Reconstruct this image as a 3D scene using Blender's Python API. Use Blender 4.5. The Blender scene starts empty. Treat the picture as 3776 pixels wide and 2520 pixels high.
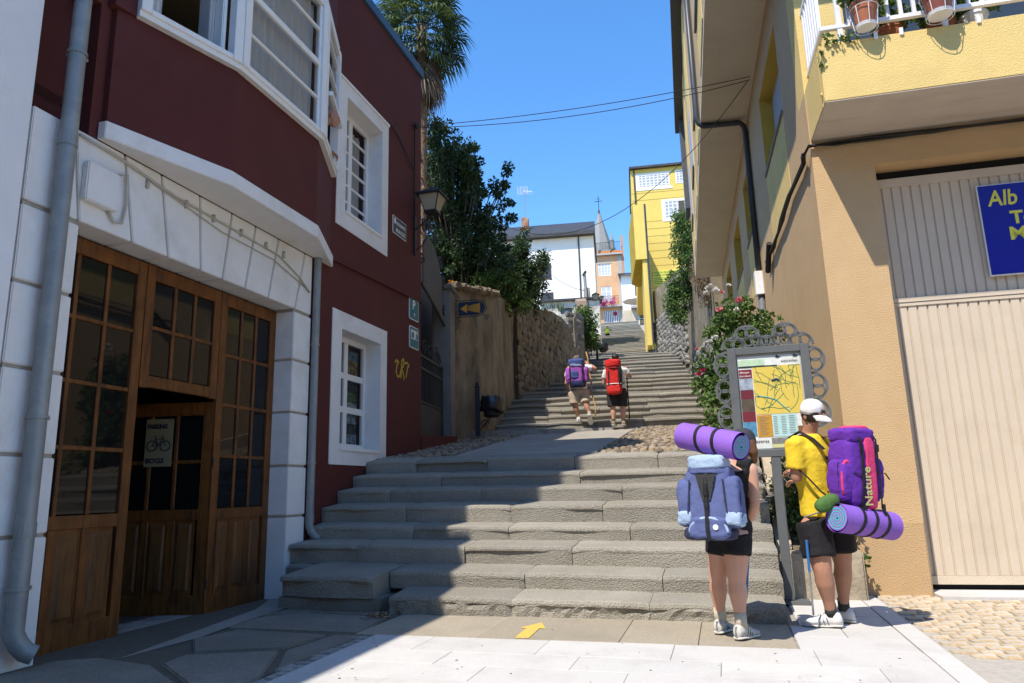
import bpy, bmesh, math, random
from mathutils import Matrix, Vector, noise
random.seed(7)
scene = bpy.context.scene
COL = scene.collection
R = math.radians

# ---------------------------------------------------------------- camera
cam_d = bpy.data.cameras.new('camera')
cam_d.sensor_width = 36.0
cam_d.lens = 25.0
cam_d.clip_start = 0.05
cam_d.clip_end = 2000
cam = bpy.data.objects.new('camera', cam_d)
COL.objects.link(cam)
cam.matrix_world = Matrix.Translation((0, 0, 1.15)) @ Matrix.Rotation(R(90 + 11.7), 4, 'X') @ Matrix.Rotation(R(-1.45), 4, 'Z')
scene.camera = cam

# ---------------------------------------------------------------- sky and sun (sun at azimuth 222, 56 degrees high, behind the viewer's left shoulder)
SUN_AZ, SUN_EL = 222.0, 56.2
world = bpy.data.worlds.new('World')
scene.world = world
world.use_nodes = True
wn = world.node_tree
wn.nodes.clear()
w_out = wn.nodes.new('ShaderNodeOutputWorld')
w_bg = wn.nodes.new('ShaderNodeBackground')
w_sky = wn.nodes.new('ShaderNodeTexSky')
w_sky.sky_type = 'NISHITA'
w_sky.sun_disc = False
w_sky.sun_elevation = R(SUN_EL)
w_sky.sun_rotation = R(SUN_AZ)
w_sky.altitude = 900
w_sky.air_density = 1.0
w_sky.dust_density = 0.1
w_sky.ozone_density = 3.0
w_bg.inputs['Strength'].default_value = 0.15
# a few thin clouds, all over the sky
tc = wn.nodes.new('ShaderNodeTexCoord')
mp = wn.nodes.new('ShaderNodeMapping'); mp.inputs['Scale'].default_value = (1, 1, 1.6); mp.inputs['Location'].default_value = (0.37, 0.2, 0.0)
nz = wn.nodes.new('ShaderNodeTexNoise'); nz.inputs['Scale'].default_value = 2.6; nz.inputs['Detail'].default_value = 7; nz.inputs['Roughness'].default_value = 0.55
rp = wn.nodes.new('ShaderNodeValToRGB'); rp.color_ramp.elements[0].position = 0.67; rp.color_ramp.elements[1].position = 0.86
mx = wn.nodes.new('ShaderNodeMixRGB'); mx.inputs[2].default_value = (7.0, 7.4, 8.2, 1)
wn.links.new(tc.outputs['Generated'], mp.inputs['Vector']); wn.links.new(mp.outputs['Vector'], nz.inputs['Vector'])
wn.links.new(nz.outputs['Fac'], rp.inputs['Fac']); wn.links.new(rp.outputs['Color'], mx.inputs[0])
hsv = wn.nodes.new('ShaderNodeHueSaturation'); hsv.inputs['Saturation'].default_value = 1.22; hsv.inputs['Value'].default_value = 1.2
wn.links.new(w_sky.outputs['Color'], hsv.inputs['Color']); wn.links.new(hsv.outputs['Color'], mx.inputs[1]); wn.links.new(mx.outputs['Color'], w_bg.inputs['Color'])
wn.links.new(w_bg.outputs['Background'], w_out.inputs['Surface'])

sun_d = bpy.data.lights.new('sun', 'SUN')
sun_d.energy = 3.5
sun_d.angle = R(0.53)
sun_d.color = (1.0, 0.935, 0.83)
sun = bpy.data.objects.new('sun', sun_d)
COL.objects.link(sun)
to_sun = Vector((math.sin(R(SUN_AZ)) * math.cos(R(SUN_EL)), math.cos(R(SUN_AZ)) * math.cos(R(SUN_EL)), math.sin(R(SUN_EL))))
sun.rotation_euler = to_sun.to_track_quat('Z', 'Y').to_euler()

scene.view_settings.view_transform = 'Standard'
scene.view_settings.look = 'None'
scene.view_settings.exposure = 0.95
scene.view_settings.gamma = 1.0
scene.view_settings.use_curve_mapping = False

# ---------------------------------------------------------------- materials
MATS = {}
def mat(name, col, col2=None, rough=0.8, scale=6.0, bump=0.0, bscale=40.0, metal=0.0, spec=0.3, amount=0.6, detail=4, stretch=None, tex='noise', coat=0.0, transl=0.0):
    """procedural principled material: two tones mixed by noise, fine relief by a second noise"""
    if name in MATS: return MATS[name]
    m = bpy.data.materials.new(name); m.use_nodes = True
    nt = m.node_tree; p = nt.nodes['Principled BSDF']
    p.inputs['Roughness'].default_value = rough; p.inputs['Metallic'].default_value = metal
    p.inputs['Specular IOR Level'].default_value = spec
    if coat: p.inputs['Coat Weight'].default_value = coat
    co = nt.nodes.new('ShaderNodeTexCoord'); vec = co.outputs['Object']
    if stretch:
        mpn = nt.nodes.new('ShaderNodeMapping'); mpn.inputs['Scale'].default_value = stretch
        nt.links.new(vec, mpn.inputs['Vector']); vec = mpn.outputs['Vector']
    c1 = (*col, 1); c2 = (*(col2 or [c * 0.8 for c in col]), 1)
    n = nt.nodes.new('ShaderNodeTexNoise'); n.inputs['Scale'].default_value = scale; n.inputs['Detail'].default_value = detail; n.inputs['Roughness'].default_value = 0.62
    nt.links.new(vec, n.inputs['Vector'])
    r = nt.nodes.new('ShaderNodeValToRGB'); r.color_ramp.elements[0].position = 0.5 - amount * 0.32; r.color_ramp.elements[1].position = 0.5 + amount * 0.32
    r.color_ramp.elements[0].color = c1; r.color_ramp.elements[1].color = c2
    nt.links.new(n.outputs['Fac'], r.inputs['Fac']); nt.links.new(r.outputs['Color'], p.inputs['Base Color'])
    if bump:
        b = nt.nodes.new('ShaderNodeTexNoise'); b.inputs['Scale'].default_value = bscale; b.inputs['Detail'].default_value = 3
        nt.links.new(vec, b.inputs['Vector'])
        bn = nt.nodes.new('ShaderNodeBump'); bn.inputs['Strength'].default_value = bump; bn.inputs['Distance'].default_value = 0.02
        nt.links.new(b.outputs['Fac'], bn.inputs['Height']); nt.links.new(bn.outputs['Normal'], p.inputs['Normal'])
    if transl:
        t = nt.nodes.new('ShaderNodeBsdfTranslucent'); nt.links.new(r.outputs['Color'], t.inputs['Color'])
        ms = nt.nodes.new('ShaderNodeMixShader'); ms.inputs[0].default_value = transl
        out = nt.nodes['Material Output']
        nt.links.new(p.outputs['BSDF'], ms.inputs[1]); nt.links.new(t.outputs['BSDF'], ms.inputs[2]); nt.links.new(ms.outputs['Shader'], out.inputs['Surface'])
    MATS[name] = m
    return m

def worn(name, col, col2, stain, rough=0.85, scale=2.0, stain_scale=1.2, stain_pos=(0.5, 0.68), bump=0.3, bscale=60, stretch=None, per_object=0.0):
    """base mottle plus irregular stains; optional small tone change from piece to piece"""
    if name in MATS: return MATS[name]
    m = mat(name, col, col2, rough, scale, bump, bscale, stretch=None)
    nt = m.node_tree; p = nt.nodes['Principled BSDF']
    base = p.inputs['Base Color'].links[0].from_socket
    co = nt.nodes.new('ShaderNodeTexCoord'); mpn = nt.nodes.new('ShaderNodeMapping'); mpn.inputs['Scale'].default_value = stretch or (1, 1, 1)
    nt.links.new(co.outputs['Object'], mpn.inputs['Vector'])
    n = nt.nodes.new('ShaderNodeTexNoise'); n.inputs['Scale'].default_value = stain_scale; n.inputs['Detail'].default_value = 8; n.inputs['Roughness'].default_value = 0.68
    nt.links.new(mpn.outputs['Vector'], n.inputs['Vector'])
    r = nt.nodes.new('ShaderNodeValToRGB'); r.color_ramp.elements[0].position, r.color_ramp.elements[1].position = stain_pos
    nt.links.new(n.outputs['Fac'], r.inputs['Fac'])
    mxx = nt.nodes.new('ShaderNodeMixRGB'); mxx.inputs[2].default_value = (*stain, 1)
    nt.links.new(r.outputs['Color'], mxx.inputs[0]); nt.links.new(base, mxx.inputs[1])
    last = mxx.outputs['Color']
    if per_object:
        oi = nt.nodes.new('ShaderNodeObjectInfo'); hs = nt.nodes.new('ShaderNodeHueSaturation')
        mr = nt.nodes.new('ShaderNodeMapRange'); mr.inputs[3].default_value = 1 - per_object; mr.inputs[4].default_value = 1 + per_object
        nt.links.new(oi.outputs['Random'], mr.inputs[0]); nt.links.new(mr.outputs[0], hs.inputs['Value']); nt.links.new(last, hs.inputs['Color']); last = hs.outputs['Color']
    nt.links.new(last, p.inputs['Base Color'])
    return m

def glass_dark(name, tint=(0.012, 0.012, 0.012), rough=0.03, spec=0.6):
    if name in MATS: return MATS[name]
    m = bpy.data.materials.new(name); m.use_nodes = True; p = m.node_tree.nodes['Principled BSDF']
    nt = m.node_tree
    n = nt.nodes.new('ShaderNodeTexNoise'); n.inputs['Scale'].default_value = 1.3
    co = nt.nodes.new('ShaderNodeTexCoord'); nt.links.new(co.outputs['Object'], n.inputs['Vector'])
    r = nt.nodes.new('ShaderNodeValToRGB'); r.color_ramp.elements[0].color = (*tint, 1); r.color_ramp.elements[1].color = (*[c * 1.6 for c in tint], 1)
    nt.links.new(n.outputs['Fac'], r.inputs['Fac']); nt.links.new(r.outputs['Color'], p.inputs['Base Color'])
    bn = nt.nodes.new('ShaderNodeBump'); bn.inputs['Strength'].default_value = 0.015
    nt.links.new(n.outputs['Fac'], bn.inputs['Height']); nt.links.new(bn.outputs['Normal'], p.inputs['Normal'])
    p.inputs['Roughness'].default_value = rough; p.inputs['Specular IOR Level'].default_value = spec
    MATS[name] = m
    return m

def striped(name, ca, cb, scale, axis='X', rough=0.7, width=0.5):
    """painted stripes of two colours along one object axis"""
    if name in MATS: return MATS[name]
    m = bpy.data.materials.new(name); m.use_nodes = True; nt = m.node_tree; p = nt.nodes['Principled BSDF']; p.inputs['Roughness'].default_value = rough
    co = nt.nodes.new('ShaderNodeTexCoord'); sx = nt.nodes.new('ShaderNodeSeparateXYZ'); nt.links.new(co.outputs['Object'], sx.inputs[0])
    mu = nt.nodes.new('ShaderNodeMath'); mu.operation = 'MULTIPLY'; mu.inputs[1].default_value = scale; nt.links.new(sx.outputs[axis], mu.inputs[0])
    fr = nt.nodes.new('ShaderNodeMath'); fr.operation = 'FRACT'; nt.links.new(mu.outputs[0], fr.inputs[0])
    gt = nt.nodes.new('ShaderNodeMath'); gt.operation = 'GREATER_THAN'; gt.inputs[1].default_value = width; nt.links.new(fr.outputs[0], gt.inputs[0])
    mm = nt.nodes.new('ShaderNodeMixRGB'); mm.inputs[1].default_value = (*ca, 1); mm.inputs[2].default_value = (*cb, 1); nt.links.new(gt.outputs[0], mm.inputs[0])
    nt.links.new(mm.outputs[0], p.inputs['Base Color']); MATS[name] = m
    return m

# ---------------------------------------------------------------- mesh helpers
class MB:
    """collects shapes as vertices and faces; build() links them as ONE mesh object"""
    def __init__(s): s.v = []; s.f = []; s.mi = []; s.cur = 0
    def add(s, vs, fs):
        o = len(s.v); s.v += [tuple(v) for v in vs]; s.f += [tuple(i + o for i in f) for f in fs]; s.mi += [s.cur] * len(fs); return s
    def box(s, a, b):
        x0, y0, z0 = [min(p, q) for p, q in zip(a, b)]; x1, y1, z1 = [max(p, q) for p, q in zip(a, b)]
        return s.add([(x0, y0, z0), (x1, y0, z0), (x1, y1, z0), (x0, y1, z0), (x0, y0, z1), (x1, y0, z1), (x1, y1, z1), (x0, y1, z1)],
                     [(0, 3, 2, 1), (4, 5, 6, 7), (0, 1, 5, 4), (1, 2, 6, 5), (2, 3, 7, 6), (3, 0, 4, 7)])
    def obox(s, c, size, m):
        hx, hy, hz = [q / 2 for q in size]
        vs = [Vector(c) + m @ Vector((x * hx, y * hy, z * hz)) for z in (-1, 1) for x, y in ((-1, -1), (1, -1), (1, 1), (-1, 1))]
        return s.add(vs, [(0, 3, 2, 1), (4, 5, 6, 7), (0, 1, 5, 4), (1, 2, 6, 5), (2, 3, 7, 6), (3, 0, 4, 7)])
    def prism(s, poly, z0, z1, plane='xy', top=None):
        """polygon (counter-clockwise) swept; plane says which two axes it lies in"""
        n = len(poly)
        def P(u, v, w): return {'xy': (u, v, w), 'xz': (u, w, v), 'yz': (w, u, v)}[plane]
        vs = [P(u, v, z0) for u, v in poly] + [P(u, v, z1) for u, v in (top or poly)]
        fs = [tuple(range(n - 1, -1, -1)), tuple(range(n, 2 * n))] + [(i, (i + 1) % n, n + (i + 1) % n, n + i) for i in range(n)]
        return s.add(vs, fs)
    def quad(s, a, b, c, d): return s.add([a, b, c, d], [(0, 1, 2, 3)])
    def tube(s, pts, r, seg=8, cap=True, flat=None):
        pts = [Vector(p) for p in pts]; n = len(pts); rs = r if isinstance(r, (list, tuple)) else [r] * n
        vs = []; fs = []; prev = None
        for i, p in enumerate(pts):
            d = (pts[min(i + 1, n - 1)] - pts[max(i - 1, 0)]).normalized()
            if prev is None:
                up = Vector((0, 0, 1)) if abs(d.z) < 0.92 else Vector((0, 1, 0)); u = d.cross(up).normalized()
            else:
                u = (prev - d * prev.dot(d)); u = u.normalized() if u.length > 1e-6 else prev
            prev = u; w = d.cross(u)
            ra, rb = rs[i] if isinstance(rs[i], (list, tuple)) else (rs[i], rs[i])
            for k in range(seg):
                a = 2 * math.pi * k / seg; vs.append(p + u * (ra * math.cos(a)) + w * (rb * math.sin(a)))
        for i in range(n - 1):
            for k in range(seg):
                k2 = (k + 1) % seg; fs.append((i * seg + k, i * seg + k2, (i + 1) * seg + k2, (i + 1) * seg + k))
        if cap: fs += [tuple(range(seg - 1, -1, -1)), tuple((n - 1) * seg + k for k in range(seg))]
        return s.add(vs, fs)
    def ring(s, sections):
        """loft closed sections (lists of points with equal counts)"""
        n = len(sections[0]); vs = [p for sec in sections for p in sec]; fs = []
        for i in range(len(sections) - 1):
            for k in range(n): fs.append((i * n + k, i * n + (k + 1) % n, (i + 1) * n + (k + 1) % n, (i + 1) * n + k))
        fs += [tuple(range(n - 1, -1, -1)), tuple((len(sections) - 1) * n + k for k in range(n))]
        return s.add(vs, fs)
    def lathe(s, prof, c=(0, 0, 0), seg=16, m=None):
        vs = []; fs = []; n = len(prof); c = Vector(c)
        for r_, z in prof:
            for k in range(seg):
                a = 2 * math.pi * k / seg; q = Vector((r_ * math.cos(a), r_ * math.sin(a), z)); vs.append(c + (m @ q if m else q))
        for i in range(n - 1):
            for k in range(seg): fs.append((i * seg + k, i * seg + (k + 1) % seg, (i + 1) * seg + (k + 1) % seg, (i + 1) * seg + k))
        fs += [tuple(range(seg - 1, -1, -1)), tuple((n - 1) * seg + k for k in range(seg))]
        return s.add(vs, fs)
    def ell(s, c, r, m=None, seg=14, rings=9, p=1.0):
        vs = []; fs = []; c = Vector(c)
        sg = lambda q: math.copysign(abs(q) ** p, q)
        for i in range(rings + 1):
            ph = -math.pi / 2 + math.pi * i / rings
            for k in range(seg):
                a = 2 * math.pi * k / seg
                q = Vector((r[0] * sg(math.cos(ph)) * sg(math.cos(a)), r[1] * sg(math.cos(ph)) * sg(math.sin(a)), r[2] * sg(math.sin(ph)))); vs.append(c + (m @ q if m else q))
        for i in range(rings):
            for k in range(seg): fs.append((i * seg + k, i * seg + (k + 1) % seg, (i + 1) * seg + (k + 1) % seg, (i + 1) * seg + k))
        return s.add(vs, fs)
    def build(s, name, material, parent=None, off=(0, 0, 0), bevel=0.0, smooth=False, bseg=2, rough=0.0, rscale=6.0, subdiv=0, merge=False):
        me = bpy.data.meshes.new(name)
        ox, oy, oz = off
        me.from_pydata([(x - ox, y - oy, z - oz) for x, y, z in s.v], [], s.f)
        mats = material if isinstance(material, (list, tuple)) else [material]
        for mm in mats: me.materials.append(mm)
        if len(mats) > 1: me.polygons.foreach_set('material_index', s.mi)
        if bevel or rough or subdiv or merge:
            bm = bmesh.new(); bm.from_mesh(me)
            bmesh.ops.remove_doubles(bm, verts=bm.verts, dist=1e-5)
            if bevel: bmesh.ops.bevel(bm, geom=bm.edges[:], offset=bevel, segments=bseg, affect='EDGES', clamp_overlap=True)
            if subdiv: bmesh.ops.subdivide_edges(bm, edges=bm.edges[:], cuts=subdiv, use_grid_fill=True)
            if rough:
                sd = Vector((random.random() * 50, random.random() * 50, 0))
                for v in bm.verts: v.co += noise.noise_vector((v.co + sd) * rscale) * rough
            bmesh.ops.recalc_face_normals(bm, faces=bm.faces)
            bm.to_mesh(me); bm.free()
        if smooth: me.polygons.foreach_set('use_smooth', [True] * len(me.polygons))
        me.update()
        o = bpy.data.objects.new(name, me); COL.objects.link(o)
        if parent: o.parent = parent
        return o

def tag(o, label=None, cat=None, group=None, kind=None):
    if label: o['label'] = label
    if cat: o['category'] = cat
    if group: o['group'] = group
    if kind: o['kind'] = kind
    return o
def thing(name, label, cat, base=(0, 0, 0), az=0.0, group=None, kind=None):
    """an Empty at the thing's base; its parts are its children. base is given in the rotated frame of azimuth az"""
    o = bpy.data.objects.new(name, None); COL.objects.link(o); o.empty_display_size = 0.2
    rot = Matrix.Rotation(R(-az), 4, 'Z')
    o.matrix_world = Matrix.Translation(rot @ Vector(base)) @ rot
    return tag(o, label, cat, group, kind)
def place(o, base, az):
    rot = Matrix.Rotation(R(-az), 4, 'Z'); o.matrix_world = Matrix.Translation(rot @ Vector(base)) @ rot; return o
def dup(root, label=None):
    r_ = root.copy(); COL.objects.link(r_)
    if label: r_['label'] = label
    for ch in list(root.children):
        c = ch.copy(); COL.objects.link(c); c.parent = r_
        for g in ch.children:
            d = g.copy(); COL.objects.link(d); d.parent = c
    return r_
def inst(mesh_obj, parent, loc, rot=(0, 0, 0), scale=(1, 1, 1), name=None):
    o = mesh_obj.copy(); COL.objects.link(o); o.parent = parent; o.location = loc; o.rotation_euler = rot; o.scale = scale
    if name: o.name = name
    return o
def text_mesh(name, body, size, material, parent, loc, rot, extrude=0.002, align='LEFT', shear=0.0, sx=1.0, bold=0.0, space=1.0):
    cu = bpy.data.curves.new(name, 'FONT'); cu.body = body; cu.size = size; cu.extrude = extrude; cu.align_x = align; cu.shear = shear; cu.offset = bold; cu.space_character = space; cu.space_line = 1.0
    cu.resolution_u = 3
    tmp = bpy.data.objects.new(name + '_t', cu); COL.objects.link(tmp)
    dg = bpy.context.evaluated_depsgraph_get(); me = bpy.data.meshes.new_from_object(tmp.evaluated_get(dg))
    bpy.data.objects.remove(tmp); bpy.data.curves.remove(cu)
    me.materials.clear(); me.materials.append(material)
    o = bpy.data.objects.new(name, me); COL.objects.link(o)
    if parent: o.parent = parent
    o.matrix_local = Matrix.Translation(loc) @ rot.to_4x4() @ Matrix.Diagonal((sx, 1, 1, 1))
    return o
# rotation whose local x runs along u and local y along v (for flat things on walls)
def basis(u, v):
    u = Vector(u).normalized(); v = Vector(v).normalized(); w = u.cross(v)
    return Matrix((u, v, w)).transposed()
FACE_T = basis((0, 1, 0), (0, 0, 1))      # on a wall facing +x (left-hand facades): text runs up the street
FACE_S = basis((1, 0, 0), (0, 0, 1))      # on a wall facing the viewer
def organic(o, voxel=0.012, smooth=6, fac=0.5):
    """fuse overlapping shapes into one continuous skin"""
    m = o.modifiers.new('fuse', 'REMESH'); m.mode = 'VOXEL'; m.voxel_size = voxel; m.use_smooth_shade = True
    if smooth:
        k = o.modifiers.new('soften', 'SMOOTH'); k.iterations = smooth; k.factor = fac
    return o
STREET, SIDE = 16.0, 13.4

# ---------------------------------------------------------------- shared materials
WHITE_PLASTER = worn('white_plaster', (0.80, 0.78, 0.755), (0.74, 0.72, 0.695), (0.57, 0.53, 0.48), scale=3, stain_scale=1.3, stain_pos=(0.50, 0.80), bump=0.4, bscale=130)
WHITE_WALL = worn('white_house_plaster', (0.78, 0.77, 0.77), (0.73, 0.72, 0.72), (0.58, 0.55, 0.52), scale=2, stain_scale=0.7, stain_pos=(0.62, 0.9), bump=0.3, bscale=140)
JOINT = mat('joint_mortar', (0.42, 0.37, 0.31), (0.33, 0.29, 0.24), scale=20)
MAROON = worn('maroon_paint', (0.094, 0.0195, 0.0165), (0.080, 0.0165, 0.014), (0.108, 0.029, 0.025), scale=1.2, stain_scale=0.8, stain_pos=(0.5, 0.8), rough=0.75, bump=0.18, bscale=120)
WHITE_PAINT = worn('white_gloss_paint', (0.80, 0.79, 0.76), (0.76, 0.75, 0.72), (0.58, 0.55, 0.5), scale=8, stain_scale=3, stain_pos=(0.62, 0.9), rough=0.45, bump=0.05)
WOOD = worn('varnished_pine', (0.195, 0.070, 0.015), (0.115, 0.040, 0.010), (0.034, 0.016, 0.009), rough=0.4, scale=5, stain_scale=2.6, stain_pos=(0.46, 0.70), bump=0.2, bscale=60, stretch=(7, 7, 0.55))
WOOD_PANEL = worn('varnished_pine_panel', (0.175, 0.074, 0.019), (0.115, 0.047, 0.013), (0.038, 0.02, 0.013), rough=0.5, scale=6, stain_scale=3.2, stain_pos=(0.47, 0.72), bump=0.12, bscale=50, stretch=(7, 7, 0.6))
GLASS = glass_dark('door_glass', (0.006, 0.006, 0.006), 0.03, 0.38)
GLASS2 = glass_dark('window_glass', (0.03, 0.035, 0.04))
ZINC = worn('zinc_pipe', (0.27, 0.285, 0.28), (0.22, 0.235, 0.235), (0.36, 0.36, 0.34), rough=0.5, scale=7, stain_scale=5, stain_pos=(0.5, 0.8), bump=0.03)
ZINC.node_tree.nodes['Principled BSDF'].inputs['Metallic'].default_value = 0.3
CURTAIN = mat('sheer_curtain', (0.82, 0.80, 0.75), (0.72, 0.70, 0.66), scale=3, stretch=(10, 10, 0.4), transl=0.25)
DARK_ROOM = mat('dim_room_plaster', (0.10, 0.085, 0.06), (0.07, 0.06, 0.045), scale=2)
BEIGE_CEIL = mat('room_ceiling', (0.5, 0.42, 0.25), (0.45, 0.37, 0.22), scale=2)
BLACK_METAL = mat('black_painted_iron', (0.018, 0.018, 0.018), (0.03, 0.028, 0.025), rough=0.5, scale=20)
ROOF_BLUE = mat('blue_roof_edge', (0.045, 0.12, 0.22), (0.035, 0.09, 0.17), rough=0.5, scale=4)

TF, TD = -4.885, -5.13
# ---------------------------------------------------------------- white house, cut by the left edge of the view
wh = thing('white_house', 'tall plain white plastered house at the left edge beside the drainpipe', 'house', (-4.86, 1.0, 0), STREET)
B = (-4.86, 1.0, 0)
MB().box((-10, -6, -0.4), (-4.86, 3.775, 7.3)).build('wall', WHITE_WALL, wh, B, bevel=0.02)
MB().box((-10, -6.1, 7.3), (-4.80, 3.775, 7.46)).build('roof', mat('slate_dark', (0.05, 0.05, 0.055), (0.08, 0.08, 0.085), scale=6, rough=0.6), wh, B)

# ---------------------------------------------------------------- maroon house with the wooden doors
mh = thing('maroon_house', 'maroon corner house with white bay, pilasters and tall wooden glazed doors', 'house', (TF, 7.5, 0), STREET)
B = (TF, 7.5, 0)
def mhb(mb, name, m, **k): return mb.build(name, m, mh, B, **k)
# white pilasters of five rusticated blocks each, joints recessed
for s0, s1, dp in ((3.80, 4.30, 0.235), (7.39, 7.765, 0.34)):
    mhb(MB().box((TF - dp, s0 + 0.012, -0.3), (TF - 0.022, s1 - 0.012, 3.38)), 'pilaster_core', JOINT)
    for z0, z1 in ((-0.3, 0.885), (0.915, 1.465), (1.495, 2.10), (2.13, 2.735), (2.765, 3.345)):
        mhb(MB().box((TF - dp - .001, s0, z0), (TF, s1, z1)), 'pilaster_block', WHITE_PLASTER, bevel=0.008, rough=0.002, rscale=9)
# lintel of voussoirs with slanted joints
jb = [3.80, (-4.885,4.289,3.384)[1], (-4.885,4.849,3.381)[1], (-4.885,5.284,3.373)[1], (-4.885,5.732,3.372)[1], (-4.885,6.063,3.377)[1], (-4.885,6.436,3.374)[1], (-4.885,6.860,3.385)[1], (-4.885,7.402,3.382)[1], 7.765]
jt = [3.80, (-4.885,4.175,3.812)[1], (-4.885,4.788,3.601)[1] - 0.10, (-4.885,5.187,3.750)[1] - 0.06, (-4.885,5.651,3.875)[1], (-4.885,6.154,3.889)[1], (-4.885,6.572,3.904)[1], (-4.885,7.011,3.873)[1], (-4.885,7.579,3.831)[1], 7.765]
mhb(MB().box((TF - 0.30, 3.81, 3.40), (TF - 0.02, 7.755, 4.14)), 'lintel_core', JOINT)
for i in range(len(jb) - 1):
    g = 0.011
    a0, a1, b0, b1 = jb[i] + g, jb[i + 1] - g, jt[i] + g, jt[i + 1] - g
    if i == 0: a0 = b0 = 3.80
    mhb(MB().prism([(a0, 3.385), (a1, 3.385), (b1, 4.148), (b0, 4.148)], TF - 0.31, TF, 'yz'), 'lintel_block', WHITE_PLASTER, bevel=0.007)
# maroon walls
mhb(MB().box((-9, 3.78, 4.15), (TF - 0.25, 4.45, 8.3)), 'wall', MAROON)
mhb(MB().box((TF - 0.24, 4.30, 4.152), (TF - 0.005, 8.25, 5.40)), 'wall', MAROON)
mhb(MB().box((TF - 0.24, 4.30, 7.35), (TF - 0.005, 8.25, 8.3)), 'wall', MAROON)
mhb(MB().box((TF - 0.24, 4.22, 5.40), (TF - 0.005, 4.46, 7.35)), 'wall', MAROON)
# wall by the steps, left in pieces around the two windows
LW = (8.53, 9.70, (-4.885,8.497,1.746)[2], 3.37)      # lower opening s0 s1 z0 z1
UW = (8.53, 9.68, 5.10, 6.88)
def mwall(s0, s1, z0, z1): mhb(MB().box((-5.30, s0, z0), (TF, s1, z1)), 'wall', MAROON)
mwall(7.765, LW[0], -0.3, 8.8); mwall(LW[1], 11.25, -0.3, 8.8)
mwall(LW[0], LW[1], -0.3, LW[2]); mwall(LW[0], LW[1], LW[3], UW[2]); mwall(LW[0], LW[1], UW[3], 8.8)
mhb(MB().box((-10, 10.95, -0.3), (-5.302, 11.249, 8.8)), 'wall', MAROON)
mhb(MB().prism([(7.80, 4.24), (11.25, 4.40), (11.25, 4.43), (7.80, 4.27)], TF, TF + 0.035, 'yz'), 'ledge', MAROON)
mhb(MB().box((-10, 8.25, 8.8), (TF + 0.04, 11.29, 8.98)), 'roof_edge', ROOF_BLUE, bevel=0.01)
mhb(MB().prism([(3.78, 8.32), (7.7, 8.32), (7.7, 9.3), (7.0, 10.9), (5.5, 12.4), (4.3, 13.2), (3.78, 13.2)], -10, -4.44, 'yz'), 'upper_storey', MAROON)
# sloping plinth that runs on past the corner in front of the gate
mhb(MB().prism([(11.25, 1.4), (13.0, 1.4), (13.0, 2.17), (11.25, 2.08)], -5.2, TF + 0.012, 'yz'), 'plinth', MAROON, bevel=0.01)
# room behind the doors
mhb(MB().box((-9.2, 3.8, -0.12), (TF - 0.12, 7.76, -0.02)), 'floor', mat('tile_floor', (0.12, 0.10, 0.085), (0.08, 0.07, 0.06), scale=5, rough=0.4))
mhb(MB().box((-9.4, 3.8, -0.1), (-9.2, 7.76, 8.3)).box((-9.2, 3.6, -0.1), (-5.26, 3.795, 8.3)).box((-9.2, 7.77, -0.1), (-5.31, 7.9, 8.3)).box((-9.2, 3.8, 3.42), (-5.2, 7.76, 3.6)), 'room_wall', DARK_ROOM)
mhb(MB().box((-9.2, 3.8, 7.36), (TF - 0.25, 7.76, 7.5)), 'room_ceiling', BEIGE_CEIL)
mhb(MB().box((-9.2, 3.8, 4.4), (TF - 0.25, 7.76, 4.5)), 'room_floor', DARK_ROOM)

# ---- doors
def door_leaf(w, h, zg0, cols, rows, panels=True, zg1=None):
    th = 0.05; st = 0.105; zt = (zg1 or h - 0.14); f = MB()
    f.box((-th, 0, 0), (0, st, h)).box((-th, w - st, 0), (0, w, h))
    f.box((-th + .002, st, zt), (-.002, w - st, h))
    f.box((-th + .002, st, zg0 - 0.11), (-.002, w - st, zg0))
    gw = (w - 2 * st) / cols
    for c in range(1, cols): f.box((-0.044, st + gw * c - 0.019, zg0), (-0.006, st + gw * c + 0.019, zt))
    gh = (zt - zg0) / rows
    for r_ in range(1, rows): f.box((-0.042, st, zg0 + gh * r_ - 0.018), (-0.008, w - st, zg0 + gh * r_ + 0.018))
    if panels:
        f.box((-th + .002, st, 0), (-.002, w - st, 0.2))
        for c in range(1, cols): f.box((-0.046, st + gw * c - 0.04, 0.2), (-0.004, st + gw * c + 0.04, zg0 - 0.11))
    lf = f.build('door_leaf', WOOD, mh, bevel=0.004, bseg=1)
    for c in range(cols):
        for r_ in range(rows):
            MB().box((-0.028, st + gw * c + 0.012, zg0 + gh * r_ + 0.012), (-0.022, st + gw * (c + 1) - 0.012, zg0 + gh * (r_ + 1) - 0.012)).build('pane', GLASS, lf)
        if panels:
            y0, y1 = st + gw * c + 0.03, st + gw * (c + 1) - 0.03
            MB().box((-0.034, y0, 0.19), (-0.016, y1, zg0 - 0.10)).build('panel_backing', WOOD, lf)
            MB().prism([(y0 + 0.03, 0.235), (y1 - 0.03, 0.235), (y1 - 0.03, zg0 - 0.145), (y0 + 0.03, zg0 - 0.145)], -0.016, -0.003, 'yz', top=[(y0 + 0.05, 0.265), (y1 - 0.05, 0.265), (y1 - 0.05, zg0 - 0.175), (y0 + 0.05, zg0 - 0.175)]).build('panel', WOOD_PANEL, lf)
    return lf
zb = -0.03
for s0, w in ((4.14, 1.165), (6.385, 1.0)):
    lf = door_leaf(w, 3.385, 1.055, 3, 4); lf.location = (TD - B[0], s0 - B[1], zb)
    lf.name = 'door_leaf'
tr = door_leaf(1.06, 1.19, 0.12, 3, 2, panels=False, zg1=1.05); tr.location = (TD - B[0] - 0.003, 5.32 - B[1], 2.165)
tr.name = 'transom_window'
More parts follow.
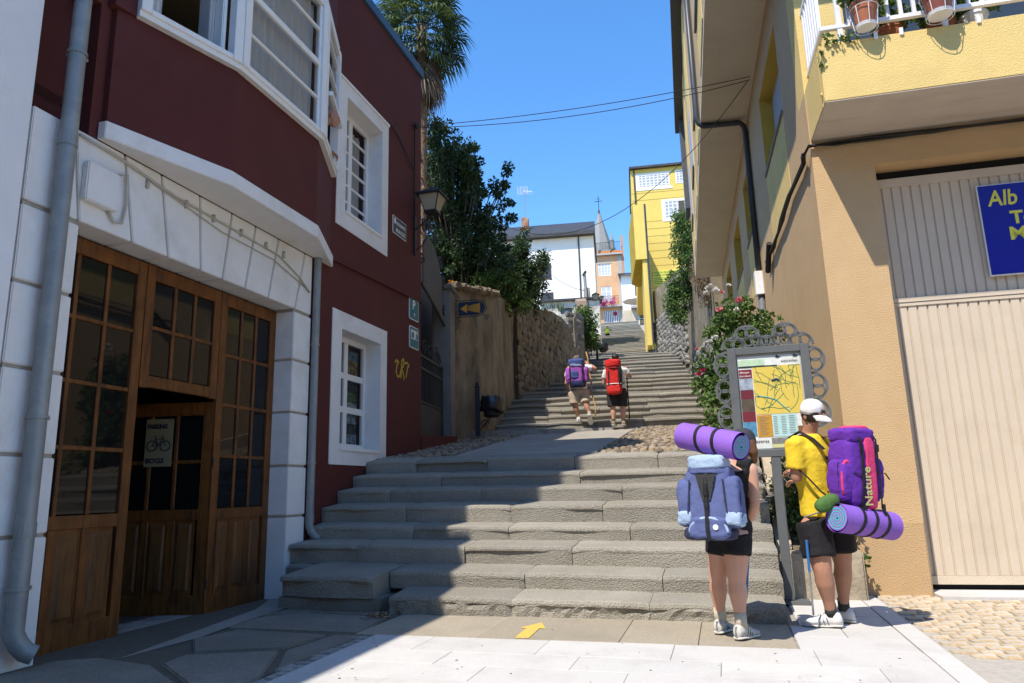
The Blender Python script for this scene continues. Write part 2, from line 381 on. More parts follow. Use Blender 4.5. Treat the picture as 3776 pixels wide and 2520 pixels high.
op = door_leaf(1.05, 2.17, 1.055, 3, 2); op.location = (TD - B[0] - 0.03, 6.385 - B[1], zb); op.rotation_euler = (0, 0, R(180 - 76)); op.scale = (-1, 1, 1)
op.name = 'door_leaf'; op['label'] = 'wooden door leaf standing open with a bicycle parking notice'
for z in (0.28, 1.5):
    MB().tube([(0.0, 1.0, z - 0.05), (0.0, 1.0, z + 0.05)], 0.012, 6).build('hinge', BLACK_METAL, mh).location = (TD - B[0], 5.39 - B[1], 0)
# notice on the open leaf: paper, bicycle drawing, lettering
PAPER = mat('paper_cream', (0.23, 0.20, 0.115), (0.2, 0.175, 0.1), scale=3)
INK = mat('dark_ink', (0.015, 0.016, 0.03), (0.02, 0.02, 0.04), scale=9)
pn = MB().box((-0.001, 0.42, 1.50), (0.004, 0.715, 2.00)).build('notice', PAPER, op)
rot_n = basis((0, -1, 0), (0, 0, 1))
bk = MB()
def wheel(mb, cy, cz, r_, x): mb.tube([(x, cy + r_ * math.cos(a * math.pi / 10), cz + r_ * math.sin(a * math.pi / 10)) for a in range(21)], 0.007, 6, cap=False)
for cy in (0.65, 0.485): wheel(bk, cy, 1.54, 0.062, 0.006)
for a, b in (((0.65, 1.54), (0.605, 1.62)), ((0.605, 1.62), (0.525, 1.635)), ((0.605, 1.62), (0.575, 1.54)), ((0.575, 1.54), (0.525, 1.635)), ((0.65, 1.54), (0.575, 1.54)), ((0.485, 1.54), (0.52, 1.66)), ((0.52, 1.66), (0.545, 1.665)), ((0.605, 1.62), (0.615, 1.655)), ((0.63, 1.655), (0.595, 1.658))):
    bk.tube([(0.006, *a), (0.006, *b)], 0.005, 5)
bk.v = [(x, .567 + (y - .567) * .86, 1.75 + (z - 1.58) * .86) for x, y, z in bk.v]
bk.build('bicycle_drawing', INK, pn)
# lettering faces the street (the mirrored leaf keeps +x outward)
def notice_text(body, z):
    t_ = text_mesh('lettering', body, 0.064, INK, pn, (0.006, 0.70, z), rot_n, 0.001, bold=0.004, sx=0.80); return t_
notice_text('PARKING', 1.90); notice_text('BICYCLE', 1.54)

# ---- bay
ring_o = [(-4.80, 4.38), (-4.43, 5.55), (-4.43, 7.13), (-4.85, 8.2)]
def bay_poly(d):   # outline moved outward by d, closed at the wall, counter-clockwise
    return [(TF, 4.38 - d), (-4.80 + d, 4.38 - d), (-4.43 + d, 5.55 - d * 0.2), (-4.43 + d, 7.13 + d * 0.2), (-4.85 + d, 8.2 + d), (TF, 8.2 + d)][::-1]
def ccw(p):
    a = sum(p[i][0] * p[(i + 1) % len(p)][1] - p[(i + 1) % len(p)][0] * p[i][1] for i in range(len(p)))
    return p if a > 0 else p[::-1]
def bprism(d, z0, z1, name, m, **k): return mhb(MB().prism(ccw(bay_poly(d)), z0, z1), name, m, **k)
bprism(0.0, 4.152, 4.31, 'bay_slab', WHITE_PLASTER, bevel=0.006)
bprism(-0.03, 4.31, 5.415, 'bay_wall', MAROON)
sill = MB(); P_ = [(-4.745, 4.55), (-4.43, 5.55), (-4.43, 7.13), (-4.82, 8.12)]
def offs(p, d):
    n = len(p); o = []
    for i in range(n):
        a = Vector(p[max(i - 1, 0)]); b = Vector(p[min(i + 1, n - 1)]); t_ = (b - a).normalized(); o.append((p[i][0] + t_.y * d, p[i][1] - t_.x * d))
    return o
o_, i_ = offs(P_, 0.03), offs(P_, -0.12)
for k in range(3):
    sill.prism(ccw([o_[k], o_[k + 1], i_[k + 1], i_[k]]), 5.418, 5.475)
mhb(sill, 'sill', WHITE_PAINT)
hd = MB()
for k in range(3): hd.prism(ccw([o_[k], o_[k + 1], i_[k + 1], i_[k]]), 7.30, 7.42)
mhb(hd, 'window_head', WHITE_PAINT)
bprism(-0.02, 7.42, 8.31, 'bay_wall', MAROON)
mhb(MB().prism(ccw([(TF, 4.36), (-4.80, 4.36), (-4.755, 4.545), (-4.80, 4.60), (TF, 4.6)]), 5.415, 7.42), 'bay_wall', MAROON)

def bay_window(p, q, z0, z1, cols, rows, thick_row=None, open_gap=None, name='window'):
    """sash window between two plan points; rows are bar heights"""
    p = Vector((*p, 0)); q = Vector((*q, 0)); L = (q - p).length; u = (q - p) / L; n = Vector((u.y, -u.x, 0))
    m = Matrix((u, n, Vector((0, 0, 1)))).transposed()
    f = MB()
    def bar(a, b, c, d, th=0.07, dep=0.0): f.obox(p + u * ((a + b) / 2) + Vector((0, 0, (c + d) / 2)) + n * dep, (b - a, th, d - c), m)
    bar(0, 0.10, z0, z1, 0.12); bar(L - 0.10, L, z0, z1, 0.12)
    bar(0.10, L - 0.10, z0, z0 + 0.055, 0.10); bar(0.10, L - 0.10, z1 - 0.08, z1, 0.10)
    if not open_gap:
        for z, hgt in rows: bar(0.10, L - 0.10, z - hgt / 2, z + hgt / 2, 0.05, 0.0)
        for c in cols: bar(c * L - 0.02, c * L + 0.02, z0 + 0.055, z1 - 0.08, 0.044, 0.0)
    w = mhb(f, name, WHITE_PAINT, bevel=0.006, bseg=1)
    if not open_gap:
        g = MB(); g.obox(p + u * (L / 2) + Vector((0, 0, (z0 + z1) / 2)), (L - 0.2, 0.006, z1 - z0 - 0.13), m); g.build('pane', GLASS_CLEAR, w, B)
    return w, p, u, n, L, m
GLASS_CLEAR = bpy.data.materials.new('clear_glass'); GLASS_CLEAR.use_nodes = True
_p = GLASS_CLEAR.node_tree.nodes['Principled BSDF']; _t = GLASS_CLEAR.node_tree.nodes.new('ShaderNodeBsdfTransparent'); _m = GLASS_CLEAR.node_tree.nodes.new('ShaderNodeMixShader')
_p.inputs['Base Color'].default_value = (0.02, 0.02, 0.02, 1); _p.inputs['Roughness'].default_value = 0.02; _m.inputs[0].default_value = 0.16
_nz = GLASS_CLEAR.node_tree.nodes.new('ShaderNodeTexNoise'); _nz.inputs['Scale'].default_value = 2.0
_bp = GLASS_CLEAR.node_tree.nodes.new('ShaderNodeBump'); _bp.inputs['Strength'].default_value = 0.02
GLASS_CLEAR.node_tree.links.new(_nz.outputs['Fac'], _bp.inputs['Height']); GLASS_CLEAR.node_tree.links.new(_bp.outputs['Normal'], _p.inputs['Normal'])
_l = GLASS_CLEAR.node_tree.links; _l.new(_t.outputs[0], _m.inputs[1]); _l.new(_p.outputs[0], _m.inputs[2]); _l.new(_m.outputs[0], GLASS_CLEAR.node_tree.nodes['Material Output'].inputs['Surface'])

def curtain(parent, p, u, n, a, b, z0, z1, depth=-0.09, folds=9, name='curtain', m=None):
    vs = []; fs = []; N = folds * 6
    for k in range(N + 1):
        x = a + (b - a) * k / N; d = depth + 0.022 * math.sin(k / 6 * 2 * math.pi) + 0.008 * math.sin(k * 0.77)
        for z in (z0, z1): q = p + u * x + n * d; vs.append((q.x, q.y, z))
    for k in range(N): fs.append((2 * k, 2 * k + 2, 2 * k + 3, 2 * k + 1))
    return MB().add(vs, fs).build(name, m or CURTAIN, parent, B, smooth=True)
# left chamfer: casements thrown open
w, p, u, n, L, m_ = bay_window(P_[0], P_[1], 5.475, 7.30, (), (), open_gap=True)
w['label'] = 'open casement window at the left of the bay'
curtain(w, p, u, n, 0.10, 0.27, 5.53, 7.25, -0.12, 3)
sh = MB(); sh.obox(p + u * (L - 0.15) - n * 0.28 + Vector((0, 0, 6.38)), (0.05, 0.44, 1.78), m_); sh.build('casement', WHITE_PAINT, w, B, bevel=0.01)
curtain(w, p, u, n, L - 0.24, L - 0.17, 5.53, 7.25, -0.2, 2)
# front: sash with rails and curtain
w, p, u, n, L, m_ = bay_window(P_[1], P_[2], 5.475, 7.30, (0.93,), ((5.92, 0.035), (6.40, 0.075), (6.86, 0.035)))
curtain(w, p, u, n, 0.10, L * 0.93, 5.52, 7.25, -0.10, 11)
# right chamfer: upper sash and hopper, the lower light open for the man who leans out
w, p, u, n, L, m_ = bay_window(P_[2], P_[3], 5.475, 7.30, (), (), open_gap=True)
f2 = MB()
for z in (6.22, 6.62, 7.02): f2.obox(p + u * (L / 2) + n * 0.01 + Vector((0, 0, z)), (L - 0.2, 0.05, 0.035), m_)
hm = m_ @ Matrix.Rotation(R(-18), 3, 'X')
f2.obox(p + u * (L / 2) + n * 0.09 + Vector((0, 0, 6.12)), (L - 0.2, 0.045, 0.06), m_)
f2.build('sash_bar', WHITE_PAINT, w, B)
g2 = MB(); g2.obox(p + u * (L / 2) + Vector((0, 0, 6.72)), (L - 0.2, 0.006, 0.98), m_); g2.build('pane', GLASS_CLEAR, w, B)
for i in (1, 2):
    q = P_[i]; MB().tube([(q[0] - 0.01, q[1], 5.475), (q[0] - 0.01, q[1], 7.3)], 0.05, 8).build('mullion', WHITE_PAINT, mh, B)

# ---- two windows in the maroon wall: white painted surround, deep reveal, white frame
def wall_window(o, sur, rows, cols, label):
    s0, s1, z0, z1 = o; a0, a1, c0, c1 = sur
    f = MB(); e = TF + 0.012
    f.box((TF - 0.01, a0, c0), (e, a1, z0)).box((TF - 0.01, a0, z1), (e, a1, c1)).box((TF - 0.01, a0, z0), (e, s0, z1)).box((TF - 0.01, s1, z0), (e, a1, z1))
    su = mhb(f, 'window_surround', WHITE_PLASTER)
    mhb(MB().box((TF - 0.30, s0 - 0.02, z0 - 0.02), (TF - 0.002, s0 + 0.005, z1 + 0.02)).box((TF - 0.30, s1 - 0.005, z0 - 0.02), (TF - 0.002, s1 + 0.02, z1 + 0.02)).box((TF - 0.30, s0 + 0.005, z1 - 0.005), (TF - 0.002, s1 - 0.005, z1 + 0.02)), 'reveal', WHITE_PLASTER)
    mhb(MB().box((TF - 0.30, s0, z0 - 0.04), (TF + 0.03, s1, z0 + 0.012)), 'sill', WHITE_PAINT, bevel=0.006)
    d = TF - 0.24; fr = MB(); th = 0.05
    fr.box((d - th, s0, z0 + 0.012), (d, s0 + 0.07, z1)).box((d - th, s1 - 0.07, z0 + 0.012), (d, s1, z1)).box((d - th, s0 + 0.07, z0 + 0.012), (d, s1 - 0.07, z0 + 0.09)).box((d - th, s0 + 0.07, z1 - 0.08), (d, s1 - 0.07, z1))
    mid = (s0 + s1) / 2; fr.box((d - th + .004, mid - 0.05, z0 + 0.09), (d - .004, mid + 0.05, z1 - 0.08))
    for k in range(1, rows):
        z = z0 + 0.09 + (z1 - z0 - 0.17) * k / rows; fr.box((d - th + .01, s0 + 0.07, z - cols), (d - .008, mid - 0.05, z + cols)).box((d - th + .01, mid + 0.05, z - cols), (d - .008, s1 - 0.07, z + cols))
    w = mhb(fr, 'window', WHITE_PAINT, bevel=0.004, bseg=1); w['label'] = label
    for a, b in ((s0 + 0.07, mid - 0.05), (mid + 0.05, s1 - 0.07)):
        for k in range(rows):
            h_ = (z1 - z0 - 0.17) / rows; MB().box((d - 0.03, a + .004, z0 + 0.09 + h_ * k), (d - 0.024, b - .004, z0 + 0.09 + h_ * (k + 1))).build('pane', GLASS_CLEAR, w, B)
    mhb(MB().box((d - 0.5, s0 - 0.2, z0 - 0.2), (d - 0.45, s1 + 0.2, z1 + 0.2)), 'dark_room_sheet', DARK_ROOM)  # dark sheet behind the panes, standing in for the unlit room
    return w, d
lw, d_ = wall_window(LW, (8.275, 9.915, 1.52, 3.61), 3, 0.045, 'ground floor window filled with postcards and pictures')
uw, d2_ = wall_window(UW, (8.285, 9.89, 4.83, 7.09), 6, 0.018, 'upper window with small panes and lace curtain')
mhb(MB().box((TF, 8.27, 7.09), (TF + 0.03, 9.90, 7.13)), 'window_cap', WHITE_PAINT)
curtain(uw, Vector((d2_ - 0.12, 8.62, 0)), Vector((0, 1, 0)), Vector((1, 0, 0)), 0, 0.98, 5.15, 6.75, 0, 8)
# pictures behind the lower panes
rr = random.Random(3)
for a, b in ((8.61, 9.06), (9.17, 9.62)):
    for k in range(3):
        z0 = LW[2] + 0.10 + k * 0.47
        for j in range(3):
            c_ = rr.choice([(0.35, 0.45, 0.5), (0.45, 0.33, 0.12), (0.12, 0.2, 0.08), (0.5, 0.5, 0.45), (0.1, 0.09, 0.08), (0.16, 0.3, 0.34)])
            MB().box((d_ - 0.09, a + 0.02, z0 + j * 0.15), (d_ - 0.085, b - 0.02, z0 + j * 0.15 + 0.145)).build('picture', mat('picture_%d%d%d' % (int(a * 10), k, j), c_, [q * 0.25 for q in c_], scale=14, amount=0.25), lw, B)

# ---- lintel fittings: meter box with cable loops, cable along the soffit
mb = MB().box((TF, 4.27, 3.56), (TF + 0.07, 4.60, 3.90)); mhb(mb, 'meter_box', WHITE_PLASTER, bevel=0.01)
cb = MB()
cb.tube([(TF + .02, 4.20, 4.10), (TF + .02, 4.6, 4.08), (TF + .015, 5.3, 4.0), (TF + .012, 6.2, 3.97), (TF + .012, 7.0, 3.94), (TF + .012, 7.45, 3.80), (TF + .02, 7.68, 3.66)], 0.012, 6)
cb.tube([(TF + .02, 4.62, 3.92), (TF + .03, 4.70, 3.96), (TF + .03, 4.72, 3.7), (TF + .03, 4.69, 3.50), (TF + .03, 4.60, 3.48), (TF + .02, 4.54, 3.56)], 0.012, 6)
cb.tube([(TF + .015, 5.0, 4.02), (TF + .012, 6.0, 3.88), (TF + .012, 6.9, 3.86), (TF + .015, 7.6, 3.70)], 0.007, 5)
for s_ in (4.95, 5.45, 5.85, 6.3, 6.75, 7.1): cb.box((TF, s_ - 0.012, 3.94), (TF + .03, s_ + 0.012, 4.02))
mhb(cb, 'cable', mat('whitewashed_cable', (0.50, 0.46, 0.38), (0.42, 0.38, 0.3), scale=8), smooth=True)

# ---------------------------------------------------------------- drainpipes
def pipe(name, label, t_, s_, z0, z1, r_, brackets, kick, joints):
    o = thing(name, label, 'drainpipe', (t_, s_, z0), STREET, 'zinc drainpipes on the maroon house'); b = (t_, s_, z0)
    pts = [(t_, s_, z1), (t_, s_, z0 + 0.22), (t_, s_, z0 + 0.17), (t_ + kick[0] * .25, s_ + kick[1] * .25, z0 + 0.10), (t_ + kick[0] * .6, s_ + kick[1] * .6, z0 + 0.045), (t_ + kick[0], s_ + kick[1], z0 + 0.02)]
    MB().tube(pts, [r_, r_, r_ * 1.03, r_ * 1.05, r_ * 1.02, r_], 16, cap=False).build('pipe', ZINC, o, b, smooth=True)
    for z in joints: MB().lathe([(r_ + .001, -.05), (r_ + .006, -.05), (r_ + .006, .05), (r_ + .001, .05)], (t_, s_, z), 16).build('collar', ZINC, o, b, smooth=False)
    for z in brackets:
        k = MB(); k.lathe([(r_ + .001, -.012), (r_ + .01, -.012), (r_ + .01, .012), (r_ + .001, .012)], (t_, s_, z), 16)
        k.box((TF, s_ - 0.02, z - 0.01), (t_ - r_ * .8, s_ + 0.02, z + 0.01)).box((t_ - 0.02, s_ + r_, z - .012), (t_ + 0.0, s_ + r_ + .04, z + .012)); k.build('bracket', ZINC, o, b)
    return o
pipe('drainpipe', 'thick grey zinc drainpipe on the white pilaster left of the doors', -4.79, 4.035, 0.08, 6.5, 0.065, (0.55, 1.75, 4.72), (0.09, 0.10), (0.95, 3.95))
pipe('drainpipe', 'short zinc drainpipe between the right pilaster and the maroon wall', -4.835, 7.80, 0.60, 4.15, 0.048, (1.52, 3.0), (0.10, 0.06), (0.86,))

# ---------------------------------------------------------------- ground and paving
STONE = worn('step_granite', (0.36, 0.33, 0.27), (0.185, 0.165, 0.13), (0.35, 0.325, 0.275), scale=75, stain_scale=1.6, stain_pos=(0.42, 0.85), bump=0.9, bscale=70, per_object=0.10)
ROUGH_STONE = worn('rough_hewn_granite', (0.33, 0.27, 0.18), (0.20, 0.17, 0.12), (0.38, 0.34, 0.27), scale=14, stain_scale=5, stain_pos=(0.4, 0.7), bump=1.0, bscale=40, per_object=0.08)
PALE_GRANITE = worn('pale_granite_slab', (0.53, 0.51, 0.48), (0.47, 0.45, 0.425), (0.39, 0.37, 0.345), scale=50, stain_scale=1.8, stain_pos=(0.48, 0.8), bump=0.12, bscale=200, per_object=0.05)
BEIGE_SLAB = worn('worn_beige_slab', (0.37, 0.32, 0.24), (0.28, 0.24, 0.18), (0.25, 0.215, 0.165), scale=40, stain_scale=2.0, stain_pos=(0.45, 0.8), bump=0.3, bscale=90, per_object=0.07)
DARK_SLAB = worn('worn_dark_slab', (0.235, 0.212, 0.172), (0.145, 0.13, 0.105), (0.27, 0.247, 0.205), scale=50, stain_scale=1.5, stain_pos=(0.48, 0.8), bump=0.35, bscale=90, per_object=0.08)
MORTAR = worn('grey_mortar', (0.36, 0.34, 0.31), (0.28, 0.265, 0.24), (0.2, 0.19, 0.16), scale=12, stain_scale=3, bump=0.8, bscale=60)
CONCRETE = worn('smooth_concrete', (0.33, 0.30, 0.255), (0.28, 0.255, 0.215), (0.22, 0.2, 0.17), scale=4, stain_scale=1.2, stain_pos=(0.45, 0.8), bump=0.2, bscale=70)
EARTH = worn('bare_earth', (0.16, 0.12, 0.08), (0.11, 0.085, 0.055), (0.2, 0.16, 0.1), scale=5, bump=0.8, bscale=20)

# the ground: one sheet out to the horizon, level by the steps and rising with the hill behind
def hill_z(x, y):
    t_, s_ = x * 0.9613 - y * 0.2756, x * 0.2756 + y * 0.9613
    if s_ < 9: return -0.30
    pts = [(9, -0.3), (11, 0.9), (16, 1.7), (27, 4.3), (52, 9.4), (88, 19.6), (130, 24), (260, 26), (900, 20)]
    for (a, b), (c, d) in zip(pts, pts[1:]):
        if a <= s_ <= c: z = b + (d - b) * (s_ - a) / (c - a); break
    else: z = 20
    return z
gm = MB(); xs = [-900, -300, -120, -60, -30, -15, -8, -4, 0, 4, 8, 15, 30, 60, 120, 300, 900]; ys = [-900, -200, -40, -10, 2, 6, 8, 9, 10, 11, 12, 14, 16, 18, 20, 23, 27, 32, 38, 45, 52, 60, 70, 80, 88, 95, 110, 130, 180, 260, 500, 900]
RS = Matrix.Rotation(R(-STREET), 4, 'Z')
gv = []
for yy in ys:
    for xx in xs:
        w = RS @ Vector((xx, yy, 0)); gv.append((w.x, w.y, hill_z(w.x, w.y)))
n_ = len(xs)
gm.add(gv, [(j * n_ + i, j * n_ + i + 1, (j + 1) * n_ + i + 1, (j + 1) * n_ + i) for j in range(len(ys) - 1) for i in range(n_ - 1)])
tag(gm.build('ground', EARTH), kind='structure')

st_ = MB().box((-40, -60, -0.25), (60, 2.46, -0.012)).build('street', worn('bounce_paving', (0.62, 0.55, 0.45), (0.55, 0.49, 0.40), (0.48, 0.42, 0.34), scale=3, stain_scale=.5)); place(st_, (0, 0, 0), STREET); tag(st_, kind='structure')  # unseen paving added behind the viewer, pale and warm to bounce light
pav = thing('pavement', None, None, (0, 5, 0), STREET, kind='structure'); PB = (0, 5, 0)
MB().box((-5.6, 2.47, -0.2), (9, 8.6, -0.016)).build('paving_bed', MORTAR, pav, PB)
def slab(t0, t1, s0, s1, m, z=0.0, parent=pav, name='slab', th=0.06, rough=0.002, gap=0.004, bevel=0.004, dz=None):
    mb = MB(); g = gap
    mb.prism([(t0 + g, s0 + g), (t1 - g, s0 + g), (t1 - g, s1 - g), (t0 + g, s1 - g)], z - th, z)
    return mb.build(name, m, parent, PB, bevel=bevel, bseg=1)
rr = random.Random(11)
rows_s = [5.67, 5.19, 4.81, 4.42, 4.03, 3.64, 3.25, 2.86, 2.47]
for i in range(len(rows_s) - 1):
    s1, s0 = rows_s[i], rows_s[i + 1]
    start = [-2.33, -2.0, -2.56, -2.15, -2.4, -1.9, -2.5, -2.2][i]
    js = [-2.86] + [start + 0.945 * k for k in range(0, 5)]
    js = [j for j in js if j < 1.15] + [1.20]
    for a, b in zip(js, js[1:]):
        if b - a > 0.06: slab(a, b, s0, s1, PALE_GRANITE, z=rr.uniform(-0.0015, 0.0015), gap=0.0015, bevel=0.0025)
# slabs beside and behind the beige strip, up to the foot of the orange house
for s0, s1, js in ((5.67, 6.12, [0.42, 1.2]), (6.12, 6.55, [0.42, 0.8, 1.2]), (6.55, 7.05, [0.5, 1.2]), (7.05, 7.6, [0.5, 0.85, 1.2]), (7.6, 8.35, [0.5, 1.2])):
    for a, b in zip(js, js[1:]): slab(a, b, s0, s1, PALE_GRANITE, z=rr.uniform(-0.002, 0.002), gap=0.003)
# kerb-like band, then setts to the right
for k in range(9): slab(1.205, 1.365, 2.5 + k * 0.72, 2.5 + (k + 1) * 0.72, PALE_GRANITE, gap=0.003)
# beige strip at the foot of the steps
for a, b in ((-3.05, -1.975), (-1.975, -0.855), (-0.855, -0.275), (-0.275, 0.41)):
    slab(a, b, 5.675, 6.66, BEIGE_SLAB, z=rr.uniform(-0.003, 0.003), gap=0.002, bevel=0.003)
# dark worn slabs below the doors: irregular outlines
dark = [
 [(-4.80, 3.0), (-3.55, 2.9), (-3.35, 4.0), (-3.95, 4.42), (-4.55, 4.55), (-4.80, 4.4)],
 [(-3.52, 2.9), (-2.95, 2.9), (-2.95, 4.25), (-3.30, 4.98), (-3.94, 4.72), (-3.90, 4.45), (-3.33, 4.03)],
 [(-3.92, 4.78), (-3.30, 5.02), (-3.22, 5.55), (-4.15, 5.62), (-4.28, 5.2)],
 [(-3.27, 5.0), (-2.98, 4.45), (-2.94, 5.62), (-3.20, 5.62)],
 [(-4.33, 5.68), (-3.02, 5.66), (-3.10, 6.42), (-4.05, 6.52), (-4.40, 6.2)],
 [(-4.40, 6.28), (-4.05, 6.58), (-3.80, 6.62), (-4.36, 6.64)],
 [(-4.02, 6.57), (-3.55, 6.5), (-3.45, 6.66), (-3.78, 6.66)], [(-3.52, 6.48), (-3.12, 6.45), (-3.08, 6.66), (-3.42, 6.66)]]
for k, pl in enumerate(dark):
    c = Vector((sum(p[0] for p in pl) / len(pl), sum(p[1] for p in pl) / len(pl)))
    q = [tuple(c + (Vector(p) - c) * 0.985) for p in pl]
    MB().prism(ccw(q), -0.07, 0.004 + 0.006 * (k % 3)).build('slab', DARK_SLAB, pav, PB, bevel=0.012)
MB().box((-5.2, 2.47, -0.1), (-2.98, 7.38, -0.009)).build('joint_fill', mat('dark_joint_soil', (0.13, 0.115, 0.09), (0.09, 0.08, 0.062), scale=12), pav, PB)
# smooth concrete apron right along the doors
MB().add([(-5.2, 3.0, -0.06), (-4.45, 3.0, -0.01), (-4.42, 4.5, -0.01), (-4.3, 5.3, 0.0), (-4.42, 6.2, 0.0), (-4.38, 6.7, 0.02), (-4.55, 7.38, 0.03), (-5.2, 7.38, -0.02)], [(0, 1, 2, 3, 4, 5, 6, 7)]).build('apron', CONCRETE, pav, PB)
# small grey setts in the wedge between dark slabs and granite
SETT = worn('grey_sett', (0.36, 0.35, 0.33), (0.28, 0.27, 0.25), (0.42, 0.40, 0.37), scale=20, stain_scale=6, bump=0.5, bscale=80, per_object=0.14)
SETT_W = worn('sandy_sett', (0.54, 0.50, 0.43), (0.46, 0.41, 0.33), (0.50, 0.34, 0.17), scale=6, stain_scale=1.3, stain_pos=(0.46, 0.6), bump=0.4, bscale=70, per_object=0.10)
sett0 = MB().box((-0.5, -0.5, -0.05), (0.5, 0.5, 0.0)).build('sett', SETT, None, bevel=0.06, bseg=1, rough=0.02, rscale=3)
sett1 = MB().box((-0.5, -0.5, -0.05), (0.5, 0.5, 0.0)).build('sett', SETT_W, None, bevel=0.05, bseg=1, rough=0.015, rscale=3)
for k in range(15):
    s_ = 5.55 - k * 0.105
    for j in range(2):
        if rr.random() < 0.95: inst(sett0, pav, (-2.965 + j * 0.068 + rr.uniform(-.006, .006) - PB[0], s_ - PB[1] + rr.uniform(-.01, .01), 0.0 + rr.uniform(-.006, .004)), (0, 0, rr.uniform(-.08, .08)), (0.062, 0.098, 1), 'sett')
setts = thing('cobbled_pavement', None, None, (2.5, 6, 0), STREET, kind='structure')
MB().box((1.37, -3, -0.12), (9, 8.6, -0.012)).build('sett_bed', mat('pale_sand_joint', (0.42, 0.39, 0.34), (0.33, 0.3, 0.26), scale=20), setts, (2.5, 6, 0))
cnt = 0; s_ = 8.28; row = 0
while s_ > 4.35 and cnt < 290:
    t_ = 1.38 + (0.09 if row % 2 else 0.0); dep = 0.125
    right = 1.38 + (8.6 - s_) * 0.18 + 1.9
    while t_ < min(right, 3.6):
        wd = rr.uniform(0.13, 0.20)
        inst(sett1, setts, (t_ + wd / 2 - 2.5, s_ - 6 + rr.uniform(-.006, .006), rr.uniform(-.004, .004)), (rr.uniform(-.02, .02), rr.uniform(-.02, .02), rr.uniform(-.04, .04)), (wd - 0.012, dep - 0.010, 1), 'sett'); cnt += 1
        t_ += wd
    s_ -= dep; row += 1
# the rest of the setts, beyond the ones picked out above
rest = MB()
for k in range(int((4.35 + 1) / 0.125)):
    for j in range(34):
        a, b = 1.4 + j * 0.165 + (0.08 if k % 2 else 0), 4.3 - k * 0.125
        rest.box((a, b - 0.055, -0.05), (a + 0.152, b + 0.055, rr.uniform(-.004, .003)))
for k in range(32):
    for j in range(30):
        a, b = 3.55 + j * 0.165, 8.28 - k * 0.125
        rest.box((a + 0.02, b - 0.055, -0.05), (a + 0.17, b + 0.055, rr.uniform(-.004, .003)))
tag(rest.build('sett_field', SETT_W, setts, (2.5, 6, 0)), kind='stuff')
bpy.data.objects.remove(sett0); bpy.data.objects.remove(sett1)
# dry leaves and grit gathered in the corner below the first step
lit = MB(); rl2 = random.Random(91)
for k in range(170):
    t_, s_ = -3.2 + rl2.gauss(0, .09), 6.45 + rl2.gauss(0, .10); a = rl2.random() * 6.28; q = rl2.uniform(.008, .026); lit.cur = rl2.randrange(3)
    lit.add([(t_, s_, .016), (t_ + math.cos(a) * q, s_ + math.sin(a) * q, .02), (t_ + math.cos(a + 1.2) * q, s_ + math.sin(a + 1.2) * q, .024), (t_ + math.cos(a + 2) * q * .6, s_ + math.sin(a + 2) * q * .6, .015)], [(0, 1, 2, 3)])
for k in range(60):
    t_, s_ = rl2.uniform(-4.6, 1.1), rl2.uniform(3.6, 6.5); a = rl2.random() * 6.28; q = rl2.uniform(.006, .016); lit.cur = rl2.randrange(3)
    lit.add([(t_, s_, .012), (t_ + math.cos(a) * q, s_ + math.sin(a) * q, .015), (t_ + math.cos(a + 1.2) * q, s_ + math.sin(a + 1.2) * q, .017), (t_ + math.cos(a + 2) * q * .6, s_ + math.sin(a + 2) * q * .6, .012)], [(0, 1, 2, 3)])
lo = lit.build('leaf_litter', [mat('dry_leaf_a', (.22, .11, .04), (.16, .08, .03)), mat('dry_leaf_b', (.34, .25, .12), (.28, .2, .1)), mat('dry_leaf_c', (.10, .07, .04), (.08, .05, .03))]); place(lo, (0, 0, 0), STREET); tag(lo, 'scattered dry leaves in the corner below the first step', 'leaf litter', kind='stuff')
# dark gum spots trodden into the pale slabs
gum = MB()
for k in range(34):
    t_, s_ = rl2.uniform(-2.7, 1.1), rl2.uniform(3.6, 5.6); q = rl2.uniform(.004, .011); gum.lathe([(q, .0), (q * .9, .0018), (0, .002)], (t_, s_, .0012), 7)
go_ = gum.build('gum_spots', mat('old_gum', (.17, .165, .16), (.13, .125, .12))); place(go_, (0, 0, 0), STREET); tag(go_, 'dark gum spots on the pale granite slabs', 'stains', kind='stuff')
# painted yellow waymark arrow, a thin coat of paint on the beige slab
YPAINT = worn('yellow_road_paint', (0.66, 0.44, 0.07), (0.58, 0.39, 0.08), (0.40, 0.33, 0.20), scale=30, stain_scale=14, stain_pos=(0.48, 0.66), bump=0.2)
ar = [(-1.670,5.687,0.010), (-1.681,6.078,0.010), (-1.741,6.088,0.010), (-1.616,6.345,0.010), (-1.517,6.084,0.010), (-1.572,6.094,0.010), (-1.557,5.688,0.010)]
ac = (sum(p[0] for p in ar) / 7, sum(p[1] for p in ar) / 7, 0.008)
aw = MB().prism(ccw([(p[0], p[1]) for p in ar]), 0.0065, 0.0078).build('painted_arrow', YPAINT, None, ac)
place(aw, ac, STREET); tag(aw, 'yellow arrow painted on the paving at the foot of the steps', 'road marking')

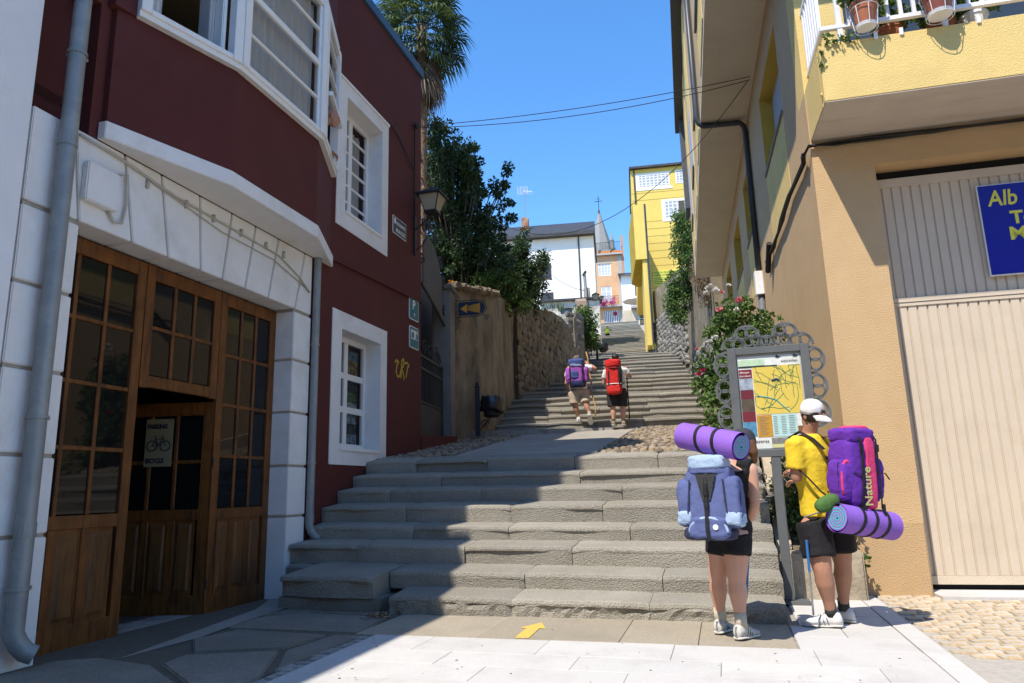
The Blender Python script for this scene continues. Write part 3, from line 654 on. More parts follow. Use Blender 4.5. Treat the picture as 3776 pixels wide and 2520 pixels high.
# ---------------------------------------------------------------- lower steps: eight courses of long worn blocks
low = thing('lower_steps', None, None, (-2, 7, 0), STREET, kind='structure'); LB = (-2, 7, 0)
NOSE = [(6.60, 0.155), (7.02, 0.339), (7.42, 0.555), (7.85, 0.737), (8.12, 0.962), (8.50, 1.16), (8.90, 1.345), (9.27, 1.555)]
def tilt(t_): return 0.011 * (-1.7 - t_)
def step_block(t0, t1, s0, s1, zt, zback, zbot, m=STONE, wear=0.005, parent=low, base=LB, name='step_stone', round_=0.02, tl=tilt, frontrough=0.0):
    n = max(4, int((t1 - t0) / 0.055)); secs = []; lip = random.choice([0.0, 0.004, 0.02, 0.045])
    sd = random.random() * 90
    for i in range(n + 1):
        t_ = t0 + (t1 - t0) * i / n; e = min(i, n - i); rc = 0.012 if e == 0 else (0.003 if e == 1 else 0.0)
        w1 = noise.noise(Vector((t_ * 0.9 + sd, 3.1, 0))) * wear * 1.2 + noise.noise(Vector((t_ * 9 + sd, 0.7, 0))) * wear * 0.5
        chip = max(0.0, noise.noise(Vector((t_ * 2.6 + sd * 2, 9.3, 0))) - 0.22) * 0.06
        z = zt + tl(t_) + w1 - rc; f = s0 + noise.noise(Vector((t_ * 1.1, sd, 5))) * wear + rc
        fr = [noise.noise(Vector((t_ * 9 + sd, q * 3.3, 1))) * frontrough for q in range(3)]
        zb = zbot + tl(t_)
        u_ = lip * min(1.0, max(0.0, noise.noise(Vector((t_ * 1.5 + sd * 3, 4.4, 0))) * 1.6 + 0.1)) + noise.noise(Vector((t_ * 12 + sd, 5, 2))) * 0.003
        pr = [(f + 0.012 + u_ + fr[0], zb), (f + 0.006 + u_ + fr[1], zb + (z - zb) * 0.5), (f + 0.003 + u_ + fr[2], z - 0.058), (f + 0.001 + chip * 0.4, z - 0.052 + chip * 0.5), (f + 0.0 + chip * 0.3, z - 0.034), (f + 0.009 + chip * 0.2, z - 0.010), (f + 0.034, z), (f + (s1 - f) * 0.5, z + (zback - zt) * 0.5 - 0.003), (s1, zback + tl(t_) - rc), (s1, zb)]
        secs.append([(t_, a, b) for a, b in pr])
    return MB().ring(secs).build(name, m, parent, base, smooth=False)
JT = [None, [-3.42, -1.95, -0.62], [-4.0, -2.72, -1.55, -0.05], [-3.5, -2.35, -1.0], [-3.72, -2.40, -1.33], [-4.12, -2.88, -1.15, -0.1], [-3.58, -1.72, -0.4], [-4.1, -3.05, -1.85, -0.78]]
for k, (s_, z) in enumerate(NOSE):
    sn, zn = (NOSE[k + 1][0], z + 0.035) if k < 7 else (9.62, 1.61)
    zb = (NOSE[k - 1][1] + 0.005) if k else -0.06
    if k == 0:
        for a, b in ((-3.20, -1.972), (-1.968, -0.712), (-0.708, 0.42)): step_block(a, b, s_, sn + 0.06, z, z + 0.04, zb, ROUGH_STONE if False else STONE, 0.012, frontrough=0.035)
        continue
    js = [(-4.88 if k > 1 else -3.40)] + (JT[k] if k > 1 else [-1.95, -0.62]) + [0.44]
    for a, b in zip(js, js[1:]): step_block(a + 0.004, b - 0.004, s_ + rr.uniform(-.006, .006), sn + 0.06, z + rr.uniform(-.006, .006), zn, zb)
step_block(-4.46, -3.41, 6.66, 7.46, 0.315, 0.37, 0.10, STONE, 0.012)
MB().box((-4.5, 6.72, -0.05), (-3.35, 7.4, 0.12)).build('step_bed', DARK_SLAB, low, LB, bevel=.01, rough=.008)
step_block(-4.86, -4.47, 7.39, 7.6, 0.34, 0.36, 0.0, STONE, 0.02)
core = MB()
for k, (s_, z) in enumerate(NOSE):
    sn = NOSE[k + 1][0] if k < 7 else 9.9
    core.box((-4.87 if k > 1 else -3.15, s_ + 0.11, -0.1), (0.40, sn + 0.13, z - 0.035))
core.build('step_bed', MORTAR, low, LB)

# ---------------------------------------------------------------- sloping landing: cobbles either side of a concrete strip
def land_z(s_): return 1.565 + 0.13 * (s_ - 9.3)
ld = thing('landing', None, None, (-2, 12, 1.9), STREET, kind='structure'); LDB = (-2, 12, 1.9)
vs = []; fs = []
for i in range(15):
    for j in range(9):
        s_ = 9.5 + i * 0.52; t_ = -6.2 + j * 0.95; vs.append((t_, s_, land_z(s_) - 0.02))
fs = [(i * 9 + j, i * 9 + j + 1, (i + 1) * 9 + j + 1, (i + 1) * 9 + j) for i in range(14) for j in range(8)]
MB().add(vs, fs).build('landing_bed', worn('cobble_bed', (0.20, 0.17, 0.13), (0.15, 0.125, 0.095), (0.25, 0.22, 0.17), scale=8, bump=0.6), ld, LDB)
CONC2 = worn('patched_concrete', (0.34, 0.31, 0.26), (0.29, 0.262, 0.22), (0.22, 0.2, 0.165), scale=3, stain_scale=1.0, stain_pos=(0.45, 0.75), bump=0.2, per_object=0.06)
ps = [9.55, 10.6, 11.7, 12.6, 13.7, 14.8, 16.6]
def pw(s_): f = (s_ - 9.5) / 7; return (-3.70 - 0.35 * f, -1.60 - 0.12 * f)
for a, b in zip(ps, ps[1:]):
    (l0, r0), (l1, r1) = pw(a), pw(b); g = 0.008
    MB().add([(l0, a + g, land_z(a) - .03), (r0, a + g, land_z(a) - .03), (r1, b - g, land_z(b) - .03), (l1, b - g, land_z(b) - .03), (l0, a + g, land_z(a) + .012), (r0, a + g, land_z(a) + .012), (r1, b - g, land_z(b) + .012), (l1, b - g, land_z(b) + .012)],
             [(0, 3, 2, 1), (4, 5, 6, 7), (0, 1, 5, 4), (1, 2, 6, 5), (2, 3, 7, 6), (3, 0, 4, 7)]).build('concrete_slab', CONC2, ld, LDB)
cob = MB(); COB = []; single = 0
cc = [(0.27, 0.215, 0.15), (0.20, 0.155, 0.11), (0.33, 0.28, 0.21), (0.16, 0.12, 0.085), (0.32, 0.235, 0.14)]
COBM = [worn('cobble_%d' % i, c, [q * 0.8 for q in c], [q * 1.2 for q in c], scale=8, bump=0.4) for i, c in enumerate(cc)]
r2 = random.Random(5); s_ = 9.60
while s_ < 16.6:
    l, rgt = pw(s_); t_ = -4.9 - (0.25 if s_ > 13 else 0)
    while t_ < 0.6:
        w = r2.uniform(0.07, 0.13)
        if not (l - 0.03 < t_ + w / 2 < rgt + 0.03):
            cob.cur = r2.randrange(5)
            cx, cy = t_ + w / 2, s_ + r2.uniform(-.02, .02); h = r2.uniform(0.01, 0.035); z0 = land_z(cy) - 0.02; d = r2.uniform(0.035, 0.055); a0 = r2.random() * 2
            ring_ = [(cx + math.cos(a0 + q * math.pi / 3) * w * 0.5, cy + math.sin(a0 + q * math.pi / 3) * d) for q in range(6)]
            vs = [(x, y, z0) for x, y in ring_] + [(cx + (x - cx) * 0.72, cy + (y - cy) * 0.72, z0 + h + 0.012 + 0.13 * (y - cy)) for x, y in ring_] + [(cx, cy, z0 + h + 0.02)]
            fc = [(q, (q + 1) % 6, 6 + (q + 1) % 6, 6 + q) for q in range(6)] + [(6 + q, 6 + (q + 1) % 6, 12) for q in range(6)]
            if single < 290 and (t_ < -3.4 or t_ > -1.7): MB().add(vs, fc).build('cobble', COBM[cob.cur], ld, LDB); single += 1
            else: cob.add(vs, fc)
        t_ += w
    s_ += 0.095
tag(cob.build('cobble_stones', COBM, ld, LDB), kind='stuff')

# ---------------------------------------------------------------- upper steps climbing the lane
up = thing('upper_steps', None, None, (1.8, 15.4, 2.4), 0, kind='structure'); UB = (1.8, 15.4, 2.4)
UP = [(15.4, 2.55), (16.05, 2.761), (16.75, 2.98), (17.5, 3.215), (18.3, 3.457), (19.3, 3.755), (20.6, 4.065), (22.2, 4.42), (24, 4.805), (26, 5.256), (28, 5.73), (30.2, 6.23), (32.5, 6.762), (35, 7.342), (38, 8.021), (41.5, 8.801), (45.5, 9.66), (50, 10.631), (51.64, 11.039), (53.27, 11.453), (54.91, 11.874), (56.55, 12.3), (58.18, 12.733), (59.82, 13.172), (61.45, 13.618), (63.09, 14.069), (64.73, 14.528), (66.36, 14.992), (68.0, 15.463), (69.64, 15.94), (71.27, 16.423), (72.91, 16.913), (74.55, 17.409), (76.18, 17.911), (77.82, 18.42), (79.45, 18.935), (81.09, 19.457), (82.73, 19.985), (84.36, 20.519), (86.0, 21.06)]
def lerp_poly(pl, y):
    if y <= pl[0][1]: return pl[0][0]
    for (a, b), (c, d) in zip(pl, pl[1:]):
        if b <= y <= d: return a + (c - a) * (y - b) / (d - b)
    return pl[-1][0]
LEFT_E = [(-0.45, 15.0), (0.05, 19.4), (2.45, 26.5), (3.7, 34.0), (6.0, 52.0), (9.9, 85.0), (10.6, 95)]
RIGHT_E = [(3.85, 14.6), (5.0, 19.0), (6.4, 26), (8.6, 37.0), (10.6, 50.0), (15.6, 86.0), (16.4, 95)]
TAN = math.tan(R(10))
def step_line(yc):
    xl, xr = lerp_poly(LEFT_E, yc), lerp_poly(RIGHT_E, yc); xm = (xl + xr) / 2
    return (xl, yc + (xm - xl) * TAN), (xr, yc - (xr - xm) * TAN)
r3 = random.Random(9)
for i, (yc, z) in enumerate(UP):
    yn, zn = UP[i + 1] if i + 1 < len(UP) else (89, 21.2)
    (xl, yl), (xr, yr) = step_line(yc); (xl2, yl2), (xr2, yr2) = step_line(yn + 0.08)
    nb = 4 if i < 7 else (3 if i < 12 else 1)
    cuts = [0] + sorted((k + r3.uniform(-.22, .22)) / nb for k in range(1, nb)) + [1]
    m0 = Matrix.Rotation(R(-10), 3, 'Z')
    for a, b in zip(cuts, cuts[1:]):
        secs = []; ns = max(3, int((b - a) * (14 if i < 12 else 7))); sd = r3.random() * 80; lp = r3.choice([.03, .045, .055, .065]); dzb = r3.uniform(-.008, .008)
        for q in range(ns + 1):
            f = a + (b - a) * q / ns; e = 0.012 if q in (0, ns) else 0.0
            x, y = xl + (xr - xl) * f, yl + (yr - yl) * f; x2, y2 = xl2 + (xr2 - xl2) * f, yl2 + (yr2 - yl2) * f
            w = noise.noise(Vector((x * 1.0 + sd, 2, 0))) * 0.009; chip = max(0, noise.noise(Vector((x * 2.4 + sd, 7, 0))) - 0.2) * 0.08
            zz = z + w + dzb - e; g = 0.004 if q in (0,) else (-0.004 if q == ns else 0)
            bx, by = (x2 - x), (y2 - y); bl = math.hypot(bx, by); bx /= bl; by /= bl
            pr = [(lp + .003, zz - 0.20), (lp, zz - 0.062), (0.002 + chip * .4, zz - 0.052 + chip * .4), (0.0 + chip * .3, zz - 0.012), (0.014, zz), (bl * 0.6, zz + (zn - 0.155 - z) * 0.6), (bl, zn - 0.155 + w), (bl, zz - 0.20)]
            secs.append([(x + bx * d + g, y + by * d, h) for d, h in pr])
        MB().ring(secs).build('step_stone', STONE, up, UB)
# tread in front of the first course so that no gap opens at the landing
MB().box((-0.9, 15.0, 2.0), (4.2, 15.9, 2.36)).build('step_bed', MORTAR, up, UB)

# ---------------------------------------------------------------- foliage helpers
def leaf_mat(name, c, c2, transl=0.3, rough=0.55): return mat(name, c, c2, rough=rough, scale=3, transl=transl, spec=0.35)
LEAF_D = [leaf_mat('leaf_dark_a', (0.045, 0.088, 0.026), (0.034, 0.068, 0.02)), leaf_mat('leaf_dark_b', (0.07, 0.12, 0.036), (0.05, 0.09, 0.028)), leaf_mat('leaf_dark_c', (0.028, 0.055, 0.019), (0.022, 0.044, 0.016))]
LEAF_M = [leaf_mat('leaf_mid_a', (0.105, 0.175, 0.045), (0.08, 0.14, 0.035)), leaf_mat('leaf_mid_b', (0.15, 0.22, 0.065), (0.11, 0.18, 0.05)), leaf_mat('leaf_mid_c', (0.06, 0.115, 0.03), (0.045, 0.09, 0.024))]
LEAF_L = [leaf_mat('leaf_light_a', (0.16, 0.22, 0.035), (0.12, 0.17, 0.03)), leaf_mat('leaf_light_b', (0.11, 0.18, 0.03), (0.08, 0.14, 0.025)), leaf_mat('leaf_light_c', (0.06, 0.11, 0.02), (0.05, 0.09, 0.018))]
def one_leaf(mb, c, d, up, ln, wd):
    """a folded pointed leaf: six points, four faces"""
    d = d.normalized(); sd = d.cross(up)
    if sd.length < 1e-3: sd = Vector((1, 0, 0))
    sd.normalize(); nn = sd.cross(d)
    a = c; t = c + d * ln; m1 = c + d * ln * 0.45
    mb.add([a, m1 + sd * wd - nn * wd * 0.25, t, m1 - sd * wd - nn * wd * 0.25, m1 + nn * wd * 0.12], [(0, 1, 4), (1, 2, 4), (0, 4, 3), (4, 2, 3)])
def rand_dir(r_):
    z = r_.uniform(-1, 1); a = r_.uniform(0, 2 * math.pi); q = math.sqrt(1 - z * z); return Vector((q * math.cos(a), q * math.sin(a), z))
def leaves(mb, r_, clumps, per, ln, wd, spread, nm=3, droop=-0.2):
    for c in clumps:
        c, rad = (Vector(c[0]), c[1]) if isinstance(c[1], (int, float)) else (Vector(c), spread)
        for _ in range(per):
            d = rand_dir(r_); p = c + d * rad * (r_.random() ** 0.5); mb.cur = r_.randrange(nm)
            q = (d + rand_dir(r_) * 0.8 + Vector((0, 0, droop))); one_leaf(mb, p, q, rand_dir(r_), ln * r_.uniform(.7, 1.25), wd * r_.uniform(.7, 1.2))

# ---------------------------------------------------------------- orange and yellow corner house on the right
TAN_WALL = worn('tan_render', (0.565, 0.385, 0.205), (0.52, 0.35, 0.18), (0.46, 0.305, 0.155), scale=2, stain_scale=0.6, stain_pos=(0.5, 0.85), bump=0.55, bscale=75)
TAN_PLINTH = worn('tan_plinth', (0.50, 0.335, 0.175), (0.455, 0.30, 0.155), (0.41, 0.32, 0.22), scale=2, stain_scale=1.4, stain_pos=(0.55, 0.85), bump=0.5, bscale=75)
PINK_WALL = worn('pinkish_render', (0.54, 0.365, 0.205), (0.49, 0.33, 0.18), (0.45, 0.30, 0.165), scale=2, stain_scale=0.7, stain_pos=(0.5, 0.85), bump=0.4, bscale=75)
YELLOW = worn('yellow_render', (0.72, 0.53, 0.20), (0.67, 0.49, 0.18), (0.58, 0.42, 0.16), scale=2, stain_scale=1.1, stain_pos=(0.5, 0.85), bump=0.4, bscale=60)
OCHRE = worn('ochre_render', (0.56, 0.37, 0.055), (0.50, 0.33, 0.05), (0.45, 0.29, 0.05), scale=2, bump=0.4, bscale=75)
SOFFIT = worn('soffit_plaster', (0.62, 0.55, 0.42), (0.57, 0.50, 0.385), (0.48, 0.41, 0.32), scale=1.5, stain_scale=0.8, stain_pos=(0.5, 0.9), bump=0.15, bscale=60)
CREAM_METAL = worn('cream_painted_steel', (0.58, 0.49, 0.375), (0.54, 0.45, 0.345), (0.46, 0.38, 0.285), scale=2, stain_scale=1.5, stain_pos=(0.5, 0.9), rough=0.5, bump=0.05)
DARK_PIPE = mat('dark_plastic_pipe', (0.055, 0.06, 0.07), (0.04, 0.045, 0.05), rough=0.4, scale=4)
CABLE = mat('black_cable', (0.014, 0.013, 0.012), (0.025, 0.022, 0.02), rough=0.55, scale=20)
WHITE_METAL = worn('white_railing_paint', (0.80, 0.80, 0.80), (0.75, 0.75, 0.75), (0.6, 0.58, 0.55), scale=9, rough=0.4, bump=0.03)
FS, CT = 8.232, 1.65
oh = thing('orange_house', 'orange and yellow corner house with garage and flower balcony on the right', 'house', (CT, FS, 0), SIDE)
OB = (CT, FS, 0)
def ohb(mb, name, m, **k): return mb.build(name, m, oh, OB, **k)
# front: pier, lintel, upper wall; garage opening from t 2.30
ohb(MB().box((CT, FS, 0.70), (2.295, FS + 0.45, 5.62)).box((2.295, FS, 4.632), (9, FS + 0.45, 5.62)), 'pier', TAN_WALL)
ohb(MB().box((CT - 0.014, FS - 0.014, -0.2), (2.295, FS + 0.45, 0.698)), 'plinth', TAN_PLINTH, bevel=0.012)
ohb(MB().box((CT, FS + 0.004, 5.622), (9, FS + 0.45, 8.25)), 'front_wall', YELLOW)
ohb(MB().box((7.2, FS, -0.2), (9, FS + 0.45, 4.63)), 'pier', TAN_WALL)
# side wall in pieces around four recessed windows
W4 = [(9.75, 11.9), (13.94, 15.75), (17.28, 19.2), (21.0, 23.0)]
ohb(MB().box((CT, FS + 0.452, -0.2), (CT + 0.35, 25.0, 6.22)), 'side_wall', TAN_WALL)
ohb(MB().box((CT, FS + 0.452, 7.6), (CT + 0.35, 25.0, 8.249)), 'side_wall', PINK_WALL)
ed = [FS + 0.452] + [v for w in W4 for v in w] + [25.0]
for a, b in zip(ed[::2], ed[1::2]): ohb(MB().box((CT, a, 6.222), (CT + 0.35, b, 7.598)), 'side_wall', PINK_WALL)
SHUT = mat('roller_shutter', (0.42, 0.43, 0.45), (0.36, 0.37, 0.39), rough=0.5, scale=3)
for a, b in W4:
    ohb(MB().box((CT - 0.006, a, 5.02), (CT + 0.001, b, 6.18)), 'panel', YELLOW)
    ohb(MB().box((CT - 0.03, a - 0.02, 6.18), (CT + 0.25, b + 0.02, 6.235)), 'sill', mat('grey_sill', (0.2, 0.19, 0.18), (0.16, 0.15, 0.14), scale=5))
    ohb(MB().box((CT + 0.005, a, 6.235), (CT + 0.3, a + 0.012, 7.6)).box((CT + 0.005, b - 0.012, 6.235), (CT + 0.3, b, 7.6)).box((CT + 0.005, a + 0.012, 7.585), (CT + 0.3, b - 0.012, 7.6)), 'reveal', OCHRE)
    sh = MB()
    for k in range(26): z = 6.24 + k * 0.0515; sh.prism([(CT + 0.20, z), (CT + 0.215, z + 0.006), (CT + 0.215, z + 0.043), (CT + 0.20, z + 0.049)][::-1], a + 0.012, b - 0.012, 'xz') if False else sh.box((CT + 0.20 + (0.006 if k % 2 else 0), a + 0.012, z), (CT + 0.24, b - 0.012, z + 0.047))
    ohb(sh, 'shutter', SHUT)
# overhanging upper floors
ohb(MB().box((0.75, 7.35, 8.40), (9, 25.0, 14.0)), 'upper_floors', TAN_WALL)
ohb(MB().box((0.752, 7.352, 8.25), (9, 24.998, 8.398)), 'overhang_soffit', SOFFIT)
for k, (a, b) in enumerate(((10.5, 12.2), (14.2, 16.0), (17.8, 19.5), (21.3, 23.0))):
    ohb(MB().box((0.735, a, 8.402), (0.748, b, 14.0)), 'panel', YELLOW)
    ohb(MB().box((0.72, a + 0.1, 9.3), (0.733, b - 0.1, 11.0)), 'shutter', SHUT)
    ohb(MB().box((0.69, a + 0.05, 9.25), (0.73, b - 0.05, 9.3)), 'sill', MATS['grey_sill'])
ohb(MB().box((0.60, 24.2, 10.6), (0.745, 25.3, 15.5)), 'downpipe_box', mat('dark_slate_cladding', (0.05, 0.052, 0.058), (0.075, 0.075, 0.08), scale=9, rough=0.5))
ohb(MB().box((0.45, 7.1, 14.0), (9, 25.3, 14.25)), 'eaves', MATS['dark_slate_cladding'])
# rain pipe that drops from the upper floors, runs under the soffit and down the side wall
rp_ = MB(); rp_.tube([(0.68, 13.7, 14.0), (0.68, 13.7, 8.4), (0.72, 13.7, 8.26), (0.80, 13.7, 8.19), (1.50, 13.72, 8.17), (1.57, 13.74, 8.10), (1.59, 13.75, 8.0), (1.59, 13.78, 4.9)], 0.055, 12); ohb(rp_, 'rain_pipe', DARK_PIPE, smooth=True)
ohb(MB().tube([(1.59, 13.78, 4.88), (1.59, 13.78, 1.8)], 0.06, 12), 'rain_pipe', mat('grey_plastic_pipe', (0.13, 0.14, 0.15), (0.10, 0.11, 0.12), rough=0.4), smooth=True)
ohb(MB().box((1.50, 13.68, 4.62), (1.648, 13.88, 5.08)), 'junction_box', WHITE_METAL, bevel=0.01)
# garage door: ribbed steel leaf in two heights with a cross band
gd = thing('garage_door', 'tall cream ribbed steel garage door on the right', 'garage door', (4.7, FS + 0.22, 0.08), SIDE); GB = (4.7, FS + 0.22, 0.08)
def ribs(z0, z1, y, name):
    mb = MB(); t_ = 2.30; pts = []
    while t_ < 7.18:
        pts += [(t_, 0.0), (t_ + 0.078, 0.0), (t_ + 0.084, 0.016), (t_ + 0.094, 0.016)]; t_ += 0.10
    vs = []
    for a, d in pts: vs += [(a, y + d, z0), (a, y + d, z1)]
    mb.add(vs, [(2 * i, 2 * i + 2, 2 * i + 3, 2 * i + 1) for i in range(len(pts) - 1)]); return mb.build(name, CREAM_METAL, gd, GB)
ribs(0.17, 3.02, GB[1], 'lower_panel'); ribs(3.11, 4.42, GB[1], 'upper_panel')
MB().box((2.30, GB[1] - 0.012, 3.02), (7.2, GB[1] + 0.03, 3.058)).box((2.30, GB[1] - 0.02, 3.062), (7.2, GB[1] + 0.03, 3.11)).build('cross_band', CREAM_METAL, gd, GB)
MB().box((2.30, GB[1] - 0.012, 0.085), (7.2, GB[1] + 0.03, 0.168)).build('bottom_rail', worn('rusty_cream_steel', (0.60, 0.50, 0.38), (0.56, 0.47, 0.35), (0.22, 0.09, 0.03), scale=3, stain_scale=7, stain_pos=(0.6, 0.72), rough=0.6), gd, GB)
MB().box((2.30, GB[1] - 0.02, 4.42), (7.2, GB[1] + 0.03, 4.52)).build('top_rail', CREAM_METAL, gd, GB)
ohb(MB().box((2.30, FS + 0.27, -0.1), (7.2, FS + 0.30, 4.63)), 'dark_gap', mat('dark_gap', (0.01, 0.01, 0.01), (0.012, 0.012, 0.012)))
ohb(MB().box((2.30, FS - 0.25, -0.1), (7.2, FS + 0.26, 0.03)), 'threshold', PALE_GRANITE)
# blue sign on the door
sg = thing('garage_sign', 'blue board with yellow lettering fixed on the garage door', 'sign', (3.9, FS + 0.19, 3.25), SIDE); SB = (3.9, FS + 0.19, 3.25)
MB().box((3.33, FS + 0.175, 3.27), (4.75, FS + 0.195, 4.31)).build('edge', WHITE_METAL, sg, SB)
MB().box((3.342, FS + 0.168, 3.282), (4.738, FS + 0.176, 4.298)).build('board', mat('blue_sign', (0.012, 0.016, 0.30), (0.010, 0.013, 0.26), rough=0.35, scale=2), sg, SB)
YL = mat('yellow_letters', (0.70, 0.66, 0.08), (0.66, 0.62, 0.08), scale=4, rough=0.5)
def sgt(body, size, x, z, **k): text_mesh('lettering', body, size, YL, sg, (x - SB[0], FS + 0.166 - SB[1], z - SB[2]), FACE_S, 0.002, **k)
sgt('Alb', 0.25, 3.42, 4.06, shear=0.12, bold=0.004, sx=.82); sgt('To', 0.20, 3.61, 3.84, bold=0.006); sgt('M', 0.20, 3.57, 3.66, bold=0.006, sx=1.15)

# balcony
bal = ohb(MB().box((1.66, 7.317, 5.0), (9, 7.42, 5.655)).box((1.66, 7.422, 5.0), (1.76, FS, 5.655)), 'balcony_parapet', YELLOW, bevel=0.008)
ohb(MB().box((1.665, 7.322, 4.992), (9, FS, 5.0)).box((1.762, 7.424, 5.002), (9, FS, 5.12)), 'balcony_floor', worn('balcony_soffit', (0.50, 0.44, 0.37), (0.45, 0.395, 0.335), (0.38, 0.33, 0.28), scale=3, stain_scale=1.2, stretch=(0.4, 3, 1), bump=0.1))
MB().tube([(1.64, 7.40, 5.12), (1.70, 7.40, 5.13)], 0.02, 8).build('drain_spout', YELLOW, oh, OB)
rl = MB()
rl.box((1.70, 7.335, 5.83), (9, 7.385, 5.875)).box((1.70, 7.33, 6.62), (9, 7.39, 6.67)).box((1.70, 7.39, 5.83), (1.75, FS, 5.875)).box((1.70, 7.392, 6.62), (1.75, FS, 6.67))
for t_ in (1.87, 2.86, 3.86, 4.86): rl.box((t_, 7.34, 5.6), (t_ + 0.05, 7.38, 5.83)).box((t_, 7.34, 5.875), (t_ + 0.05, 7.38, 6.62))
for k in range(40):
    t_ = 1.98 + k * 0.125
    if abs((t_ - 1.87) % 1.0) > 0.09: rl.box((t_, 7.345, 5.875), (t_ + 0.035, 7.375, 6.62))
for k in range(7): rl.box((1.705, 7.46 + k * 0.115, 5.875), (1.745, 7.495 + k * 0.115, 6.62))
for t_ in (2.20, 2.44, 3.15): rl.box((t_, 7.30, 5.62), (t_ + 0.035, 7.317, 5.70))
ohb(rl, 'railing', WHITE_METAL)
ohb(MB().box((2.13, FS - 0.12, 5.78), (9, FS + 0.002, 5.81)), 'window_sill', mat('granite_sill', (0.5, 0.47, 0.43), (0.4, 0.38, 0.35), scale=40))
ohb(MB().box((2.18, FS - 0.004, 5.81), (8, FS + 0.003, 8.0)), 'balcony_window', GLASS2)

# pots on the balcony
TERRA = worn('terracotta_plastic', (0.42, 0.145, 0.065), (0.38, 0.13, 0.06), (0.3, 0.12, 0.07), scale=4, rough=0.5, bump=0.05)
TERRA2 = worn('brown_plastic', (0.27, 0.085, 0.06), (0.24, 0.075, 0.055), (0.2, 0.08, 0.06), scale=4, rough=0.45, bump=0.03)
RED_PETAL = mat('red_petals', (0.6, 0.02, 0.015), (0.5, 0.02, 0.015), scale=9)
ORANGE_PETAL = mat('orange_petals', (0.7, 0.24, 0.06), (0.65, 0.2, 0.05), scale=9)
def flower_pot(label, t_, s_, z, r0, r1, h, m, basket, seed, petal, hang=True, n=46, spread=0.17):
    o = thing('flower_pot', label, 'flower pot', (t_, s_, z), SIDE, 'flower pots on the balcony'); r_ = random.Random(seed)
    MB().lathe([(r0, 0), (r1, h * 0.86), (r1 * 1.07, h * 0.86), (r1 * 1.07, h), (r1 * 0.97, h), (r1 * 0.93, h * 0.9)], seg=20).build('pot', m, o, smooth=False)
    MB().lathe([(r0 * 1.08, -0.03), (r0 * 1.18, -0.001), (r0 * 1.02, -0.0005)], seg=20).build('saucer', WHITE_METAL, o)
    if basket:
        b = MB()
        for k in range(7):
            a = k * 2 * math.pi / 7 + 0.3; b.tube([(math.cos(a) * (r0 + 0.025), math.sin(a) * (r0 + 0.025), -0.045), (math.cos(a) * (r1 + 0.012), math.sin(a) * (r1 + 0.012), h * 0.72)], 0.004, 5)
        for z_, q in ((-0.045, r0 + 0.025), (h * 0.72, r1 + 0.012)): b.tube([(math.cos(k * math.pi / 10) * q, math.sin(k * math.pi / 10) * q, z_) for k in range(21)], 0.004, 5, cap=False)
        b.build('basket', WHITE_METAL, o)
    f = MB(); cl = [(Vector((r_.uniform(-1, 1) * spread, r_.uniform(-1, 1) * spread * .8, h + r_.uniform(0.0, 0.22))), r_.uniform(.05, .09)) for _ in range(n // 2)]
    leaves(f, r_, cl, 15, 0.065, 0.034, 0.07); f.build('leaves', [LEAF_M[0], LEAF_M[1], LEAF_L[1]], o)
    st = MB()
    for c, _ in cl[:8]: st.tube([(0, 0, h * 0.8), tuple(c * 0.6 + Vector((0, 0, h * .3))), tuple(c)], 0.005, 5)
    tag(st.build('stems', LEAF_M[2], o), kind='stuff')
    p = MB()
    for _ in range(4):
        c = Vector((r_.uniform(-1, 1) * spread, -abs(r_.uniform(.3, 1)) * spread, h + r_.uniform(0.05, .22)))
        for q in range(9): d = rand_dir(r_); one_leaf(p, c + d * 0.01, d, rand_dir(r_), 0.03, 0.014)
    p.build('blossom', petal, o)
    return o
flower_pot('terracotta pot in a white wire basket on the balcony corner, saucer showing', 2.12, 7.24, 5.75, 0.085, 0.125, 0.25, TERRA, True, 1, ORANGE_PETAL)
flower_pot('brown pot in a white wire basket hung higher on the balcony railing', 2.80, 7.22, 5.74, 0.10, 0.15, 0.26, TERRA2, True, 2, RED_PETAL)
flower_pot('terracotta pot standing behind the balcony railing between two hanging pots', 2.46, 7.62, 5.655, 0.10, 0.13, 0.24, TERRA, False, 3, RED_PETAL)
flower_pot('pale pot at the far right end of the balcony', 3.25, 7.6, 5.66, 0.10, 0.13, 0.22, WHITE_METAL, False, 4, RED_PETAL)
flower_pot('terracotta pot with geraniums by the balcony window', 2.95, 7.62, 5.655, 0.10, 0.13, 0.22, TERRA, False, 14, RED_PETAL)
tr_ = thing('trailing_plant', 'small trailing ivy leaves spilling over the balcony corner', 'plant', (1.72, 7.33, 5.655), SIDE); r_ = random.Random(5); f = MB()
leaves(f, r_, [(Vector((0.0 + k * 0.035, -0.03, 0.05 - (k % 3) * 0.02)), 0.05) for k in range(9)] + [(Vector((-0.03, 0.0, -0.1 - 0.05 * k)), 0.035) for k in range(4)], 7, 0.05, 0.026, .05); f.build('leaves', LEAF_M, tr_)

# cable bundle along the foot of the balcony and down the corner to the pipe
cbn = thing('cable_bundle', 'bundle of black cables under the balcony and down the house corner', 'cable', (CT, FS, 4.9), SIDE); CB = (CT, FS, 4.9); r_ = random.Random(8)
def strand(pts, r0, j):
    return [(a + r_.uniform(-j, j), b + r_.uniform(-j, j), c + r_.uniform(-j, j)) for a, b, c in pts]
for k in range(6):
    pts = [(7.5, FS - 0.03 - 0.012 * (k % 3), 4.955)] + [(t_, FS - 0.03 - 0.01 * (k % 3), 4.945 - 0.012 * (k // 2) + 0.012 * math.sin(t_ * 3 + k)) for t_ in (6, 5, 4.2, 3.5, 2.9, 2.3, 1.9)] + [(1.62, FS - 0.02 - 0.01 * k, 4.93), (1.58, FS + 0.10, 4.88)]
    MB().tube(strand(pts, 0, 0.006), 0.011, 6).build('cable', CABLE, cbn, CB, smooth=True)
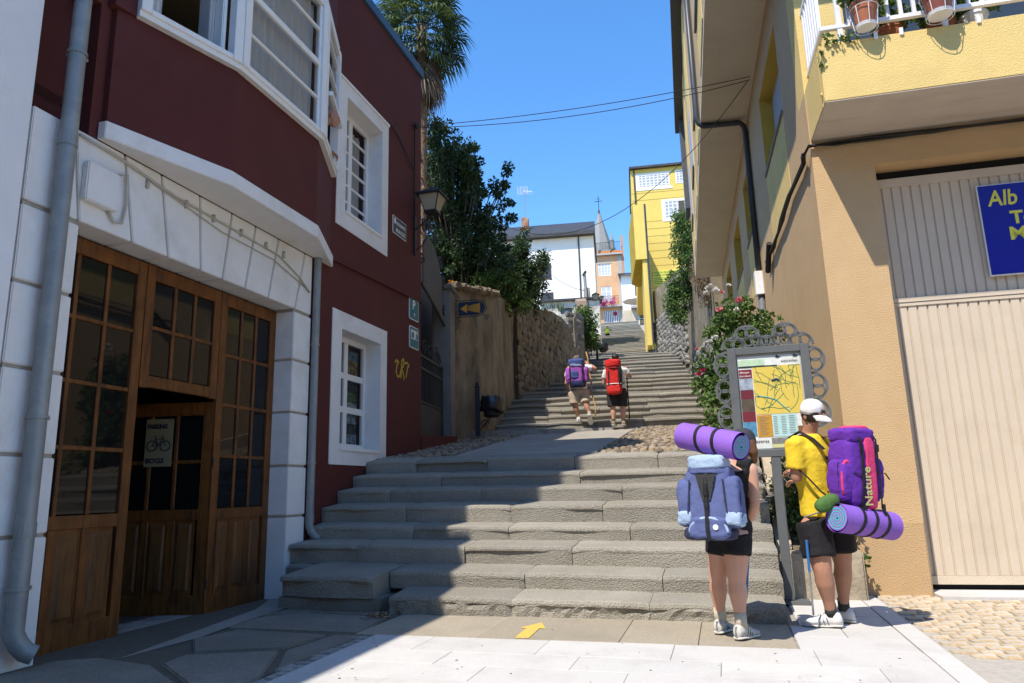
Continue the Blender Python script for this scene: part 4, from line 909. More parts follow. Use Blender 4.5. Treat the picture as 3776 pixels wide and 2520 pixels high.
g1 = [(1.58, FS + 0.10, 4.88), (1.600,8.498,4.866), (1.600,9.646,4.924), (1.600,10.471,4.891), (1.600,11.607,4.871), (1.600,12.570,4.915)]
for k in range(6):
    MB().tube(strand(g1, 0, 0.028), 0.014, 6).build('cable', CABLE, cbn, CB, smooth=True)
q = (1.600,12.162,4.903)
MB().tube([(q[0] - .02, q[1] - .25, q[2] + .12), (q[0] - .02, q[1] + .25, q[2] - .22)], 0.045, 10).build('cable_sleeve', CABLE, cbn, CB)

# ---------------------------------------------------------------- street map on a post
MET = worn('grey_painted_iron', (0.115, 0.12, 0.12), (0.10, 0.105, 0.105), (0.14, 0.14, 0.135), scale=6, rough=0.5, bump=0.08)
ms = thing('map_stand', 'grey iron street map on a post with lace-like scroll edging', 'map stand', (0.52, 7.69, 0), STREET); MBb = (0.52, 7.69, 0)
def msb(mb, name, m, **k): return mb.build(name, m, ms, MBb, **k)
S0 = 7.69
msb(MB().box((0.475, S0 - 0.03, 0.03), (0.565, S0 + 0.03, 1.40)), 'post', MET, bevel=0.006)
msb(MB().box((0.33, S0 - 0.12, 0.0), (0.71, S0 + 0.12, 0.03)), 'base_plate', MET, bevel=0.006)
fr = MB().box((0.14, S0 - 0.035, 1.40), (0.225, S0 + 0.035, 2.53)).box((0.855, S0 - 0.035, 1.40), (0.94, S0 + 0.035, 2.53)).box((0.225, S0 - 0.033, 2.455), (0.855, S0 + 0.033, 2.53)).box((0.225, S0 - 0.033, 1.40), (0.855, S0 + 0.033, 1.475))
msb(fr, 'frame', MET, bevel=0.004, bseg=1)
msb(MB().box((0.225, S0 + 0.0, 1.475), (0.855, S0 + 0.03, 2.455)), 'backboard', mat('grey_board', (0.42, 0.42, 0.40), (0.38, 0.38, 0.36)))
def arc(cx, cz, r_, a0, a1, w=0.021, n=14):
    a_, b_ = [], []
    for k in range(n + 1):
        a = R(a0 + (a1 - a0) * k / n); a_.append((cx + math.cos(a) * (r_ - w / 2), cz + math.sin(a) * (r_ - w / 2))); b_.append((cx + math.cos(a) * (r_ + w / 2), cz + math.sin(a) * (r_ + w / 2)))
    mb = MB(); mb.prism(ccw(a_ + b_[::-1]), S0 - 0.008, S0 + 0.008, 'xz'); return mb
def lace(cx, cz, r_, ang, name='scroll'):
    mb = MB()
    for c in (arc(cx, cz, r_, ang - 95, ang + 95, 0.026), arc(cx + math.cos(R(ang - 42)) * r_ * .52, cz + math.sin(R(ang - 42)) * r_ * .52, r_ * .44, 0, 360, 0.018), arc(cx + math.cos(R(ang + 42)) * r_ * .52, cz + math.sin(R(ang + 42)) * r_ * .52, r_ * .44, 0, 360, 0.018)): mb.add(c.v, c.f)
    return msb(mb, name, MET)
for cz in (2.36, 2.09, 1.82): lace(0.14, cz, 0.135, 180); lace(0.94, cz, 0.135, 0)
for cx, cz, r_ in ((0.21, 2.53, 0.115), (0.40, 2.555, 0.10), (0.68, 2.555, 0.10), (0.87, 2.53, 0.115), (0.54, 2.55, 0.09), (0.35, 2.635, 0.125), (0.73, 2.635, 0.125)): lace(cx, cz, r_, 90)
for sg_ in (-1, 1):
    pts = [(0.52 + sg_ * 0.05, S0, 1.12)]
    for k in range(22):
        a = k * 0.36; rad = 0.075 - k * 0.0028; pts.append((0.52 + sg_ * (0.13 + rad * math.cos(math.pi - a)), S0, 1.20 + rad * math.sin(-a)))
    msb(MB().tube(pts, 0.006, 6), 'scroll', MET)
# the printed map: coloured sheets, road lines, lettering
def sheet(a, b, c, d, name, col, depth=0.0, c2=None): return MB().box((a, S0 - 0.004 - depth, b), (c, S0 - 0.001 - depth, d)).build(name, mat('print_' + name + str(int(a * 100)) + str(int(b * 100)), col, c2, scale=12, rough=0.35), ms, MBb)
sheet(0.235, 1.485, 0.845, 2.435, 'map_sheet', (0.72, 0.73, 0.68))
sheet(0.375, 1.83, 0.84, 2.325, 'street_plan', (0.66, 0.50, 0.10), 0.003, (0.62, 0.46, 0.09))
rl_ = MB(); r_ = random.Random(21)
for k in range(26):
    x, z = r_.uniform(0.39, 0.82), r_.uniform(1.85, 2.30); a = r_.uniform(0, math.pi)
    pts = []
    for q in range(6):
        pts.append((min(.835, max(.38, x)), S0 - 0.0075, min(2.32, max(1.835, z)))); x += math.cos(a) * 0.055; z += math.sin(a) * 0.055; a += r_.uniform(-.45, .45)
    rl_.tube(pts, 0.0028, 4)
rl_.build('road_lines', mat('print_green', (0.08, 0.22, 0.10), (0.07, 0.19, 0.09)), ms, MBb)
MB().tube([(0.40, S0 - 0.0078, 2.02), (0.50, S0 - 0.0078, 2.0), (0.58, S0 - .0078, 1.97), (0.66, S0 - .0078, 1.88), (0.70, S0 - .0078, 1.845)], 0.006, 4).build('river', mat('print_teal', (0.06, 0.33, 0.33), (0.05, 0.3, 0.3)), ms, MBb)
MB().tube([(0.55, S0 - .0078, 2.17), (0.60, S0 - .0078, 2.185), (0.63, S0 - .0078, 2.17)], 0.011, 4).build('old_town', mat('print_navy', (0.05, 0.07, 0.1), (0.06, 0.08, 0.12)), ms, MBb)
for z0, z1, c_, nm in ((2.21, 2.30, (0.20, 0.03, 0.04), 'advert'), (2.09, 2.205, (0.45, 0.52, 0.6), 'photo'), (1.99, 2.085, (0.15, 0.03, 0.04), 'advert'), (1.87, 1.985, (0.13, 0.10, 0.07), 'photo'), (1.76, 1.865, (0.17, 0.03, 0.04), 'advert'), (1.61, 1.755, (0.12, 0.32, 0.5), 'photo')):
    sheet(0.24, z0, 0.368, z1, nm, c_, 0.003, [q * (0.4 if nm == 'photo' else 0.9) for q in c_])
sheet(0.375, 1.60, 0.52, 1.822, 'legend', (0.55, 0.28, 0.04), 0.003); sheet(0.525, 1.60, 0.755, 1.822, 'legend', (0.45, 0.66, 0.62), 0.003)
sheet(0.76, 1.62, 0.84, 1.70, 'photo', (0.3, 0.15, 0.05), 0.003, (0.1, 0.05, 0.02)); sheet(0.50, 1.49, 0.84, 1.59, 'strip', (0.62, 0.60, 0.30), 0.003); sheet(0.50, 1.53, 0.66, 1.59, 'photo', (0.1, 0.1, 0.09), 0.005, (0.3, 0.3, 0.28))
sheet(0.24, 2.335, 0.50, 2.40, 'header', (0.50, 0.66, 0.45), 0.003); sheet(0.24, 2.318, 0.62, 2.331, 'title_bar', (0.03, 0.03, 0.03), 0.004)
INKM = mat('print_black', (0.02, 0.02, 0.02), (0.03, 0.03, 0.03)); WHT = mat('print_white', (0.8, 0.8, 0.8), (0.78, 0.78, 0.78))
def mt(body, size, x, z, m=INKM, **k): text_mesh('lettering', body, size, m, ms, (x - MBb[0], -0.0085, z), FACE_S, 0.0006, **k)
mt('ANDURI\u00d1AS', 0.028, 0.66, 2.355); mt('Los Blasones', 0.046, 0.235, 1.545); mt('albergue', 0.028, 0.248, 2.262, WHT); mt('don alvaro', 0.026, 0.245, 2.225, WHT)
ll = MB()
for k in range(33):
    x_, z_ = (0.535 + (k % 3) * 0.073, 1.80 - (k // 3) * 0.017); ll.box((x_, S0 - 0.0085, z_), (x_ + 0.035 + 0.02 * ((k * 7) % 3) / 2, S0 - 0.0072, z_ + 0.005))
for k in range(12): ll.box((0.40, S0 - 0.0085, 1.80 - k * 0.016), (0.46 + 0.03 * ((k * 5) % 3) / 2, S0 - 0.0072, 1.804 - k * 0.016))
ll.build('print_lines', mat('print_grey', (0.15, 0.15, 0.14), (0.2, 0.2, 0.18)), ms, MBb)['kind'] = 'stuff'
bd = MB()
for x in (0.63, 0.80):
    one_leaf(bd, Vector((x - 0.03, S0 - 0.0085, 2.41)), Vector((1, 0, 0.1)), Vector((0, 1, 0)), 0.07, 0.010); one_leaf(bd, Vector((x, S0 - 0.0085, 2.41)), Vector((-.4, 0, 1)), Vector((0, 1, 0)), 0.03, 0.008)
bd.build('bird_mark', INKM, ms, MBb)

# ---------------------------------------------------------------- rocks for walls
ROCK = worn('schist_stone', (0.22, 0.17, 0.105), (0.13, 0.10, 0.065), (0.28, 0.235, 0.165), scale=5, stain_scale=2, stain_pos=(0.45, 0.75), bump=0.7, bscale=25, per_object=0.28)
ROCK_G = worn('grey_schist_stone', (0.25, 0.225, 0.19), (0.14, 0.125, 0.10), (0.33, 0.31, 0.27), scale=5, stain_scale=2, stain_pos=(0.45, 0.75), bump=0.7, bscale=25, per_object=0.28)
WALL_MORTAR = worn('old_wall_mortar', (0.24, 0.19, 0.12), (0.16, 0.125, 0.08), (0.3, 0.25, 0.18), scale=4, bump=0.8, bscale=15)
OLD_PLASTER = worn('stained_old_plaster', (0.275, 0.225, 0.150), (0.20, 0.162, 0.106), (0.09, 0.077, 0.056), scale=2.2, stain_scale=1.6, stain_pos=(0.44, 0.66), bump=0.5, bscale=22, stretch=(1.6, 1.6, 0.55))
rkr = random.Random(31)
rocks = []
for k in range(6):
    mb = MB().ell((0, 0, 0), (0.5, 0.5, 0.5), None, 8, 6, 0.55); o = mb.build('stone', ROCK, None, rough=0.16, rscale=2.2); rocks.append(o.data); bpy.data.objects.remove(o)
rocks_g = []
for me in rocks: m2 = me.copy(); m2.materials[0] = ROCK_G; rocks_g.append(m2)
def stone_skin(parent, p, q, zb, zt, size, lim, thick=0.16, pool=rocks, off=(0, 0, 0), outward=1):
    """courses of single stones over the face p->q (plan points); zb, zt give base and top height along it"""
    p = Vector((*p, 0)); q = Vector((*q, 0)); L = (q - p).length; u = (q - p) / L; ang = math.atan2(u.y, u.x); n = 0; row = 0; z = min(zb(0), zb(1))
    top = max(zt(0), zt(0.5), zt(1))
    while z < top and n < lim:
        h = size * 0.6 * rkr.uniform(0.8, 1.25); x = -rkr.random() * size * 0.5
        while x < L and n < lim:
            w = size * rkr.uniform(0.45, 1.9); f = min(1, max(0, (x + w / 2) / L))
            if zb(f) - 0.1 < z < zt(f) - h * 0.4 and 0 <= x + w * .5 <= L:
                c = p + u * (x + w / 2)
                o = bpy.data.objects.new('stone', pool[rkr.randrange(len(pool))]); COL.objects.link(o); o.parent = parent
                o.location = (c.x - off[0], c.y - off[1], z + h / 2 - off[2]); o.rotation_euler = (rkr.uniform(-.25, .25), rkr.uniform(-.45, .45), ang + rkr.uniform(-.06, .06)); o.scale = (w * 1.02, thick * rkr.uniform(.8, 1.15), h * 1.08); n += 1
            x += w
        z += h * 0.97; row += 1
    return n
def wall_strip(pl, zb, zt, th, name, m, parent, off, nseg=10):
    """thick wall along plan points; th to the left of the run; zb/zt lists per point"""
    secs = []; pts = []
    for i in range(len(pl) - 1):
        for k in range(nseg + (1 if i == len(pl) - 2 else 0)):
            f = k / nseg; pts.append((pl[i][0] + (pl[i + 1][0] - pl[i][0]) * f, pl[i][1] + (pl[i + 1][1] - pl[i][1]) * f, zb[i] + (zb[i + 1] - zb[i]) * f, zt[i] + (zt[i + 1] - zt[i]) * f))
    for i, (x, y, b, t_) in enumerate(pts):
        a = Vector(pts[max(i - 1, 0)][:2]); c = Vector(pts[min(i + 1, len(pts) - 1)][:2]); d = (c - a).normalized(); nn = Vector((-d.y, d.x))
        t2 = t_ + noise.noise(Vector((x * 1.7, y * 1.7, 3))) * 0.08; j = noise.noise(Vector((x * 1.1, y * 1.1, 8))) * 0.04
        col = []
        for h in range(8):
            z = b + (t2 - b) * h / 7; w = noise.noise(Vector((x * 0.9, y * 0.9, z * 0.9))) * 0.05; col.append((x + nn.x * (w + j), y + nn.y * (w + j), z))
        col += [(x + nn.x * th, y + nn.y * th, t2 - 0.03), (x + nn.x * th, y + nn.y * th, b)]
        secs.append(col)
    return MB().ring(secs).build(name, m, parent, off, smooth=False)

# ---------------------------------------------------------------- garden wall on the left of the lane
gw = thing('garden_wall', 'old garden wall of stained plaster and rubble stone left of the upper steps', 'wall', (-0.3, 15.8, 2.2), 0); WB = (-0.3, 15.8, 2.2)
wall_strip([(-1.25, 14.4), (-0.42, 15.75), (0.06, 19.45)], [1.9, 2.1, 3.4], [5.33, 5.55, 6.25], 0.45, 'plaster_face', OLD_PLASTER, gw, WB, 14)
wall_strip([(0.10, 19.5), (1.45, 23.5), (2.1, 25.3), (2.5, 26.6)], [3.3, 4.3, 4.8, 5.0], [6.3, 7.0, 7.0, 5.9], 0.6, 'rubble_core', WALL_MORTAR, gw, WB, 8)
stone_skin(gw, (0.13, 19.5), (2.52, 26.6), lambda f: 3.5 + 1.75 * f, lambda f: 6.35 + 0.9 * f if f < 0.6 else 6.9 - (f - 0.82) * 5.5 if f > 0.82 else 6.95, 0.36, 285, 0.075, off=WB)
MB().box((0.02, 19.36, 3.5), (0.15, 19.5, 6.1)).build('corner_slot', mat('dark_rusty_channel', (0.06, 0.045, 0.03), (0.04, 0.03, 0.022), scale=4), gw, WB)
r_ = random.Random(12)
for k in range(12):
    f = k / 11; x, y = -1.22 + 0.8 * f, 14.55 + 1.4 * f
    o = bpy.data.objects.new('coping_stone', rocks[k % 6]); COL.objects.link(o); o.parent = gw; o.location = (x - WB[0], y - WB[1], 5.38 + 0.2 * f - WB[2]); o.scale = (r_.uniform(.25, .42), .4, r_.uniform(.10, .2)); o.rotation_euler = (0, 0, 1.0 + r_.uniform(-.3, .3))
# second wall farther up, with a mural-red doorway end
gw2 = thing('garden_wall', 'weathered wall farther up the lane under an ivy overhang, left side', 'wall', (3, 30, 5.8), 0); WB2 = (3, 30, 5.8)
wall_strip([(2.45, 27.2), (2.75, 27.8), (3.75, 34.2)], [4.6, 4.9, 6.3], [(2.300,27.200,7.633)[2], (2.763,28.000,7.995)[2], (4.197,34.000,9.154)[2]], 0.5, 'wall_face', OLD_PLASTER, gw2, WB2, 8)
stone_skin(gw2, (2.2, 27.15), (2.75, 27.7), lambda f: 5.4, lambda f: (2.763,28.000,7.995)[2] + 0.0 * f, 0.4, 40, 0.2, rocks_g, off=WB2)
wall_strip([(3.80, 34.4), (3.95, 37), (4.35, 40)], [6.3, 6.9, 7.6], [(4.296,34.400,10.253)[2], (4.816,37.000,11.106)[2], (5.336,40.000,11.465)[2]], 0.5, 'gable_end', worn('brownish_render', (0.36, 0.25, 0.17), (0.29, 0.20, 0.13), (0.2, 0.14, 0.1), scale=2), gw2, WB2, 4)

# ---------------------------------------------------------------- iron gate beside the maroon house
IRON = worn('old_grey_iron', (0.050, 0.050, 0.048), (0.038, 0.038, 0.036), (0.075, 0.06, 0.045), scale=8, rough=0.6, bump=0.1)
GZ_ = 8.4; gx, gy = -1.60, 12.25
gt = thing('iron_gate', 'dark wrought iron garden gate with scrolls beside the maroon house', 'gate', (0, 0, 0), GZ_)
gt.location = (gx - 0.05, gy, 1.95)
MB().box((-0.03, 0.1, 0.0), (0.0, 1.72, 0.72)).build('sheet_panel', IRON, gt)
fr = MB()
for z in (0.72, 1.32, 1.55): fr.box((-0.035, 0.08, z), (0.012, 1.74, z + 0.04))
fr.box((-0.04, 0.05, 0), (0.02, 0.1, 1.62)).box((-0.04, 1.70, 0), (0.02, 1.75, 1.62)); fr.build('frame', IRON, gt)
for k in range(13): MB().tube([(-0.012, 0.2 + k * 0.118, 0.0), (-0.012, 0.2 + k * 0.118, 1.58)], 0.011, 6).build('bar', IRON, gt)
def spiral(c, r0, turns, sgn, plane='yz', n=26, start=0.0):
    pts = []
    for k in range(n + 1):
        a = start + sgn * turns * 2 * math.pi * k / n; rr_ = r0 * (1 - 0.85 * k / n); pts.append((c[0], c[1] + rr_ * math.cos(a), c[2] + rr_ * math.sin(a)) if plane == 'yz' else (c[0] + rr_ * math.cos(a), c[1], c[2] + rr_ * math.sin(a)))
    return pts
for cy, r0, sg_ in ((0.45, 0.16, 1), (0.85, 0.2, -1), (1.2, 0.2, 1), (1.5, 0.13, -1)): MB().tube(spiral((-0.01, cy, 1.75), r0, 1.6, sg_), 0.012, 6).build('scroll', IRON, gt)
gp = thing('gate_pier', 'grey stone gate pier between the iron gate and the plaster wall', 'pier', (0, 0, 0), 8); gp.location = (-1.36, 14.15, 1.9)
MB().box((-0.22, -0.22, 0), (0.16, 0.22, 3.25)).build('pier', worn('grey_pier', (0.22, 0.205, 0.18), (0.17, 0.16, 0.14), (0.12, 0.11, 0.095), scale=3, stretch=(3, 3, .6)), gp, bevel=0.02)
MB().box((-0.27, -0.27, 3.25), (0.2, 0.27, 3.36)).build('cap', ROCK_G, gp, bevel=0.02)
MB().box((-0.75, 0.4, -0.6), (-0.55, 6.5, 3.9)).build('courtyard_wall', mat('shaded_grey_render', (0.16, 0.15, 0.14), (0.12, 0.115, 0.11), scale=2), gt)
ov = thing('gate_overthrow', 'dark metal name plate with scrolls arching above the iron gate', 'gate arch', (gx, gy, 4.3), GZ_); ov.location = (gx, gy, 4.35)
MB().prism([(0.15, 0.45), (1.55, 0.15), (1.55, 0.85), (1.30, 1.22), (0.9, 1.45), (0.5, 1.50), (0.15, 1.30)], -0.02, 0.0, 'yz').build('plate', mat('dull_plate', (0.11, 0.105, 0.10), (0.09, 0.085, 0.08), scale=5), ov)
MB().tube([(0, 0, 0.45), (0, 0.5, 0.36), (0, 1.1, 0.22), (0, 1.8, 0.02)], 0.03, 8).build('arch_bar', IRON, ov)
for cy, cz, r0, sg_ in ((0.2, 1.6, 0.17, 1), (0.55, 1.75, 0.16, -1), (0.95, 1.62, 0.15, 1), (1.4, 1.3, 0.15, -1), (1.65, 0.9, 0.14, 1), (0.05, 0.9, 0.14, 1), (1.7, 0.35, 0.13, 1)): MB().tube(spiral((0, cy, cz), r0, 1.5, sg_), 0.018, 6).build('scroll', IRON, ov)

# ---------------------------------------------------------------- fittings on the maroon wall
TEAL = mat('teal_enamel', (0.012, 0.15, 0.16), (0.010, 0.13, 0.14), rough=0.3, scale=2); SW = mat('sign_white', (0.72, 0.72, 0.70), (0.68, 0.68, 0.66), rough=0.35)
def rrect(w, h, r_, n=5):
    p = []
    for cx, cy, a in ((w / 2 - r_, -h / 2 + r_, -90), (w / 2 - r_, h / 2 - r_, 0), (-w / 2 + r_, h / 2 - r_, 90), (-w / 2 + r_, -h / 2 + r_, 180)):
        p += [(cx + r_ * math.cos(R(a + 90 * k / n)), cy + r_ * math.sin(R(a + 90 * k / n))) for k in range(n + 1)]
    return p
def wall_sign(name, label, s0, s1, z0, z1):
    o = thing(name, label, 'sign', (TF, (s0 + s1) / 2, (z0 + z1) / 2), STREET); w, h = s1 - s0, z1 - z0
    MB().prism(rrect(w, h, 0.035), 0.002, 0.016, 'yz').build('rim', SW, o); MB().prism(rrect(w - 0.035, h - 0.035, 0.025), 0.0165, 0.019, 'yz').build('plate', TEAL, o)
    return o
o = wall_sign('lodging_sign', 'teal sign with white letter P and a star on the maroon wall', 10.74, 11.12, 4.015, 4.40)
text_mesh('lettering', 'P', 0.22, SW, o, (0.020, -0.075, 0.0), FACE_T, 0.001, bold=0.006); text_mesh('star', '*', 0.14, SW, o, (0.020, -0.02, -0.17), FACE_T, 0.001, bold=0.005)
o = wall_sign('hostel_sign', 'teal sign with white house and walking pilgrim below the P sign', 10.75, 11.13, 3.52, 3.90)
MB().box((0.0192, -0.14, -0.03), (0.0205, 0.14, 0.13)).build('panel', SW, o)
MB().prism(ccw([(-0.12, -0.01), (-0.015, -0.01), (-0.015, 0.06), (-0.065, 0.115), (-0.12, 0.06)]), 0.0206, 0.0216, 'yz').build('house_symbol', TEAL, o)
wk = MB(); wk.ell((0.021, 0.075, 0.10), (0.001, 0.014, 0.016))
for a, b in (((0.075, 0.085), (0.07, 0.035)), ((0.07, 0.035), (0.045, -0.02)), ((0.07, 0.035), (0.10, -0.02)), ((0.075, 0.075), (0.10, 0.045)), ((0.115, 0.07), (0.12, -0.02))): wk.tube([(0.021, *a), (0.021, *b)], 0.007, 5)
wk.build('pilgrim_symbol', TEAL, o)
o = thing('street_sign', 'black street name plate ESCALINATA MAIOR on the maroon wall', 'sign', (TF, 10.335, 5.47), STREET)
MB().box((0.002, -0.255, -0.15), (0.014, 0.255, 0.15)).build('rim', SW, o); MB().box((0.0142, -0.243, -0.138), (0.0165, 0.243, 0.138)).build('plate', mat('black_enamel', (0.018, 0.022, 0.03), (0.015, 0.018, 0.025), rough=0.3), o)
text_mesh('lettering', 'ESCALINATA', 0.075, SW, o, (0.0172, -0.125, 0.025), FACE_T, 0.0008, sx=0.78, bold=0.002); text_mesh('lettering', 'MAIOR', 0.095, SW, o, (0.0172, -0.14, -0.105), FACE_T, 0.0008, bold=0.002, space=1.25)
MB().box((0.0172, -0.225, 0.02), (0.0182, -0.15, 0.115)).build('crest', SW, o)
o = thing('graffiti', 'small yellow spray painted scrawl on the maroon wall', 'graffiti', (TF, 10.5, 3.1), STREET)
GY = mat('yellow_spray', (0.50, 0.38, 0.02), (0.42, 0.31, 0.02), rough=0.6, scale=12)
g_ = MB()
for pl in ([(-.27, .08), (-.22, .12), (-.14, .10), (-.2, .04), (-.23, -.06), (-.18, -.14), (-.1, -.13), (-.05, -.02)], [(-.05, -.14), (-.03, .05), (-.02, .14), (.04, .18), (.07, .12), (.03, .05), (-.03, .02), (.04, -.06), (.07, -.15)], [(.1, .12), (.18, .14), (.26, .10), (.2, .06), (.15, -.1)]):
    for (a, b), (c, d) in zip(pl, pl[1:]):
        v = Vector((c - a, d - b)).normalized(); n2 = Vector((-v.y, v.x)) * 0.016; e = v * 0.012
        g_.prism(ccw([(a - e.x + n2.x, b - e.y + n2.y), (a - e.x - n2.x, b - e.y - n2.y), (c + e.x - n2.x, d + e.y - n2.y), (c + e.x + n2.x, d + e.y + n2.y)]), 0.0008, 0.002 + 0.0002 * len(g_.f) / 40, 'yz')
g_.build('scrawl', GY, o)

# wall lantern
LAMP_G = mat('frosted_lamp_glass', (0.62, 0.56, 0.40), (0.56, 0.50, 0.35), rough=0.35, scale=3, transl=0.4)
def lantern(o, c, k=1.0):
    x, y, z = c
    g = MB(); gb, gt_ = 0.10 * k, 0.185 * k
    g.prism([(x - gb, y - gb), (x + gb, y - gb), (x + gb, y + gb), (x - gb, y + gb)], z, z + 0.27 * k, top=[(x - gt_, y - gt_), (x + gt_, y - gt_), (x + gt_, y + gt_), (x - gt_, y + gt_)]); g.build('lamp_glass', LAMP_G, o)
    f = MB()
    for sx in (-1, 1):
        for sy in (-1, 1): f.tube([(x + sx * gb, y + sy * gb, z), (x + sx * gt_, y + sy * gt_, z + 0.27 * k)], 0.011 * k, 4)
    f.box((x - gb * 1.15, y - gb * 1.15, z - 0.035 * k), (x + gb * 1.15, y + gb * 1.15, z)); f.build('lamp_frame', BLACK_METAL, o)
    r_ = 0.23 * k; MB().prism([(x - r_, y - r_), (x + r_, y - r_), (x + r_, y + r_), (x - r_, y + r_)], z + 0.271 * k, z + 0.30 * k).prism([(x - r_, y - r_), (x + r_, y - r_), (x + r_, y + r_), (x - r_, y + r_)], z + 0.301 * k, z + 0.40 * k, top=[(x - .09 * k, y - .09 * k), (x + .09 * k, y - .09 * k), (x + .09 * k, y + .09 * k), (x - .09 * k, y + .09 * k)]).ell((x, y, z + 0.42 * k), (0.05 * k, 0.05 * k, 0.05 * k)).build('lamp_roof', BLACK_METAL, o)
wl = thing('wall_lantern', 'four sided black lantern on a bracket at the maroon corner', 'street lamp', (TF, 10.95, 5.3), STREET)
lc = (-4.538,10.950,5.956)
MB().box((0.0, -0.03, -0.1), (0.035, 0.03, 0.62)).tube([(0.03, 0, 0.36), (lc[0] - TF, 0, lc[2] - 5.3 - 0.06)], 0.018, 6).tube([(0.03, 0, -0.02), (0.16, 0, 0.05), (0.28, 0, 0.26), (lc[0] - TF - 0.1, 0, lc[2] - 5.3 - 0.07)], 0.012, 6).build('bracket', BLACK_METAL, wl)
lantern(wl, (lc[0] - TF, 0, lc[2] - 5.3), 1.0)
# waymark sign with shell rays on an iron bracket
p0 = (-1.198,14.350,4.848)
wsn = thing('waymark_sign', 'navy hanging sign with yellow arrow and shell rays in a scrolled iron frame', 'sign', p0, 0)
NAVY = mat('navy_plate', (0.012, 0.014, 0.035), (0.010, 0.012, 0.03), rough=0.4, scale=3); ORY = mat('orange_yellow_paint', (0.62, 0.30, 0.02), (0.58, 0.27, 0.02), rough=0.5)
pl = [(0.10, -0.16), (0.50, -0.14), (0.60, -0.10), (0.66, 0.0), (0.62, 0.11), (0.50, 0.15), (0.10, 0.13)]
MB().prism(ccw(pl), -0.008, 0.008, 'xz').build('plate', NAVY, wsn)
MB().prism(ccw([(0.14, -0.01), (0.28, -0.10), (0.28, 0.09)]), -0.013, -0.0085, 'xz').build('arrow', ORY, wsn)
for k in range(5):
    a0 = -0.10 + k * 0.043; b0 = 0.0 - 0.04 + k * 0.02
    MB().prism(ccw([(0.29, b0 - 0.003), (0.55, a0 - 0.012 + 0.01), (0.55, a0 + 0.026 + 0.008), (0.29, b0 + 0.006)]), -0.013, -0.0085, 'xz').build('shell_ray', ORY, wsn)
f = MB(); f.tube([(x * 1.0, 0, z * 1.0) for x, z in [(0.05, -0.19), (0.5, -0.17), (0.62, -0.12), (0.69, 0.0), (0.64, 0.14), (0.5, 0.18), (0.05, 0.16)]], 0.010, 6)
f.tube([(0.0, 0, -0.48), (0.0, 0, 0.42)], 0.014, 6)
for cx, cz, sg_ in ((0.07, 0.22, 1), (0.07, -0.25, -1), (0.05, 0.08, -1), (0.05, -0.1, 1), (0.68, -0.2, 1), (0.05, -0.4, 1)): f.tube(spiral((cx, 0, cz), 0.07, 1.4, sg_, 'xz', 18), 0.008, 5)
f.build('iron_frame', BLACK_METAL, wsn)

# ---------------------------------------------------------------- litter bins
BAG = mat('black_bin_bag', (0.012, 0.012, 0.013), (0.018, 0.018, 0.02), rough=0.28, scale=5, spec=0.6)
def litter_bin(base, label, az=0):
    o = thing('litter_bin', label, 'litter bin', (0, 0, 0), az, 'litter bins along the lane'); o.location = base
    MB().box((-0.05, -0.05, 0), (0.05, 0.05, 0.98)).lathe([(0.05, 0.98), (0.06, 1.0), (0.06, 1.03), (0.035, 1.05), (0.045, 1.08), (0.0, 1.13)], seg=10).build('post', BLACK_METAL, o)
    MB().lathe([(0.13, 0.37), (0.17, 0.40), (0.19, 0.75), (0.18, 0.75)], (0.30, 0, 0), 16).build('drum', BLACK_METAL, o)
    b = MB(); secs = []
    for z, r_ in ((0.50, 0.185), (0.52, 0.22), (0.60, 0.235), (0.70, 0.225), (0.775, 0.215), (0.80, 0.20), (0.79, 0.15)):
        secs.append([(0.30 + math.cos(k * math.pi / 14) * (r_ + 0.022 * math.sin(k * 2.7 + z * 20) + (0.03 if z < .55 and 6 < k % 28 else 0)), math.sin(k * math.pi / 14) * (r_ + 0.018 * math.sin(k * 3.1 + z * 9)), z + 0.02 * math.sin(k * 1.9 + z * 3) - 0.07 * max(0, math.cos(k * math.pi / 14)) * (z < .62)) for k in range(28)])
    b.ring(secs).build('bag', BAG, o, smooth=True)
    MB().tube(spiral((0.14, 0, 0.24), 0.09, 1.3, 1, 'xz', 16), 0.012, 6).tube([(0.05, 0, 0.12), (0.28, 0, 0.38)], 0.012, 6).build('bracket', BLACK_METAL, o)
    return o
litter_bin((-0.750,14.750,2.241), 'black litter bin with bag on a post by the plaster wall')
litter_bin((4.061,33.500,7.088), 'distant black litter bin with bag beside the far steps')

# ---------------------------------------------------------------- trees and plants
BARK = worn('brown_bark', (0.14, 0.10, 0.065), (0.09, 0.065, 0.042), (0.18, 0.14, 0.1), scale=12, bump=0.9, bscale=30, stretch=(4, 4, 1))
def tree(label, base, trunk, clumps, per, ln, wd, mats, seed, name='tree', branch_r=0.035, cat='tree', group=None, droop=-0.2):
    """trunk: points relative to base; clumps: (centre relative to base, radius)"""
    o = thing(name, label, cat, base, 0, group); r_ = random.Random(seed)
    tb = MB(); n = len(trunk); tb.tube(trunk, [0.16 * (1 - 0.6 * k / n) for k in range(n)] if cat == 'tree' else [branch_r * (1.2 - .6 * k / n) for k in range(n)], 8)
    for c, rad in clumps[::2]:
        c = Vector(c); j = min(range(n), key=lambda k: (Vector(trunk[k]) - c * 0.55).length); s0 = Vector(trunk[j]); tb.tube([s0, s0.lerp(c, 0.5) + Vector((0, 0, -0.05)), c], [branch_r, branch_r * .7, branch_r * .3], 5)
    tb.build('trunk', BARK, o, smooth=True)
    f = MB(); leaves(f, r_, [(Vector(c), rad) for c, rad in clumps], per, ln, wd, 0.3, droop=droop); f.build('crown', mats, o)
    return o
